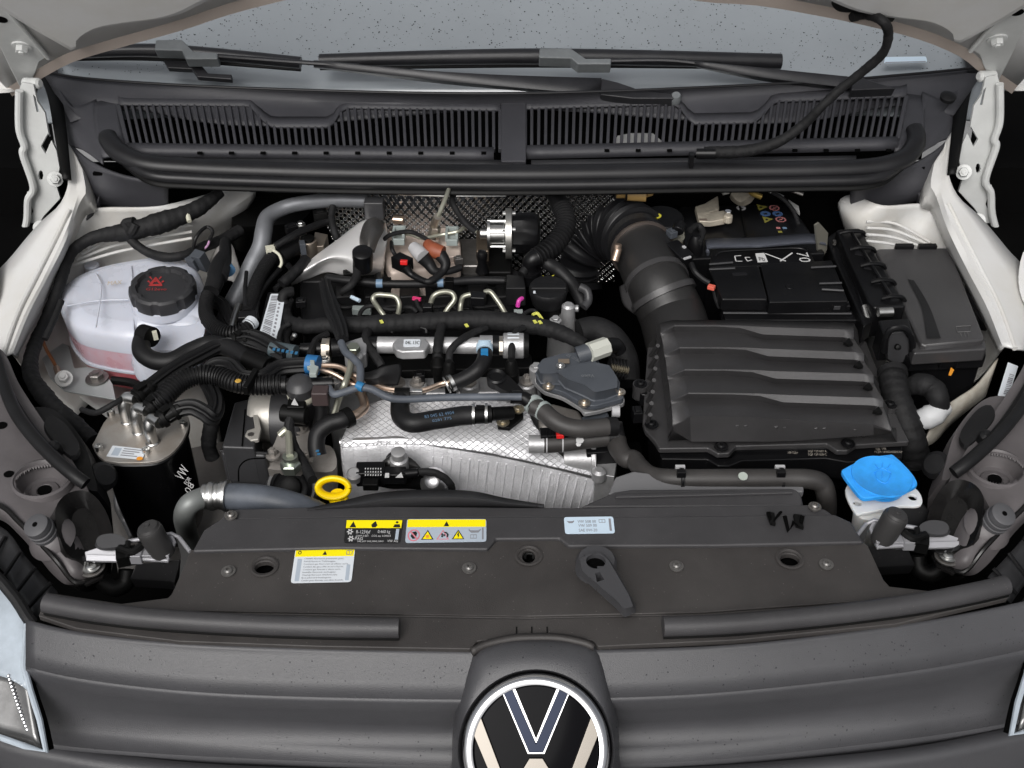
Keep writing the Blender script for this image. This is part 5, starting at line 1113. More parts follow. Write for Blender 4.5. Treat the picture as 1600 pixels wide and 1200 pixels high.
# leak-off hose with blue connectors
lo = T('leak_off_line', 'black leak off hose with pale blue joints along the valve cover', 'hose', (650, 440, .0))
build('line', [g_tube([(510, 434, -.002), (540, 438, .0), (596, 443, .0), (640, 444, .0), (690, 442, .0), (740, 438, .0), (800, 439, .0)], .0058, n=12, seg=8)], RUB, lo)
for x, y in ((593, 443), (688, 442)): build('blue_joint', g_tube([(x-5, y, .0), (x+5, y, .0)], .0064, n=12), mat('pale_blue_joint', (.14, .22, .32), .4) if 'pale_blue_joint' not in MATS else MATS['pale_blue_joint'], lo)
for x in (604, 702, 795): build('joint_block', g_box(H(x, 436, .006), .012, .012, .016), PLD, lo, bev=.001)
build('pink_tag', g_box(H(651, 465, .002), .012, .004, .004, rz=-.3), mat('hot_pink', (.65, .04, .16), .5), label='hot pink tag between the injection pipes', cat='tag')
build('magenta_tag', g_tube([(809, 479, .002), (811, 470, .01), (816, 466, .01)], .003, n=8), PINK, label='magenta wire stub beside the oil cap', cat='wire')
build('grey_plug', g_box(H(810, 486, -.002), .012, .010, .014), GREYC, label='grey connector under the magenta wire', cat='connector', bev=.001)
build('white_tie', g_tube([(549, 464, .0), (562, 470, .0)], .0028, n=8), STKB, label='pale blue tag on the valve cover left of the first pipe', cat='tag')
build('cable_shell', g_box(H(565, 480, -.015), .026, .010, .01), GREYC, label='grey connector shell behind the pleated sleeve', cat='connector', bev=.001)
# main engine loom
lm_ = T('engine_wiring_loom', 'thick taped black wiring loom lying across the middle of the engine', 'wiring loom', (680, 510, .0))
build('main_run', g_tube([(452, 470, -.01), (446, 486, -.01), (452, 502, -.006), (475, 510, .0), (510, 508, .004), (560, 508, .006), (620, 505, .006), (680, 502, .006), (740, 500, .006), (800, 504, .006), (850, 512, .006), (885, 524, .006), (915, 540, .004)], [.007, .008, .0095, .011, .0115, .0115, .0115, .0125, .0125, .010, .008], n=16, seg=10, wob=.07), TAPE, lm_)
build('branch', g_tube([(470, 500, -.004), (452, 512, -.006), (446, 530, -.008), (452, 545, -.01)], .005, n=10, wob=.08), TAPE, lm_)
build('branch', g_tube([(512, 522, .0), (496, 530, .002), (488, 545, .002), (484, 556, .0)], .0045, n=10, wob=.1), TAPE, lm_)
build('branch', g_tube([(576, 512, .004), (572, 528, .004), (578, 545, .0), (590, 562, -.005), (596, 572, -.01)], .0058, n=10, wob=.1), TAPE, lm_)
build('branch', g_tube([(690, 510, .01), (686, 528, .01), (684, 545, .006), (684, 560, .0)], .006, n=12, wob=.08), TAPE, lm_)
build('branch', g_tube([(760, 512, .008), (735, 522, .01), (715, 535, .01), (703, 550, .004), (702, 566, -.004)], .0045, n=10, wob=.1), TAPE, lm_)
build('branch', g_tube([(818, 512, .008), (806, 520, .01), (800, 540, .006), (799, 562, .0)], .0045, n=10, wob=.1), TAPE, lm_)
for x, y in ((596, 505), (729, 511), (844, 506), (836, 505)): build('yellow_mark', g_box(H(x, y-3, .0175), .004, .007, .001, rz=.4), YELD, lm_)
build('loom_bracket', g_tube([(612, 520, -.002), (618, 513, .002), (650, 511, .004), (664, 514, .002), (666, 521, -.002)], .003, n=8), PLG, lm_)
build('pleated_sleeve', g_tube([(508, 440, .012), (512, 460, .018), (520, 485, .02), (530, 510, .02), (536, 530, .018)], [.006, .0075, .0088, .0085, .0065], n=36, ribs=7, ribh=.0019, seg=8), RUB, label='flat pleated rubber sleeve crossing in front of the wiring loom', cat='sleeve')
for x, y, z0 in ((684, 556, .0), (799, 570, .0), (702, 572, -.006)):
    build('injector_plug', g_lathe(H(x, y, z0), (0, -.1, 1), [(-.05, .007), (-.03, .008), (-.028, .010), (-.012, .010), (-.010, .0085), (.004, .007), (.008, .004)], n=18), PLD, label={684: 'black round plug on the engine front left of the blue clamp hose', 799: 'black round plug right of the foil labelled canister', 702: 'small black plug under the curved hose end'}[x], cat='plug')
# fuel rail (silver)
fr_ = T('fuel_rail', 'silver cast fuel rail across the engine front below the wiring loom', 'fuel rail', (680, 545, -.01))
y0 = 541
build('rail_tube', [g_tube([(585, 539, -.004), (755, 540, -.004)], .0110, n=28, lin=True), g_tube([(750, 540, -.004), (772, 540, -.004)], .0135, n=28, lin=True)], ALU, fr_)
build('cast_saddle', g_slab([(612, 536), (622, 527), (664, 527), (672, 536), (664, 548), (628, 549), (618, 546)], .009, .014), ALU, fr_, bev=.003)
build('label_plate', g_round([(631, 530), (657, 530), (656, 541), (630, 541)], .0105, .001, r=2), STK, fr_)
build('print', g_text('04L 13C', (633, 538), (655, 538), .0107, 5), INK, fr_, flat=True)
build('left_block', [g_slab([(536, 535), (566, 526), (574, 532), (572, 552), (560, 558), (538, 556)], .006, .022), g_lathe(H(555, 556, .008), (0, 0, 1), [(-.02, .010), (0, .010), (.002, .007)], n=20)], ALU, fr_, bev=.002)
build('black_ring', [g_tube([(574, 540, -.004), (590, 540, -.004)], .0118, n=24, lin=True), g_tube([(518, 544, -.004), (540, 542, -.004)], .0125, n=24, lin=True), g_tube([(770, 540, -.004), (780, 540, -.004)], .0138, n=24, lin=True)], PLG, fr_)
build('hex_nut', g_lathe(H(504, 545, -.004), (1, 0, 0), [(0, .0135), (.008, .0135)], n=6), mat('warm_nickel', (.62, .56, .48), .28, .95), fr_)
build('hex_flange', g_lathe(H(512, 545, -.004), (1, 0, 0), [(0, .0145), (.004, .0145)], n=24), MATS['warm_nickel'], fr_)
build('sensor_stem', [g_tube([(470, 546, -.004), (504, 545, -.004)], .0085, n=16, lin=True), g_tube([(455, 545, -.002), (475, 546, -.004)], .0055, n=12)], PLG, fr_)
build('sensor_tip', g_lathe(H(456, 530, .0), (.6, 0, .8), [(0, .003), (.008, .004), (.010, .002)], n=12), STEEL, fr_)
build('end_hex', g_lathe(H(779, 540, -.004), (1, 0, 0), [(0, .0125), (.007, .0125)], n=6), MATS['warm_nickel'], fr_)
build('canister', g_lathe(H(786, 540, -.002), (1, -.01, 0), [(0, .0150), (.001, .0165), (.026, .0165), (.028, .0145), (.030, .0145)], n=36), ALU, fr_)
cl_ = [[H(793, 540, -.002)+Vector((0, math.sin(a)*.0167*-1, math.cos(a)*.0167)) for a in (-.5, -.1, .3, .7, 1.0)], [H(811, 540, -.002)+Vector((0, math.sin(a)*.0167*-1, math.cos(a)*.0167)) for a in (-.5, -.1, .3, .7, 1.0)]]
build('canister_label', g_grid(cl_), STK, fr_)
build('end_cap', g_tube([(818, 540, -.002), (826, 540, -.002)], .0158, n=24), PLD, fr_)
build('underside_black', g_slab([(500, 556), (830, 552), (832, 574), (512, 582)], -.045, .02), PLD, fr_, bev=.003)
build('hex_union', g_hex(H(553, 548, .014), (0, -.1, 1), .0085, .008), mat('greenish_nut', (.40, .43, .36), .3, .9), fr_)
# curved hose from blue clamp
cvh = T('curved_bypass_hose', 'short curved black hose from pale blue clamp down to the white ringed end', 'hose', (740, 570, .0))
build('hose', g_tube([(757, 546, .006), (757, 560, .006), (748, 576, .002), (732, 588, -.006), (715, 596, -.012), (704, 599, -.014)], .0095, n=20, seg=8), RUB, cvh)
build('end_ring', [g_tube([(708, 597, -.013), (703, 599.5, -.014)], .0112, n=20), g_tube([(699, 601, -.0145), (697, 602, -.015)], .0112, n=20)], STEEL, cvh)
build('blue_clamp', [g_box(H(757, 535, .016), .016, .012, .014), g_tube([(757, 540, .01), (757, 548, .008)], .0108, n=18)], mat('ice_blue_clamp', (.42, .55, .66), .4), cvh, bev=.001)
build('blue_band', g_box(H(757, 547, .020), .009, .007, .008), mat('clip_blue3', (.02, .18, .40), .45), cvh)
fl_ = T('black_flap', 'ragged black foam flap in front of the fuel rail', 'flap', (600, 590, -.02))
build('foam', g_loft([[(565, 583, -.006), (585, 578, .0), (600, 572, .004), (625, 568, .002)], [(566, 592, -.008), (585, 592, -.006), (605, 585, -.004), (628, 580, -.006)], [(568, 600, -.02), (590, 602, -.02), (610, 603, -.02), (622, 602, -.02)]], 16, 4), PL, fl_, solid=.004)

# ================================================================ REAR OF ENGINE
hs_ = T('turbo_heat_shield', 'bright polished heat shield dome behind the left of the valve cover', 'heat shield', (540, 390, .0))
build('shell', g_loft([[(486, 405, .010), (505, 390, .016), (530, 372, .026), (550, 356, .034), (566, 345, .040), (585, 340, .040), (602, 345, .034)],
                       [(478, 415, .008), (500, 402, .018), (526, 388, .030), (550, 375, .038), (568, 368, .042), (588, 366, .040), (606, 368, .032)],
                       [(466, 428, .002), (490, 414, .014), (515, 403, .024), (540, 402, .030), (560, 405, .032), (582, 400, .026), (602, 396, .016)],
                       [(456, 440, -.012), (482, 426, .0), (508, 412, .006), (534, 414, .010), (556, 424, .012), (580, 422, .004), (600, 420, -.006)],
                       [(456, 446, -.03), (482, 436, -.02), (510, 426, -.012), (534, 430, -.012), (556, 432, -.012), (575, 430, -.015), (595, 428, -.02)]], 40, 7), SHINE, hs_, solid=.0015)
build('dark_pipe_cover', g_loft([[(562, 388, .035), (562, 370, .045), (568, 350, .05), (575, 342, .045)], [(574, 390, .048), (576, 370, .058), (582, 350, .062), (588, 340, .055)], [(585, 395, .04), (592, 375, .048), (600, 360, .05), (602, 348, .042)]], 14, 5), SHINED, hs_, solid=.0015)
build('dimple', g_lathe(H(523, 395, .019), (-.2, -.4, 1), [(0, .003), (.0015, .002)], n=12), SHINE, hs_)
bt = T('temperature_sensor_boot', 'black rubber boot with cable standing on the polished shield', 'sensor boot', (566, 405, .03))
build('boot', g_lathe(H(566, 392, .05), (.05, -.25, 1), [(-.034, .0125), (-.01, .0145), (-.002, .014), (.0, .011)], n=24), PLG, bt)
build('stem', g_tube([(560, 408, .03), (559, 420, .02), (557, 432, .015), (548, 446, .01), (532, 458, .0)], [.008, .0065, .0055, .005], n=12), TAPE, bt)
bg_ = T('exhaust_manifold_casting', 'pinkish cast metal housing behind the valve cover with clips on top', 'casting', (655, 380, -.02))
build('casting', g_slab([(598, 354), (680, 356), (700, 372), (718, 382), (720, 415), (610, 425), (598, 400)], -.0, .06), BEIGE, bg_, bev=.006)
build('flange_top', g_slab([(680, 354), (712, 352), (720, 380), (690, 385)], .012, .03), BEIGE, bg_, bev=.004)
build('white_block', g_slab([(688, 383), (720, 383), (720, 400), (690, 401)], .010, .03), BEIGE, bg_, bev=.003)
build('side_plate', g_slab([(718, 372), (750, 372), (750, 415), (722, 415)], -.005, .05), DSTEEL, bg_, bev=.003)
build('dark_top_block', g_slab([(744, 360), (764, 358), (764, 392), (744, 392)], .008, .03), mat('brown_steel', (.20, .16, .12), .4, .8), bg_, bev=.002)
build('bushing', g_tube([(615, 343, .03), (630, 344, .03)], .0062, n=14), COPPER, bg_)
build('base_bolt', [g_lathe(H(591, 412, .0), (0, 0, 1), [(-.02, .007), (0, .007), (.003, .005)], n=12), g_lathe(H(597, 402, .0), (0, 0, 1), [(-.02, .006), (0, .006)], n=12)], STEEL, bg_)
for x, y, l in ((623, 355, 'grey green cable clip on the left of the pinkish casting'), (706, 356, 'grey green cable clip on the right of the pinkish casting')):
    c = T('cable_clip', l, 'clip', H(x, y+15, .02))
    cb = build('clip_frame', [g_box(H(x, y-2, .035), .016, .004, .012), g_box(H(x-8, y+4, .034), .004, .026, .012), g_box(H(x+8, y+4, .034), .004, .026, .012), g_box(H(x, y+8, .032), .016, .003, .01), g_box(H(x, y+18, .030), .016, .004, .01)], GREYC, c, bev=.0008)
prb = T('exhaust_probe', 'nickel exhaust temperature probe with beige cable in front of the foil insulation', 'probe', (680, 355, .02))
build('hex', [g_hex(H(676, 362, .03)-Vector((0, 0, .01)), Vector((.25, .1, 1)).normalized(), .0085, .018), g_tube([(678, 352, .045), (684, 338, .065)], .0062, n=12)], MATS['warm_nickel'], prb)
build('cable', g_tube([(684, 340, .062), (690, 325, .075), (697, 308, .085), (703, 290, .09)], .0032, n=8), PIPE, prb)
build('cable_grey', g_tube([(745, 362, .03), (728, 355, .035), (715, 362, .035), (690, 367, .03), (660, 372, .03), (640, 366, .03), (610, 364, .03)], .0028, n=8), PIPE, prb)
build('black_harness', [g_tube([(598, 376, .03), (612, 366, .036), (640, 362, .036), (660, 370, .034), (672, 378, .03)], .0032, n=8), g_tube([(612, 378, .02), (613, 390, .02), (620, 402, .01)], .003, n=8)], RUB, label='thin black harness across the pinkish casting', cat='wire')
gc = T('grey_connector', 'light grey cylindrical connector with black boot above the valve cover', 'connector', (652, 395, .02))
build('body', g_tube([(646, 386, .03), (662, 402, .028)], [.0085, .0105, .0105], n=18), LGREY, gc); build('boot', g_tube([(661, 402, .028), (670, 412, .02), (680, 424, .012), (700, 424, .01), (720, 418, .01)], [.0105, .008, .005, .005], n=14), RUB, gc)
rc_ = T('brown_connector', 'rust brown cylindrical connector with black boot beside the grey one', 'connector', (682, 390, .02))
build('body', [g_tube([(668, 380, .034), (676, 390, .032), (692, 396, .03)], [.007, .0115, .0105], n=18)], BROWN, rc_); build('boot', g_tube([(688, 398, .028), (696, 412, .02), (690, 426, .012), (670, 440, .01), (650, 432, .01), (640, 424, .01)], [.0095, .006, .004, .004], n=14), RUB, rc_)
rk = T('red_lock_connector', 'black connector with bright red lock tab above the valve cover', 'connector', (630, 410, .02))
build('body', [g_box(H(628, 402, .03), .026, .018, .018, rz=-.7), g_tube([(634, 418, .02), (644, 430, .012), (665, 440, .01)], [.008, .0045, .0045], n=12)], PLG, rk, bev=.0015); build('red_tab', g_box(H(631, 407, .034), .010, .006, .006, rz=-.1), RED, rk, bev=.0008)
# EGR / vacuum actuator
vp = T('turbo_actuator', 'round actuator with silver disc flange and black motor body behind the engine', 'actuator', (795, 370, .02))
ax = Vector((1, 0, 0)); c0 = H(790, 365, .03)
build('disc_flange', g_lathe(c0, ax, [(0, .036), (.0085, .036), (.0095, .034)], n=44), mat('milled_disc', (.50, .49, .46), .35, .9), vp)
build('silver_drum', g_lathe(c0-ax*.026, ax, [(0, .019), (.0, .022), (.004, .022), (.004, .016), (.024, .016), (.026, .022)], n=32), STEEL, vp)
build('shaft', g_lathe(c0-ax*.038, ax, [(0, .004), (.002, .008), (.012, .008)], n=20), STEEL, vp)
build('cage_rod', [g_tube([c0+Vector((-.026, .018*math.cos(a), .021*math.sin(a))), c0+Vector((0, .018*math.cos(a), .021*math.sin(a)))], .0018, n=6) for a in (.6, 1.6, 2.6, 3.8, 5)], STEEL, vp)
build('motor_body', g_lathe(c0+ax*.0095, ax, [(0, .028), (.012, .029), (.03, .029), (.036, .026), (.040, .014)], n=32, lobes=10, lobeh=.05), PLG, vp)
for a in (0, 1.2, 2.4, 3.6, 5): build('flange_bolt', g_lathe(c0+Vector((-.004, .029*math.cos(a), .029*math.sin(a))), ax, [(0, .003), (.018, .003)], n=8), STEEL, vp)
build('base_bracket', g_slab([(752, 375), (800, 385), (800, 425), (756, 425)], -.01, .05), PLD, vp, bev=.003)
build('black_ball_mount', [g_lathe(H(753, 396, .02), (0, 0, 1), [(-.03, .010), (-.015, .006), (-.008, .0075), (-.002, .008), (.003, .006), (.005, .002)], n=20)], PLG, label='small black ball stud mount on the valve cover', cat='stud')
# breather hose
brh = T('breather_hose', 'corrugated black breather hose curving down beside the actuator', 'hose', (870, 380, .02))
build('corrugated_hose', g_tube([(874, 318, .05), (882, 335, .048), (884, 352, .045), (876, 370, .04), (862, 386, .035), (846, 398, .03), (836, 404, .028)], .0125, n=20, corr=.0026, pitch=.0062), RUB, brh)
build('upper_cuff', g_tube([(868, 302, .06), (872, 312, .055), (876, 324, .05)], .0135, n=18), RUB, brh)
build('lower_elbow', [g_tube([(840, 402, .03), (830, 408, .026), (829, 422, .01), (829, 440, -.01)], [.013, .0115, .0135], n=18), g_tube([(829, 422, .01), (829, 428, .004)], .0155, n=18)], PLG, brh)
build('metal_pipe', g_tube([(848, 405, .02), (856, 412, .02), (872, 422, .012), (890, 440, .0), (905, 462, -.01), (912, 480, -.02)], [.009, .010, .009], n=14), RUB, brh)
# oil filler cap
oc = T('oil_filler_cap', 'round black oil filler cap with raised grip bar and yellow oil symbol', 'oil cap', (856, 450, .0))
o_ = H(857, 448, .014); ON = Vector((0, -.08, 1)).normalized()
build('cap_rim', g_lathe(o_-ON*.012, ON, [(-.014, .022), (-.004, .0245), (.004, .0262), (.010, .0262), (.012, .0248), (.012, .01)], n=48, lobes=16, lobeh=.02), PL, oc)
build('grip_bar', g_slab([(830, 442), (885, 442), (886, 450), (829, 450)], .018, .010), PL, oc, bev=.002)
zz = .0150
build('oil_symbol', [g_poly([H(*p, zz) for p in q], ON, .0004) for q in ([(850, 432), (862, 431), (866, 429), (863, 434), (851, 435)], [(848, 430), (851, 432), (850, 433)])], GREEN, oc, flat=True)
build('white_dot', g_box(H(835, 456, .016), .003, .005, .001), STK, oc)
build('filler_neck', g_lathe(o_-ON*.07, ON, [(0, .017), (.045, .018), (.05, .02)], n=24), PLD, oc)
build('cap_post', g_slab([(792, 428), (818, 430), (822, 450), (790, 450)], .008, .03), PL, label='black bracket end between actuator and oil cap', cat='bracket', bev=.002)
build('grey_washer_pipe', g_tube([(905, 448, .01), (917, 455, .005), (919, 470, -.005), (912, 480, -.01)], .006, n=12), ALTB, label='dark grey bent tube end right of the oil cap', cat='tube')
ct = T('aluminium_post', 'bare aluminium casting post between oil cap and actuator valve', 'casting', (880, 490, -.04))
build('post', [g_lathe(H(888, 478, -.0), (0, 0, 1), [(-.08, .014), (-.02, .010), (0, .009), (.003, .006)], n=22), g_lathe(H(880, 500, -.03), (0, 0, 1), [(-.06, .022), (-.004, .02), (0, .016)], n=22), g_tube([(884, 482, -.01), (904, 482, -.008)], .005, n=12)], ALU, ct)
build('yellow_stub', g_tube([(832, 492, .012), (840, 490, .012), (848, 500, .012)], .0022, n=6), YELD, label='tiny yellow wire end in front of the oil cap', cat='wire')

# rear left: pipe and fittings
build('aircon_pipe', g_tube([(575, 314, .055), (520, 313, .055), (470, 318, .055), (440, 326, .05), (418, 340, .045), (412, 362, .035), (408, 385, .02), (396, 410, .0), (382, 440, -.02), (366, 470, -.04), (352, 500, -.07)], [.010, .0105, .011, .0125, .013, .013, .0135], n=20, seg=8), mat('dull_grey_pipe', (.13, .135, .145), .48, .35, grain=.2, spots=.4, sc2=15), label='dull grey metal pipe curving down from the bulkhead at the left rear', cat='pipe')
build('pipe_bracket', g_box(H(584, 312, .068), .028, .020, .028), ALTB, label='dark grey block at the end of the dull metal pipe', cat='bracket', bev=.002)
lf = T('rear_left_fitting', 'brass coloured fitting with black hoses at the left rear of the engine', 'fitting', (480, 385, .0))
build('brass_body', [g_lathe(H(480, 375, .02), (0, 0, 1), [(-.03, .013), (0, .0135), (.003, .010)], n=24), g_slab([(492, 362), (512, 366), (506, 384), (488, 386)], .01, .02)], mat('nickel_body', (.42, .36, .30), .35, .8), lf, bev=.001)
build('dark_insert', g_lathe(H(480, 371, .026), (0, 0, 1), [(-.004, .010), (.0, .010), (.001, .005)], n=18), PLD, lf)
build('grey_latch', g_box(H(472, 378, .028), .008, .012, .02, rz=.3), ACT, lf, bev=.001)
build('hose', [g_tube([(468, 382, .01), (448, 392, .01), (434, 402, .01)], .0135, n=18), g_tube([(516, 345, .03), (500, 350, .03), (470, 362, .035), (452, 372, .035), (430, 385, .03)], .0055, n=12)], RUB, lf)
build('corrugated_conduit', g_tube([(428, 398, .015), (415, 415, .012), (402, 440, .008), (392, 470, .004), (388, 492, .0)], .0082, n=16, corr=.0018, pitch=.0035), RUB, label='corrugated black conduit with cream cable tie left of the barcode label', cat='conduit')
build('cream_cable_tie', [g_box(H(422, 386, .028), .013, .012, .012, rz=.3), g_tube([(425, 390, .025), (436, 398, .022), (440, 410, .015), (437, 418, .01)], .0022, n=8)], CREAM, label='cream cable tie around the corrugated conduit', cat='cable tie', bev=.001)
build('corrugated_loop', g_tube([(335, 448, .0), (324, 465, .0), (322, 490, .0), (334, 510, .002), (355, 520, .004), (378, 517, .006), (390, 508, .006)], .0085, n=16, corr=.0018, pitch=.0036), RUB, label='corrugated black conduit looping beside the coolant tank', cat='conduit')
build('white_tape', g_tube([(386, 512, .006), (394, 503, .006)], .0098, n=16), STK, label='white tape band at the end of the looping conduit', cat='tape')
build('conduit_connector', [g_box(H(386, 490, .012), .024, .016, .02, rz=.1)], PLG, label='black junction block above the white tape band', cat='connector', bev=.002)
build('dark_hose_bend', g_tube([(350, 400, .02), (340, 418, .018), (336, 440, .012), (330, 455, .008)], [.010, .011, .012, .011], n=18), RUB, label='black hose bend right of the tank cap', cat='hose')
build('dark_hose_stub', g_tube([(352, 378, .02), (352, 395, .02), (350, 415, .015), (345, 435, .012)], [.008, .0095, .0095], n=16), RUB, label='short black rubber stub behind the tank cap', cat='hose')
build('blue_striped_band', g_tube([(351, 414, .01), (358, 424, .008)], .0095, n=16), mat('band_blue', (.10, .22, .38), .4), label='blue striped band on the hose behind the tank', cat='band')
build('thin_cable', g_tube([(438, 420, .0), (420, 440, .0), (405, 462, .0), (400, 485, .0), (402, 500, .0)], .0038, n=8), RUB, label='thin grey cable beside the barcode label', cat='cable')
build('thin_cable', g_tube([(385, 425, .01), (383, 450, .01), (384, 480, .01)], .0028, n=8), RUB, label='thin grey cable in front of the grey pipe', cat='cable')
build('shiny_short_pipe', g_tube([(373, 478, -.02), (366, 500, -.02), (362, 516, -.02)], .0052, n=12), STEEL, label='short shiny steel pipe behind the looping conduit', cat='pipe')
for k, (p, l) in enumerate((([(440, 400, .0), (448, 412, -.002), (455, 422, -.004), (446, 436, -.006), (430, 452, -.008)], 'black rubber lead hanging by the polished shield'), ([(478, 405, .012), (470, 416, .01), (456, 430, .005), (440, 444, .0)], 'black hose along the edge of the polished shield'), ([(318, 500, -.01), (340, 508, -.01), (365, 530, -.01), (385, 548, -.012)], 'thin black hose below the looping conduit'))):
    build('rubber_lead', g_tube(p, (.004, .0075, .006)[k], n=12, wob=.05), RUB, label=l, cat='lead')
build('rib_hose', g_tube([(336, 470, -.03), (350, 480, -.03), (358, 500, -.03), (372, 520, -.03)], .009, n=32, ribs=8, ribh=.0012), RUB, label='pleated hose behind the looping conduit', cat='hose')
build('bracket_sheet', g_loft([[(322, 420, -.03), (340, 385, .0), (362, 380, .0), (372, 420, -.02)], [(330, 470, -.05), (345, 440, -.03), (365, 440, -.03), (385, 470, -.05)]], 10, 3), mat('grey_sheet', (.30, .29, .28), .5, spots=.4), label='grey sheet metal corner behind the coolant tank hoses', cat='bracket', solid=.003)
# ================================================================ INTAKE DUCT
DUCT = mat('duct_plastic', (.016, .0155, .0155), .4, grain=.4, gs=1500, spots=.35)
du = T('intake_duct', 'large corrugated black intake bellows turning into the smooth air duct', 'intake duct', (960, 400, -.05))
path = [(898, 455, -.12), (896, 420, -.09), (902, 392, -.055), (922, 368, -.03), (950, 356, -.012), (978, 362, -.004), (998, 378, .0)]
CC = resample(cr([toV(p) for p in path], 14), 170); frm = frames(CC); V = []; F = []; n = 40
for i, (p, (t, u, v)) in enumerate(zip(CC, frm)):
    ph = (i % 11)/11; bump = (.5-.5*math.cos(2*math.pi*ph))**2.2
    rr = .0435+(.0068*bump if 6 < i < 160 else .0)
    for j in range(n):
        a = 2*math.pi*j/n; V.append(p+u*math.cos(a)*rr+v*math.sin(a)*rr)
for i in range(169):
    for j in range(n): a = i*n+j; b = i*n+(j+1) % n; F.append((a, b, b+n, a+n))
build('bellows', (V, F), RUBS, du)
build('duct_body', g_tube([(992, 372, .002), (1006, 396, .0), (1018, 424, -.004), (1030, 450, -.012), (1042, 476, -.028), (1052, 500, -.042), (1064, 545, -.050)], [.0425, .0425, .043, .044, .045, .046, .046], n=44, seg=8), DUCT, du)
def hoop(c, r, tv, w, m, name, par):
    t = tv.normalized(); c = toV(c)
    return build(name, g_lathe(c, t, [(-w/2, r-.002), (-w/2, r), (w/2, r), (w/2, r-.002)], n=48), m, par)
tv = H(1022, 424, 0)-H(998, 376, 0)
hoop((1000, 384, .001), .0450, tv, .008, RUBS, 'cuff', du)
hoop((1003, 390, .0005), .0464, tv, .0035, mat('worm_drive_band', (.36, .30, .27), .35, .9, grain=.3), 'clamp_band', du)
hoop((1026, 441, -.009), .0462, H(1030, 450, -.012)-H(1018, 424, -.004), .009, AIRB, 'lit_tone_duct_step', du)  # lighter plastic than the duct: sky light on the steps put into colour
hoop((1037, 464, -.020), .0475, H(1042, 476, -.028)-H(1030, 450, -.012), .009, AIRB, 'lit_tone_duct_step', du)
build('clamp_screw', [g_tube([(966, 388, .030), (960, 408, .016)], .0058, n=14), g_lathe(H(965, 384, .034), (.15, .3, 1), [(-.004, .006), (.002, .006), (.003, .004)], n=14)], mat('copper_clamp_screw', (.50, .38, .30), .35, .9), du)
build('side_gusset', g_loft([[(967, 448, -.02), (985, 440, .0), (1010, 436, .015)], [(975, 478, -.035), (995, 470, -.02), (1012, 470, -.01)], [(1005, 500, -.05), (1010, 498, -.045), (1020, 495, -.03)]], 12, 4), AIRB, du, solid=.003)
ms = T('air_mass_sensor', 'black air mass sensor plug on the right side of the intake duct', 'sensor', (1068, 390, .02))
build('housing', [g_box(H(1062, 388, .034), .022, .040, .022, rz=.5, rx=.1), g_box(H(1050, 398, .028), .020, .020, .02, rz=.5), g_tube([(1058, 362, .035), (1064, 350, .04)], .009, n=12)], PLG, ms, bev=.002)
build('marks', [g_box(H(1069, 385, .036), .004, .005, .002, rz=.5), g_box(H(1074, 402, .032), .012, .003, .002, rz=.5)], LGREY, ms)
build('cable', g_tube([(1080, 412, .02), (1086, 425, .015), (1098, 436, .008), (1108, 442, .004)], .004, n=8), RUB, ms)
build('red_tip', g_box(H(1112, 446, .008), .010, .007, .006, rz=-.5), mat('coral_tip', (.62, .12, .08), .45), ms, bev=.0008)
build('cable_down', g_tube([(1114, 450, .0), (1118, 468, -.01), (1124, 482, -.02)], .0022, n=6), RUB, ms)
build('solenoid_valve', g_lathe(H(1087, 375, .02), (0, 0, 1), [(-.04, .012), (-.01, .012), (0, .010), (.008, .006)], n=18), PLG, label='black round valve left of the battery clamp', cat='valve')
bf = T('brake_fluid_cap', 'black reservoir cap with yellow ring symbol behind the intake duct', 'reservoir cap', (1038, 335, .02))
build('cap', g_lathe(H(1036, 338, .03), (0, -.05, 1), [(-.02, .030), (-.002, .031), (0, .029)], n=36), PLG, bf)
build('yellow_symbol', [g_lathe(H(1025, 337, .0306), (0, -.05, 1), [(0, .0080), (.0003, .0080)], n=20)], GREEN, bf); build('inner_symbol', [g_lathe(H(1025, 337, .0312), (0, -.05, 1), [(0, .0045), (.0003, .0045)], n=20)], INK, bf)
build('triangle', g_poly([H(x, y, .0305) for x, y in ((1030, 332), (1042, 332), (1033, 325))], Vector((0, 0, 1)), .0003), mat('dim_yellow', (.20, .19, .02), .5), bf)
build('bottle', g_lathe(H(1040, 365, .0), (0, 0, 1), [(-.04, .03), (0, .03)], n=30), mat('yellowed_bottle', (.35, .34, .28), .4, sss=.2), bf)
ov = T('ochre_valve', 'ochre plastic valve hanging under the cowl seal above the bellows', 'valve', (985, 302, .05))
build('body', [g_tube([(963, 301, .06), (978, 301, .06)], .0082, n=14), g_tube([(977, 302, .06), (1010, 304, .06)], .0105, n=18), g_tube([(1010, 303, .06), (1018, 301, .06)], .005, n=10)], OCHRE, ov)
build('black_saddle', g_tube([(976, 302, .06), (979, 302, .06)], .0125, n=16), PLD, ov)

# ================================================================ AIR FILTER BOX
ab = T('air_filter_box', 'large dark grey air filter box with stepped louvre lid', 'air filter box', (1200, 620, -.1))
N4 = lambda L: L
Aln = [[(1034, 519), (1054, 508), (1120, 508), (1157, 509), (1192, 511), (1318, 515), (1334, 517)],
       [(1040, 552.6), (1062, 542.4), (1128, 542.5), (1165, 543), (1200, 545), (1335, 550), (1350, 552)],
       [(1044.6, 587.5), (1070, 577), (1136, 577), (1176, 578), (1212, 580), (1350, 584), (1365, 586)],
       [(1049.7, 625), (1076, 613.6), (1144, 614), (1187, 615), (1224, 617), (1364, 621.5), (1380, 624)],
       [(1052, 663), (1078, 650), (1150, 650.5), (1200, 653), (1240, 656), (1365, 663), (1392, 672)]]
Boff = [1.2, 2.0, 2.2, 3.5, 11.5, 12, 12.5]; Coff = [7, 10, 10, 12, 19, 19, 13]
def zr(L, z, off=None): return [(x, y+(off[i] if off else 0), z) for i, (x, y) in enumerate(L)]
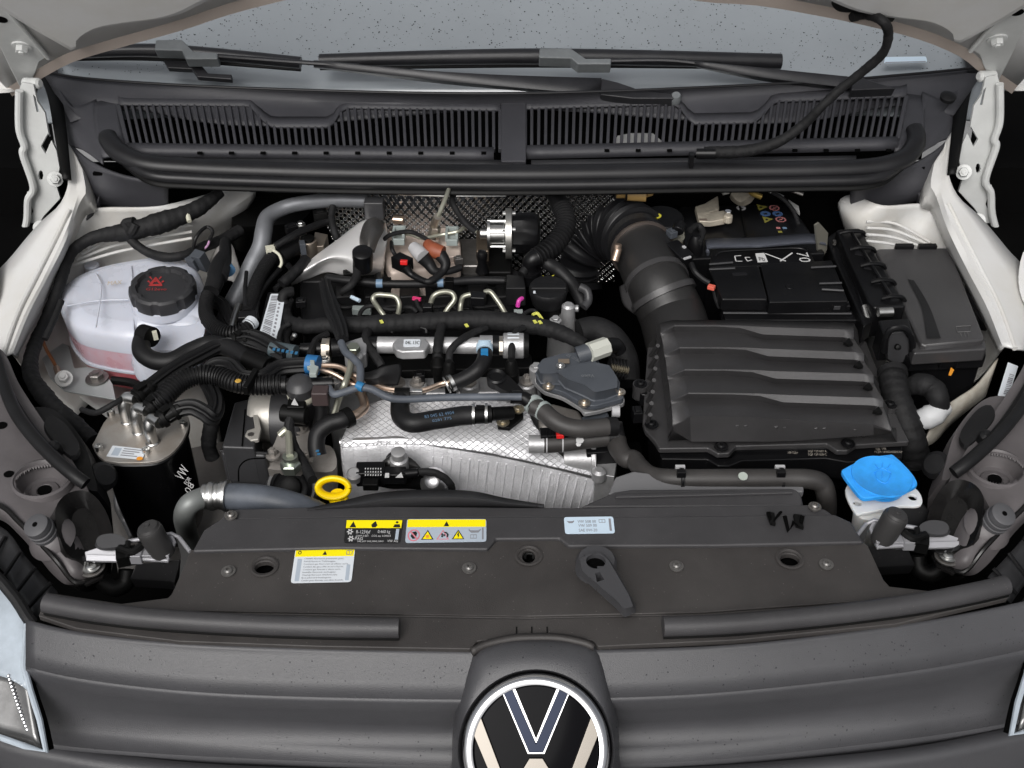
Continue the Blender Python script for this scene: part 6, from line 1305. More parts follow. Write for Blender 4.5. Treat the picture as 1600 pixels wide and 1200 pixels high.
rows = [zr([(1030, 505), (1052, 500), (1118, 500), (1155, 500), (1190, 500), (1318, 503), (1334, 505)], -.004)]
for k in range(4): rows += [zr(Aln[k], .0), [(x, y+Boff[i], [-.0006, -.0010, -.0010, -.0016, -.0060, -.0060, -.0050][i]) for i, (x, y) in enumerate(Aln[k])], [(x, y+Coff[i], [-.009, -.012, -.012, -.013, -.0185, -.0185, -.006][i]) for i, (x, y) in enumerate(Aln[k])]]
rows += [zr(Aln[4], .0), zr(Aln[4], -.004, [4, 4, 4, 4, 4, 4, 3]), [(1050, 672, -.02), (1080, 690, -.034), (1150, 690, -.034), (1200, 690, -.034), (1240, 689, -.034), (1365, 680, -.024), (1394, 676, -.012)], zr([(1045, 688), (1080, 687), (1150, 684), (1200, 682), (1240, 681), (1365, 675), (1400, 672)], -.040)]
lidv = g_grid(rows)
build('louvre_lid', lidv, AIRB, ab, solid=.003, ang=18)
Ls = [[(r[0][0], r[0][1], r[0][2]) for r in rows], [(r[0][0]-8, r[0][1]+14, r[0][2]-.03) for r in rows]]
build('lid_side', g_grid(Ls), AIRB, ab, ang=25); build('lid_side', g_grid([[r[-1] for r in rows], [(r[-1][0]+8, r[-1][1]+14, r[-1][2]-.03) for r in rows]][::-1]), AIRB, ab, ang=25)
for k in range(4):
    L = Aln[k]; build('lid_notch', g_poly([H(x, y, -.003) for x, y in ((L[6][0]-16, L[6][1]+18), (L[6][0]-7, L[6][1]+11), (L[6][0]-1, L[6][1]+20), (L[6][0]-8, L[6][1]+21))], Vector((0, 0, 1)), .004), PLD, ab)
build('rim', g_slab([(1004, 660), (1012, 540), (1022, 500), (1340, 500), (1404, 655), (1421, 690), (1338, 695), (1325, 704), (1308, 704), (1292, 693), (1150, 697), (1140, 708), (1122, 709), (1106, 700), (1030, 701), (1024, 690), (1008, 672)], -.045, .008), AIRB, ab, bev=.002)
build('base_tub', g_slab([(1012, 664), (1018, 540), (1030, 504), (1334, 504), (1398, 655), (1414, 690), (1325, 700), (1150, 702), (1034, 704)], -.052, .075, sc_=.95), PLG, ab, bev=.004)
build('base_skirt', g_slab([(1030, 708), (1106, 706), (1124, 716), (1142, 715), (1152, 704), (1290, 700), (1410, 696), (1410, 715), (1325, 722), (1290, 716), (1160, 720), (1140, 728), (1122, 728), (1106, 718), (1034, 717)], -.056, .03), PLG, ab, bev=.002)
for x in (1096, 1158, 1219, 1281, 1342):
    for dx in (-6.5, 6.5): build('lid_rib', g_tube([(x+dx, 662-(x-1096)*-.03, -.012), (x+dx+1, 672+(x-1096)*.02, -.028), (x+dx+2, 684-(x-1096)*.01, -.040)], .0022, n=8), AIRB, ab)
for x, y in ((1127, 698), (1325, 693), (1018, 663), (1001, 600), (1391, 632)):
    if x in (1001, 1391): build('screw_lug', g_lathe(H(x, y, -.038), (0, 0, 1), [(-.02, .010), (0, .010)], n=20), AIRB, ab)
    screw(ab, x, y, -.0375, .0055, PLG)
build('left_ear', g_slab([(992, 606), (1000, 595), (1012, 600), (1014, 618), (1002, 616)], -.045, .02), PLG, ab, bev=.002)
for k in range(7): build('side_rib', g_tube([(1028-2*k+.0*k, 540+18*k, -.012), (1016-1*k, 556+18*k, -.045)], .0028, n=8), AIRB, ab)
zb = -.0553
def tx(t, x0, x1, y, h): return g_text(t, (x0, y), (x1, y), zb, h)
build('print', [tx('VW 419', 1232, 1246, 704, 3.5), tx('>PP-T20<', 1231, 1247, 709.5, 3.5), tx('5QM 129 607 AA', 1258, 1294, 702, 3.2), tx('5QF 129 607 A', 1263, 1292, 707, 3.2), tx('5QF 129 620 C', 1263, 1292, 712, 3.2), tx('Typ 198', 1368, 1385, 703, 3.2), tx('*1209 183060408ACQ*', 1367, 1411, 708, 3.2)], mat('dim_white_print', (.34, .31, .27), .5), ab, flat=True)

# ================================================================ BATTERY
bt_ = T('battery', 'black car battery with oxidised terminal and small warning pictograms', 'battery', (1190, 400, -.1))
BZt = .0
build('case_rear', g_slab([(1062, 322), (1236, 318), (1290, 395), (1070, 405)], BZt, .12), PLG, bt_, bev=.003)
build('top_ridge', g_tube([(1155, 318, .002), (1162, 350, .002), (1166, 368, .002)], .0015, n=6), PLD, bt_)
build('case_front', g_slab([(1112, 388), (1262, 384), (1276, 412), (1108, 418)], .0012, .11), PLG, bt_, bev=.003)
build('panel_recess', g_tube([(1118, 400, .0018), (1130, 393, .0018), (1180, 390, .0018), (1250, 388, .0018), (1264, 400, .0018)], .0010, n=6), RUBS, bt_)
build('terminal', [g_slab([(1086, 322), (1100, 318), (1122, 305), (1124, 326), (1108, 332), (1120, 330), (1132, 328), (1134, 342), (1110, 346), (1092, 345)], .016, .010), g_lathe(H(1138, 336, .022), (0, 0, 1), [(-.012, .007), (0, .0068), (.001, .004)], n=20)], LEAD, bt_, bev=.002)
build('terminal_bolt', g_hex(H(1137, 334, .020), (0, 0, 1), .0055, .005), CHROME, bt_)
build('copper_lug', g_box(H(1099, 343, .016), .012, .006, .006), COPPER, bt_)
sz = .0006
pk = [('tri', 1190, 324, '#y'), ('ring', 1210, 325, '#r'), ('disc', 1196, 334, '#b'), ('disc', 1215, 334, '#b'), ('tri2', 1199, 343, '#y'), ('ring', 1220, 343, '#r')]
dimy = mat('dim_yellow2', (.22, .20, .04), .5); dimr = mat('dim_pink', (.42, .16, .16), .5); dimb = mat('dim_blue', (.06, .12, .26), .5)
g1, g2, g3, g4 = [], [], [], []
def dsc(x, y, r, l=0): return g_lathe(H(x, y, sz+l), (0, 0, 1), [(0, r), (.0002, r)], n=18)
for k, x, y, c in pk:
    if k == 'ring': g2.append(dsc(x, y, .0082)); g4.append(dsc(x, y, .0058, .0004)); g2.append(g_box(H(x, y, sz+.0010), .010, .0014, .0002, rz=.7)); g2.append(dsc(x, y, .002, .0008))
    if k == 'disc': g3.append(dsc(x, y, .0080)); g4.append(g_box(H(x, y, sz+.0006), .006, .004, .0002, rz=.4))
    if k[:3] == 'tri': g1.append(g_poly([H(x-8, y-5, sz), H(x+9, y-1, sz), H(x-4, y+5, sz)], Vector((0, 0, 1)), .0003)); g4.append(dsc(x-1, y, .0022, .0004))
build('pictogram', g1, dimy, bt_, flat=True); build('pictogram', g2, dimr, bt_, flat=True); build('pictogram', g3, dimb, bt_, flat=True); build('pictogram', g4, INK, bt_, flat=True)
build('polarity_mark', [dsc(1158, 325, .0075)], LGREY, bt_); build('polarity_bar', g_box(H(1158, 325, sz+.0008), .003, .008, .0003, rz=.6), INK, bt_)
for x, y, m_ in ((1216, 356, 'dim_pink'), (1226, 356, 'pale_blue_joint'), (1219, 362, 'dim_yellow2')): build('colour_patch', g_box(H(x, y, sz+.0004), .006, .005, .0004), MATS[m_], bt_)
# big printed marking
zt = .0018
W_ = INKL
def strk(a, b, w): A_, B_ = H(*a, zt), H(*b, zt); return g_tube([A_, B_], w, n=4, seg=1, flat=.2)
txt = [g_poly([H(x, y, zt) for x, y in ((1180, 396), (1194, 395), (1200, 409), (1184, 410))], Vector((0, 0, 1)), .0002)]
build('print', txt+[strk((1196, 396), (1228, 408), .0012), strk((1238, 395), (1219, 408), .0012), strk((1148, 400), (1158, 399), .0008), strk((1148, 400), (1150, 408), .0008), strk((1150, 408), (1160, 408), .0008), strk((1164, 402), (1172, 402), .0008), strk((1164, 402), (1168, 408), .0008), strk((1168, 408), (1175, 406), .0008)], W_, bt_, flat=True)
V, F = g_text('70', (800, 600), (830, 600), 0.0, 10, 0); o = H(800, 600, 0); k1 = (H(830, 600, 0)-o).length; k2 = (H(800, 590, 0)-o).length
O_ = H(1244, 395, zt); Xd = (H(1250, 410, zt)-O_); Ud = (H(1262, 395, zt)-O_)
build('print', ([O_+Xd*((v-o).x/k1)+Ud*((v-o).y/k2)+Vector((0, 0, .0006)) for v in V], [tuple(reversed(f)) for f in F]), W_, bt_, flat=True)
build('print', g_text('Pb', (1187, 408), (1196, 408), zt+.0004, 6), INK, bt_, flat=True)
bc_ = T('battery_cover', 'glossy black plastic cover over the front of the battery', 'cover', (1215, 450, -.05))
build('left_lid', g_slab([(1106, 417), (1186, 414), (1200, 467), (1128, 467)], .006, .02), PLG, bc_, bev=.003)
build('left_front', g_slab([(1128, 464), (1200, 464), (1202, 474), (1130, 474)], -.002, .03), PLG, bc_, bev=.004)
build('right_lid', g_slab([(1188, 412), (1300, 406), (1326, 470), (1202, 472)], .005, .02), PLG, bc_, bev=.002)
build('right_front', g_slab([(1202, 470), (1326, 469), (1330, 478), (1204, 480)], -.006, .03), PLG, bc_, bev=.002)
build('lower_step', g_slab([(1130, 482), (1332, 484), (1340, 500), (1132, 500)], -.018, .03), PLG, bc_, bev=.002)
build('slot', g_round([(1144, 426), (1166, 425), (1168, 430), (1146, 431)], .0064, .001, r=2), RUBS, bc_)
build('round_dimple', g_lathe(H(1234, 448, .0052), (0, 0, 1), [(0, .0058), (.0006, .0055), (.0002, .004)], n=20), PLG, bc_)
for q in ([(1108, 413), (1145, 410)], [(1108, 421), (1148, 419)], [(1267, 418), (1306, 416)], [(1280, 443), (1315, 442)], [(1284, 452), (1318, 454)], [(1204, 473), (1325, 472)], [(1130, 489), (1330, 490)]):
    build('edge_rib', g_tube([H(x, y, .0068 if y < 470 else -.004 if y < 480 else -.016) for x, y in q], .0016, n=6), ALTB, bc_)
for x in (1234, 1262, 1308): build('latch', g_box(H(x, 477, -.003), .009, .005, .006), ALTB, bc_, bev=.0008)
hd = T('battery_clamp', 'bent grey steel strap holding the battery down', 'clamp', (1190, 380, .0))
Sp = [(1076, 404, -.02), (1096, 402, -.018), (1104, 388, .006), (1110, 379, .014), (1180, 377, .014), (1262, 371, .014), (1290, 374, .012)]
Pc = cr([toV(p) for p in Sp], 5)
rowsS = [[p+Vector((0, .011, .0)) for p in Pc], [p+Vector((0, -.011, 0)) for p in Pc], [p+Vector((0, -.0115, -.004)) for p in Pc]]
build('strap', g_grid(rowsS), mat('blue_grey_strap', (.13, .14, .17), .4, .5, grain=.2, spots=.2), hd, solid=.003, ang=60)
build('upright', g_poly([H(1274, 352, .045), H(1280, 348, .048), H(1294, 364, .035), H(1292, 390, -.0), H(1284, 408, -.03), H(1278, 392, .0)], Vector((.5, -.8, .1)).normalized(), .003), mat('olive_zinc', (.30, .29, .25), .4, .6), hd)
tm = T('earth_strap_cable', 'gnarled earth terminal with brass ring and steel rods behind the battery', 'terminal', (1160, 300, .03))
build('rag', g_stack([[(1142, 302, .03), (1158, 294, .035), (1176, 296, .034), (1170, 308, .03), (1156, 316, .025)], [(1140, 308, .015), (1158, 300, .02), (1180, 300, .02), (1174, 316, .015), (1156, 322, .01)]], 20), LEAD, tm)
build('brass_ring', g_tube([(1172, 296, .04), (1176, 302, .036), (1190, 308, .032)], .0045, n=10), mat('brass', (.45, .32, .10), .3, .9), tm)
build('rod', g_tube([(1182, 290, .045), (1224, 308, .035)], .0028, n=8), STEEL, tm); build('rod', g_tube([(1222, 292, .04), (1255, 304, .035)], .003, n=8), DSTEEL, tm)
build('white_tab', g_slab([(1232, 312), (1248, 322), (1250, 334), (1238, 322)], .02, .003), SEAM, tm); build('white_tab', g_slab([(1124, 293), (1138, 292), (1140, 300), (1130, 302)], .03, .003), SEAM, tm)

# ================================================================ FUSE BOX AND CONDUIT
fb = T('fuse_box', 'dark grey fuse box with sloping lid on the right side', 'fuse box', (1450, 480, -.1))
FP = .004
build('lid', g_round([(1366, 388), (1484, 386), (1540, 530), (1440, 540), (1408, 470)], .008, .03, r=8), AIRB, fb, bev=.004)
build('lid_channel', g_loft([[(1418, 436, .009), (1428, 438, .009)], [(1440, 480, .0095), (1452, 478, .0095)], [(1448, 528, .0095), (1470, 528, .0095)]], 6, 4), PL, fb)
build('front_lip', g_slab([(1424, 536), (1452, 520), (1478, 534), (1540, 530), (1542, 545), (1428, 552)], .0, .02), AIRB, fb, bev=.003)
build('box_rim', g_slab([(1400, 540), (1540, 538), (1541, 556), (1424, 562)], -.016, .02), PLG, fb, bev=.002)
build('box_body', g_slab([(1420, 556), (1535, 552), (1532, 566), (1426, 575)], -.035, .08), PLG, fb, bev=.003)
build('clip', [g_box(H(1486, 551, -.008), .020, .006, .02), g_box(H(1474, 550, -.006), .003, .006, .024), g_box(H(1499, 550, -.006), .003, .006, .024)], PLG, fb, bev=.001)
for x in (1414, 1450): build('hinge_clip', g_box(H(x, 382, .014), .026, .008, .012), PLG, fb, bev=.001)
build('side_clip', g_stack([[(1508, 445, .0), (1520, 440, .0), (1530, 462, -.005), (1546, 490, -.01), (1532, 500, -.01)], [(1508, 470, -.02), (1520, 462, -.02), (1532, 482, -.02), (1546, 508, -.03), (1532, 516, -.03)]], 20), PLG, fb)
build('orange_tag', g_poly([H(x, y, -.025) for x, y in ((1486, 574), (1491, 578), (1486, 587), (1482, 586))], Vector((0, -.5, .8)).normalized(), .001), SORG, fb)
build('symbol', [g_tube([H(x, y, .0086) for x, y in q], .0006, n=4, lin=True) for q in ([(1494, 510), (1517, 509), (1516, 518), (1496, 519), (1494, 510)], [(1501, 520), (1502, 525)], [(1507, 520), (1508, 525)], [(1512, 520), (1513, 525)])], mat('faint_grey_mark', (.10, .10, .10), .5), fb, flat=True)
cd_ = T('cable_duct', 'slanted black cable duct with ribs between battery and fuse box', 'cable duct', (1370, 460, -.05))
build('duct_top', g_slab([(1306, 358), (1344, 355), (1412, 468), (1416, 478), (1366, 480), (1356, 470)], .012, .05), PLG, cd_, bev=.004)
build('duct_side', g_slab([(1290, 372), (1306, 360), (1358, 472), (1364, 500), (1350, 510)], -.006, .03), PLG, cd_, bev=.003)
for k in range(5):
    t = k/4; x = 1312+66*t; y = 364+102*t; build('cross_rib', g_tube([(x, y, .014), (x+14, y-3, .018), (x+34-4*t, y-2, .016), (x+40-4*t, y+4, .008)], .003, n=8), PLG, cd_)
for k in range(3):
    t = k/2; build('duct_slot', g_box(H(1343+29*t, 393+44*t, .0126), .012, .018, .002, rz=-.3), RUBS, cd_)
build('rail_left', g_tube([(1330, 362, .016), (1350, 395, .016), (1392, 462, .016)], .0026, n=8), PLG, cd_)
for x, y in ((1304, 376), (1334, 414)): build('glint_tab', g_box(H(x, y, .004), .004, .006, .006), DSTEEL, cd_)
build('zinc_pins', [g_tube([(1350, 478, .0), (1356, 500, -.01)], .004, n=10), g_tube([(1356, 476, .0), (1364, 498, -.01)], .004, n=10)], STEEL, cd_)
build('shiny_bolt', g_tube([(1372, 488, .008), (1394, 487, .008)], .0065, n=12), STEEL, cd_)
build('strap_plate', g_tube([(1318, 400, -.004), (1340, 450, -.004), (1352, 490, -.008)], .004, n=8), PLG, cd_)
cn = T('main_connector', 'upright black box connector with rounded clip face at the end of the cable duct', 'connector', (1400, 540, -.03))
build('body', g_slab([(1372, 500), (1420, 496), (1426, 515), (1380, 522)], .010, .045), PLG, cn, bev=.003)
build('face', g_poly([Y(x, y, .395) for x, y in ((1385, 535), (1392, 520), (1412, 518), (1422, 532), (1421, 552), (1412, 566), (1400, 570), (1388, 562))], Vector((0, -.8, .5)).normalized(), .012), ALTB, cn, bev=.002)
build('hood', g_tube([Y(x, y, .39) for x, y in ((1382, 550), (1384, 528), (1394, 514), (1412, 513), (1424, 526), (1426, 548))], .0042, n=10), PLG, cn)
build('pin', g_lathe(Y(1402, 542, .380), (0, -.8, .4), [(0, .0042), (.005, .0035), (.006, .001)], n=14), PLD, cn)
build('neck_conduit', [g_tube([(1393, 582, -.03), (1396, 600, -.035), (1404, 630, -.045), (1414, 660, -.06), (1424, 690, -.08), (1430, 720, -.11)], [.016, .0165, .0175, .018, .0185], n=22, wob=.05), g_tube([(1394, 580, -.028), (1395, 588, -.03)], .019, n=22)], TAPE, cn)
build('branch', g_tube([(1420, 604, -.04), (1440, 600, -.03), (1458, 608, -.03), (1466, 622, -.035), (1470, 636, -.05)], [.012, .0135, .013, .0115], n=16, wob=.1), TAPE, cn)
build('white_bundle', g_tube([(1474, 634, -.05), (1462, 646, -.055), (1450, 652, -.06), (1440, 656, -.065)], [.012, .0145, .013], n=16, wob=.12), mat('white_crumpled_tape', (.52, .53, .54), .5, grain=1, gs=80), label='crumpled white tape bundle beneath the fuse box', cat='tape')
build('sheet_metal_strip', g_loft([[(1468, 640, -.07), (1500, 620, -.06), (1530, 600, -.05), (1560, 560, -.03)], [(1440, 700, -.1), (1462, 690, -.1), (1490, 660, -.09), (1540, 620, -.07)]], 14, 2), mat('dirty_white_strip', (.42, .40, .35), .5, spots=.5, sc2=40, spotcol=(.28, .24, .19)), label='dirty white sheet metal strip under the fuse box', cat='strip', solid=.003)

# ================================================================ ACTUATOR VALVE (slate)
av = T('exhaust_gas_valve', 'slate grey plastic valve cover with raised lid right of the engine', 'valve', (900, 610, -.05))
build('upper_lid', g_stack([[(842, 572, .002), (850, 562, .004), (880, 554, .006), (910, 552, .006), (926, 556, .004), (930, 568, .002), (905, 572, .002), (880, 580, .0), (862, 582, .0), (846, 582, .0)], [(838, 584, -.012), (848, 570, -.01), (880, 560, -.006), (912, 556, -.004), (932, 560, -.006), (936, 574, -.01), (905, 590, -.014), (880, 600, -.02), (862, 600, -.02), (846, 598, -.02)]], 60, smooth=False), ACT, av, bev=.003)
build('main_lid', g_stack([[(872, 580, .004), (902, 571, .006), (930, 568, .006), (950, 572, .005), (962, 590, .002), (962, 604, .0), (945, 608, .0), (930, 611, .0), (915, 600, .002), (890, 592, .003)], [(868, 588, -.012), (902, 576, -.008), (932, 572, -.006), (954, 577, -.008), (966, 598, -.014), (964, 616, -.02), (945, 624, -.022), (928, 626, -.022), (912, 618, -.02), (884, 606, -.018)]], 60, smooth=False), ACT, av, bev=.003)
build('flange', g_round([(836, 590), (852, 604), (880, 612), (912, 632), (930, 634), (975, 622), (974, 612), (960, 590), (900, 560), (845, 565)], -.022, .008, r=5), ACT, av, bev=.0015)
build('metal_gasket', g_round([(834, 597), (850, 612), (878, 620), (908, 638), (912, 646), (935, 642), (976, 630), (976, 620), (960, 600), (900, 566), (842, 570)], -.033, .006, r=5), ALU, av, bev=.001)
build('lower_body', g_slab([(840, 640), (860, 628), (905, 640), (912, 652), (950, 646), (952, 668), (930, 680), (880, 680), (842, 664)], -.06, .06), ALUD, av, bev=.005)
build('side_block', g_slab([(908, 650), (950, 642), (954, 655), (912, 668)], -.045, .05), ACT, av, bev=.003)
for x, y in ((857, 604), (913, 630), (968, 613)): screw(av, x, y, -.0215, .005, MATS['warm_nickel'])
screw(av, 876, 572, .0055, .0038, STEEL)
build('side_cap', g_tube([(956, 643, -.04), (968, 643, -.04)], .0075, n=16), LGREY, av)
build('qr_free_patch', g_box(H(881, 564, .0065), .014, .009, .0004), mat('bronze_patch', (.16, .13, .10), .5), av)
build('print', [g_text('03L 131 501', (884, 556), (904, 566), .0072, 4), g_text('Valeo', (928, 585), (908, 586), .0064, -5)], mat('dim_grey_print', (.15, .16, .17), .5), av, flat=True)
cc_ = T('white_valve_plug', 'ivory connector with black cable boot on top of the slate valve', 'connector', (935, 548, .0))
build('ivory_body', g_tube([(920, 551, .012), (948, 541, .012)], .0125, n=8), mat('ivory', (.50, .51, .46), .45), cc_)
build('socket', g_tube([(902, 556, .006), (924, 549, .010)], .0118, n=18), ACT, cc_)
build('boot', g_tube([(946, 541, .010), (962, 540, .004), (970, 550, -.006)], [.0105, .010, .008], n=14), PLG, cc_)
build('dark_pipe_right', [g_tube([(905, 520, -.03), (930, 516, -.03), (955, 530, -.04), (975, 560, -.06), (980, 600, -.08)], [.018, .02, .018], n=20), g_tube([(950, 574, -.035), (980, 578, -.04)], .012, n=16, corr=.002, pitch=.004)], TAPE, label='dark wrapped pipe behind the ivory plug', cat='pipe')
build('brass_band', g_tube([(954, 574, -.028), (982, 579, -.034)], .0045, n=10, corr=.001, pitch=.003), mat('dull_brass', (.26, .23, .17), .4, .8), label='dull brass band right of the slate valve', cat='band')
# lever arm in front
la = T('black_support_arm', 'black plastic arm with round head between rail and slate valve', 'arm', (790, 600, -.01))
build('head', g_lathe(H(776, 588, .0), (.0, -.15, 1), [(-.012, .012), (.0, .0125), (.002, .0105), (-.001, .008), (-.001, .002)], n=26), PLG, la)
build('arm', g_stack([[(766, 592, -.002), (788, 584, .0), (808, 600, -.002), (818, 612, -.004), (812, 622, -.006), (796, 614, -.006), (778, 604, -.004)], [(766, 600, -.012), (788, 592, -.010), (810, 606, -.012), (820, 620, -.014), (812, 630, -.016), (796, 622, -.016), (778, 612, -.014)]], 40), PLG, la)
build('nozzle', g_tube([(798, 620, -.004), (818, 622, -.006), (832, 632, -.010)], [.008, .0085, .009], n=16), PLG, la)
# right hand hoses
r1 = T('upper_coolant_hose', 'dusty brown grey hose curving from the support arm to the right junction', 'hose', (890, 660, -.03))
build('hose', g_tube([(832, 634, -.012), (848, 642, -.014), (864, 656, -.018), (884, 666, -.022), (910, 670, -.024), (950, 667, -.026)], .0112, n=20, seg=8), HOSE, r1)
build('clip', [g_tube([(832, 630, -.012), (837, 635, -.012)], .0125, n=18), g_tube([(846, 640, -.014), (850, 643, -.014)], .0122, n=18)], GREYC, r1)
r2 = T('lower_coolant_hose', 'dusty hose with white paint mark ending in a silver stub', 'hose', (900, 690, -.05))
build('hose', g_tube([(846, 694, -.05), (880, 692, -.05), (910, 688, -.048), (956, 682, -.045)], .0112, n=20, seg=8), HOSE, r2)
build('silver_stub', g_tube([(826, 694, -.05), (850, 694, -.05)], .0112, n=20), ALU, r2)
build('white_mark', [g_lathe(H(906, 688, -.0368), (0, -.2, 1), [(0, .0052), (.0006, .005)], n=7), g_lathe(H(904, 694, -.0395), (0, -.4, 1), [(0, .0035), (.0006, .003)], n=6)], INKL, r2)
build('clip_mark', [g_tube([(853, 694, -.05), (855, 694, -.05)], .0117, n=18), g_tube([(878, 692, -.05), (880, 692, -.05)], .0117, n=18)], LGREY, r2)
jn = T('hose_junction', 'dark Y shaped hose junction at the right of the engine', 'junction', (960, 680, -.04))
build('body', [g_tube([(948, 667, -.026), (962, 666, -.028)], .0118, n=18), g_tube([(950, 683, -.045), (966, 682, -.045)], .0118, n=18), g_tube([(962, 662, -.03), (966, 682, -.045), (968, 700, -.05)], .0085, n=14)], RUB, jn)
lr = T('long_coolant_hose', 'long dusty black hose running right behind the radiator cover', 'hose', (1120, 748, -.02))
build('hose', g_tube([(963, 688, -.05), (967, 702, -.05), (978, 716, -.05), (990, 718, -.048), (1000, 730, -.045), (1020, 744, -.038), (1060, 748, -.03), (1150, 748, -.028), (1230, 748, -.028), (1265, 749, -.028), (1284, 756, -.034), (1291, 775, -.05), (1292, 800, -.09)], [.0125, .0115, .0110, .0115, .0115, .0115], n=20, seg=10), HOSE, lr)
for x in (1065, 1221):
    build('pipe_clip', [g_tube([(x-3, 748, -.029), (x+3, 748, -.029)], .0128, n=18), g_box(H(x, 736, -.012), .010, .006, .008)], PLG, lr, bev=.0008)
    build('light_tab', g_box(H(x-2, 728, -.02), .011, .004, .012), LGREY, lr)
build('white_dot', g_lathe(H(1161, 744, -.0160), (0, -.3, 1), [(0, .0055), (.0006, .0052)], n=20), mat('pale_green_dot', (.36, .40, .36), .5), lr)
rd = T('red_lock_plug', 'black ribbed plug with red lock left of the lower dusty hose', 'connector', (870, 680, -.04))
build('body', [g_box(H(866, 674, -.035), .034, .016, .02, rz=.05)]+[g_box(H(855+5*k, 676, -.0335), .0015, .012, .003) for k in range(5)], PLG, rd, bev=.0008); build('red_lock', g_box(H(875, 676, -.031), .009, .010, .006, rz=.05), RED, rd, bev=.0008)
gb = T('gearbox_casting', 'bright cast housing stub beside the right end of the silver shield', 'casting', (920, 710, -.1))
build('housing', [g_tube([(880, 716, -.09), (925, 716, -.09)], .018, n=28), g_tube([(922, 716, -.09), (930, 716, -.09)], .021, n=28), g_slab([(925, 700), (965, 715), (960, 745), (930, 740)], -.09, .05)], ALU, gb, bev=.002)
build('flange_bolt', g_lathe(H(936, 738, -.085), (0, 0, 1), [(-.01, .009), (.002, .009), (.005, .005)], n=14), ALU, gb)
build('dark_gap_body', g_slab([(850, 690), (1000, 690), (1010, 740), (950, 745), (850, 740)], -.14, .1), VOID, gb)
build('small_black_module', [g_box(H(940, 698, -.07), .04, .02, .03, rz=.1)], PLG, label='small black module under the lower dusty hose', cat='module', bev=.002)

# ================================================================ WASHER BOTTLE
wb = T('washer_bottle', 'white washer fluid filler with bright blue lid behind the right headlight bracket', 'washer bottle', (1375, 800, -.1))
fl2 = [(1325, 770), (1318, 748), (1342, 745), (1400, 742), (1428, 752), (1438, 766), (1432, 780), (1412, 786), (1372, 800), (1350, 802), (1334, 796)]
wf = build('filler_flange', g_slab([(1321, 764), (1345, 745), (1400, 745), (1430, 762), (1441, 778), (1436, 790), (1402, 791), (1352, 801), (1336, 800)], -.018, .004, smooth=4), MILK, wb, bev=.001)
cut(wf, [disc_cut(1340, 786, -.018, .0042, depth=.01), disc_cut(1426, 777, -.018, .0045, depth=.01)])
build('bottle_neck', g_stack([[(1334, 792, -.026), (1350, 775, -.024), (1400, 772, -.024), (1414, 790, -.026), (1400, 806, -.03), (1350, 812, -.03)], [(1330, 822, -.06), (1350, 800, -.06), (1404, 800, -.06), (1416, 820, -.06), (1400, 838, -.07), (1350, 842, -.07)], [(1326, 850, -.12), (1350, 830, -.12), (1404, 830, -.12), (1416, 850, -.12), (1400, 870, -.12), (1350, 872, -.12)]], 50), MILK, wb)
cz = .006
build('lid', g_slab([(1316, 738), (1320, 731), (1352, 716), (1388, 710), (1398, 712), (1420, 733), (1432, 750), (1430, 760), (1400, 771), (1362, 777), (1346, 776), (1330, 758)], cz, .006, smooth=3), BLUE, wb, bev=.0018)
build('lid_ring', g_lathe(H(1378, 744, cz+.0005), (0, 0, 1), [(-.001, .033), (.0010, .0325), (.0004, .0315), (.0004, .002)], n=48), BLUE, wb)
build('lid_skirt', g_lathe(H(1378, 744, cz-.004), (0, 0, 1), [(-.014, .0265), (0, .0275)], n=40), BLUE, wb)
sy = [g_tube([H(x, y, cz+.0014) for x, y in q], .0006, n=6) for q in ([(1366, 738), (1378, 732), (1392, 738)], [(1368, 739), (1372, 750), (1385, 754), (1392, 740)], [(1379, 736), (1379, 748)], [(1372, 732), (1368, 726)], [(1386, 732), (1391, 726)], [(1379, 730), (1379, 723)])]
build('wiper_symbol', sy, BLUE, wb)
build('round_motor', g_lathe(H(1428, 812, -.035), (.2, -.5, .6), [(-.03, .022), (.0, .022), (.004, .018)], n=28), PL, label='round dark housing behind the right adjuster bracket', cat='housing')

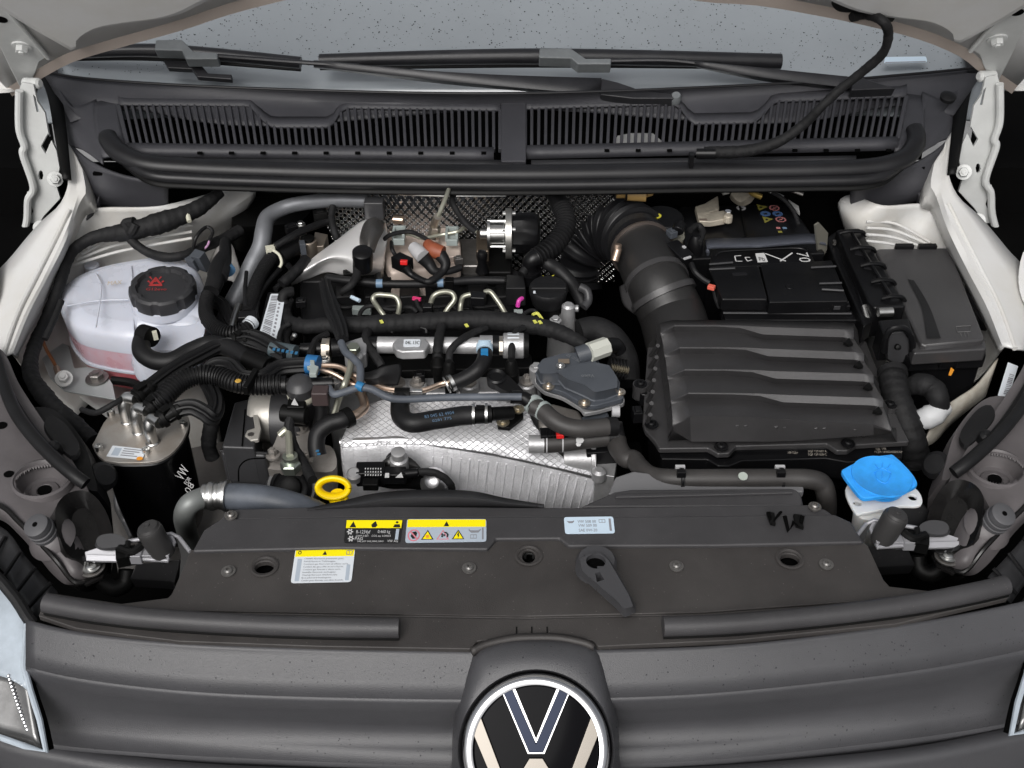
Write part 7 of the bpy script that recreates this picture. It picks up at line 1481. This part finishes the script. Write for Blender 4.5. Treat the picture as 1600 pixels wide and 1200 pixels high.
# ================================================================ LATCH/ADJUSTERS AT BOTH SIDES
def adjuster(f, lab, S):
    a = T('headlight_adjuster', lab, 'adjuster', toV(f(220, 860, -.04)), 'headlight adjusters')
    AM = mat('adjuster_alloy', (.36, .36, .38), .4, .4, grain=.2) if 'adjuster_alloy' not in MATS else MATS['adjuster_alloy']
    build('rail_plate', g_poly([toV(f(*p)) for p in ((132, 862, -.028), (150, 856, -.026), (186, 858, -.026), (190, 850, -.024), (198, 852, -.024), (196, 868, -.03), (182, 874, -.032), (158, 872, -.032), (134, 873, -.032))], Vector((0, 0, 1)), .005), AM, a, bev=.0008)
    build('front_bar', [g_poly([toV(f(*p)) for p in ((134, 866, -.026), (212, 868, -.026), (212, 878, -.03), (134, 876, -.03))], Vector((0, -.3, 1)).normalized(), .004)], AM, a, bev=.0008)
    build('bracket_frame', [g_tube([f(208, 872, -.026), f(262, 876, -.026), f(272, 848, -.022), f(266, 836, -.018)], .0028, n=8, lin=True), g_tube([f(200, 846, -.018), f(268, 834, -.016), f(280, 840, -.02), f(297, 862, -.02)], .0024, n=8, lin=True), g_box(toV(f(212, 864, -.018)), .012, .010, .012), g_box(toV(f(236, 862, -.02)), .04, .012, .006)], AM, a, bev=.0006)
    build('dark_slider', [g_stack([[f(*p) for p in ((150, 846, -.012), (158, 836, -.010), (180, 834, -.010), (196, 842, -.012), (192, 852, -.016), (160, 856, -.016))], [f(*p) for p in ((148, 852, -.02), (158, 842, -.02), (180, 838, -.02), (198, 848, -.02), (194, 858, -.022), (160, 860, -.022))]], 30)], ALTB, a)
    build('black_mechanism', [g_box(toV(f(196, 862, -.018)), .020, .016, .014, rz=.3*S), g_tube([f(186, 856, -.016), f(206, 862, -.016), f(222, 852, -.014)], .004, n=8), g_tube([f(200, 846, -.014), f(200, 872, -.02)], .003, n=8)], PLD, a)
    c0 = toV(f(232, 826, .008)); c1 = toV(f(256, 866, -.028))
    build('rubber_grip', [g_tube([c0, c0.lerp(c1, .12), c1], [.0118, .0135, .0125], n=24, seg=4), g_lathe(c0, (c0-c1), [(0, .0118), (.003, .0105), (.004, .006)], n=24), g_lathe(c0, (c0-c1), [(.003, .0035), (.0052, .003), (.0046, .0015)], n=14)], mat('grip_rubber', (.035, .034, .034), .5, grain=.2) if 'grip_rubber' not in MATS else MATS['grip_rubber'], a)
    build('black_box', g_poly([toV(f(*p)) for p in ((212, 880, -.034), (276, 874, -.030), (283, 872, -.03), (272, 912, -.050), (268, 908, -.050), (202, 904, -.056))], Vector((0, -.25, 1)).normalized(), .02), PL, a, bev=.002)
    build('side_plate', g_poly([toV(f(*p)) for p in ((274, 838, -.02), (282, 838, -.02), (297, 862, -.022), (286, 900, -.03), (280, 905, -.034), (283, 868, -.026))], Vector((0, 0, 1)), .003), mat('dark_sheet', (.05, .05, .05), .4, .3) if 'dark_sheet' not in MATS else MATS['dark_sheet'], a)
    build('lower_hook', [g_tube([f(158, 905, -.07), f(178, 918, -.08), f(196, 910, -.08), f(200, 890, -.07)], .010, n=14)], PLD, a)
adjuster(idf, 'headlight adjuster with upright black rubber grip at the left', 1)
adjuster(lambda x, y, z: H(1633-x, y-21, z), 'headlight adjuster with upright black rubber grip at the right', -1)
# labels on wing flanks
s = Sticker('wing_label', [(14, 588), (22, 592), (45, 640), (33, 640)], -.02, r=1, label='white printed label on the left wing flank', cat='label'); s.bars(INKG, .15, .1, .6, .9, 14); s.done()
s = Sticker('wing_label', [(1575, 566), (1591, 572), (1576, 620), (1559, 618)], -.01, r=1, label='white barcode label on the right wing flank', cat='label'); s.bars(INKG, .45, .3, .9, .95, 12); s.done()
# bonnet cable in top right
bcab = T('bonnet_wiring', 'taped black cable hanging from the bonnet down onto the cowl', 'cable', (1250, 220, .13))
cpts = [H(1330, 14, HB)-nrm(HB)*.012, H(1352, 22, (HB[0]-.01, HB[1], 0)), H(1378, 32, .33), H(1388, 52, .31), H(1380, 82, .28), H(1350, 110, .25), H(1312, 140, .22), H(1285, 165, .20), H(1255, 195, .17), H(1215, 222, .145), H(1165, 236, .13), H(1100, 238, .125)]
build('cable', g_tube(cpts, [.0065, .0062, .006, .0062, .0062, .007, .0085, .008], n=12, seg=10, wob=.08), TAPE, bcab)
build('rubber_grommet', g_stack([[H(*p, (HB[0]-.012, HB[1], 0)) for p in ((1300, 6), (1308, -2), (1340, -2), (1348, 8), (1340, 18), (1312, 18))], [H(*p, (HB[0]-.0, HB[1], 0)) for p in ((1296, 4), (1306, -6), (1345, -6), (1352, 8), (1342, 20), (1308, 20))]], 30), RUB, bcab)
build('cable_tie', g_tube([H(1376, 22, .33), H(1392, 28, .32)], .006, n=10), PLD, bcab)
build('end_plug', [g_tube([H(1088, 240, .124), H(1118, 240, .126)], .0075, n=14), g_box(H(1081, 240, .13), .006, .012, .02)], PLG, bcab)
build('bonnet_hole', g_lathe(H(1384, 20, HB)-nrm(HB)*.0012, -nrm(HB), [(0, .010), (.0005, .010)], n=20), VOID, bn)

# ================================================================ SMALLER FITTINGS AROUND THE ENGINE
def lead(label, pts, r, m=None, cat='lead', wob=.08):
    return build('rubber_lead', g_tube(pts, r, n=12, wob=wob), m or TAPE, label=label, cat=cat)
lead('thin black lead running up from the fuel rail sensor to the wiring loom', [(455, 546, -.002), (444, 548, .0), (436, 535, .002), (440, 515, .004), (452, 506, .006)], .0032)
lead('taped lead rising behind the left block of the valve cover', [(446, 478, -.008), (441, 468, .0), (446, 458, .006), (456, 456, .004)], .0070)
lead('black lead crossing the foil insulation behind the beige cable', [(714, 296, .075), (706, 312, .07), (714, 330, .06), (728, 350, .05), (742, 362, .04)], .0042)
lead('second black lead on the foil insulation beside the grey pipe', [(520, 322, .05), (518, 340, .04), (522, 360, .03), (526, 372, .02)], .0048)
lead('thin lead draped over the front of the valve cover', [(560, 500, -.01), (566, 484, -.006), (582, 478, -.004), (612, 484, -.006), (640, 480, -.006), (652, 488, -.01)], .0028)
lead('thin lead between the second and third injection pipes', [(650, 470, .0), (656, 482, -.004), (668, 490, -.006), (684, 496, -.006)], .0030)
lead('curved black lead from the oil cap towards the slate valve', [(812, 500, .004), (822, 488, .006), (836, 486, .004), (842, 500, .0)], .0028)
lead('taped lead from the actuator to the valve cover end', [(816, 428, .012), (826, 414, .02), (838, 410, .022), (846, 404, .026)], .0055)
lead('thin black lead hanging under the bonnet seal at the battery', [(1206, 300, .05), (1225, 312, .04), (1240, 330, .03), (1248, 352, .02)], .0030)
lead('black lead curling beside the air mass sensor', [(1078, 360, .03), (1090, 352, .03), (1098, 362, .025), (1092, 380, .02)], .0045)
lead('thick taped lead dropping behind the alternator housing', [(338, 640, -.03), (330, 665, -.05), (326, 695, -.08), (332, 715, -.1)], .0090)
lead('thin black lead above the steel lid of the fuel filter', [(128, 640, -.02), (150, 645, -.01), (176, 632, .0), (196, 620, .0)], .0035)
lead('black lead following the white rail behind the coolant tank', [(96, 470, .0), (84, 500, -.01), (70, 530, -.02)], .0040)
for (x, y, z, w_, d_, h_, rz, m_, l) in (
    (545, 424, .004, .016, .012, .012, .2, PLD, 'small black cable bracket at the front foot of the polished shield'),
    (470, 468, -.006, .014, .012, .010, .1, PLG, 'tiny black clip on the left block of the valve cover'),
    (603, 486, -.02, .018, .010, .012, 0, PLG, 'black injector plug under the first bent pipe'),
    (682, 484, -.02, .018, .010, .012, 0, PLG, 'black injector plug under the second bent pipe'),
    (728, 482, -.02, .018, .010, .012, 0, PLG, 'black injector plug under the third bent pipe'),
    (778, 484, -.02, .018, .010, .012, 0, PLG, 'black injector plug under the fourth bent pipe'),
    (716, 402, .014, .012, .010, .010, .3, DSTEEL, 'small dark steel bracket on the right of the pinkish casting'),
    (500, 330, .045, .020, .014, .020, .3, PLD, 'black clip under the dull metal pipe'),
    (455, 352, .03, .018, .012, .014, .5, PLG, 'black plug at the rear left beside the brass fitting'),
    (398, 466, .004, .012, .010, .012, .2, PLD, 'small black clip on the corrugated conduit'),
    (1050, 360, .036, .012, .014, .010, .5, ACT, 'grey latch on the neck of the air duct'),
    (938, 664, -.03, .016, .010, .012, .3, PLD, 'black clip under the slate valve'),
    (655, 583, -.03, .014, .012, .016, .1, PLG, 'black square plug between foam flap and round plug'),
    (420, 588, .014, .016, .012, .010, 0, PLD, 'black latch on the ribbed fuel hose connector'),
    (996, 640, -.04, .012, .016, .016, .1, PLG, 'black snap clip on the left wall of the air filter box')):
    build('small_fitting', [g_box(H(x, y, z), w_, d_, h_, rz=rz), g_box(H(x, y, z)+Vector((0, 0, .002)), w_*.55, d_*.7, h_*.8, rz=rz)], m_, label=l, cat='fitting', bev=.001)
for (x, y, z, r, m_, l) in ((523, 592, -.02, .008, ALU, 'aluminium bolt head left of the foam flap'), (508, 560, -.01, .006, STEEL, 'steel bolt below the hex nut of the fuel rail'), (838, 575, -.02, .007, ALU, 'aluminium bolt at the left tip of the slate valve'), (470, 350, .03, .005, STEEL, 'steel bolt behind the brass coloured fitting'), (868, 500, .0, .006, ALU, 'aluminium bolt under the end of the wiring loom')):
    build('bolt_head', [g_lathe(H(x, y, z), (0, -.1, 1), [(-.02, r*1.3), (0, r*1.3), (.001, r)], n=20), g_hex(H(x, y, z), (0, -.1, 1), r*.9, r*.8)], m_, label=l, cat='bolt')
# broken patches on the shield bracket
build('sensor_bracket', g_loft([[(596, 724, -.058), (612, 712, -.05), (640, 716, -.055), (660, 740, -.07)], [(590, 760, -.09), (612, 764, -.09), (640, 764, -.095), (668, 768, -.1)]], 16, 3), GREYB, label='dark angled bracket behind the two part sensor plug', cat='bracket', solid=.003)
build('shield_boss', [g_lathe(H(676, 752, -.085), (0, -.6, .6), [(-.01, .018), (.004, .014), (.010, .009), (.008, .006)], n=26)], MATS['bright_shield_fold'], label='round silver boss in the shield beside the sensor cable', cat='boss')
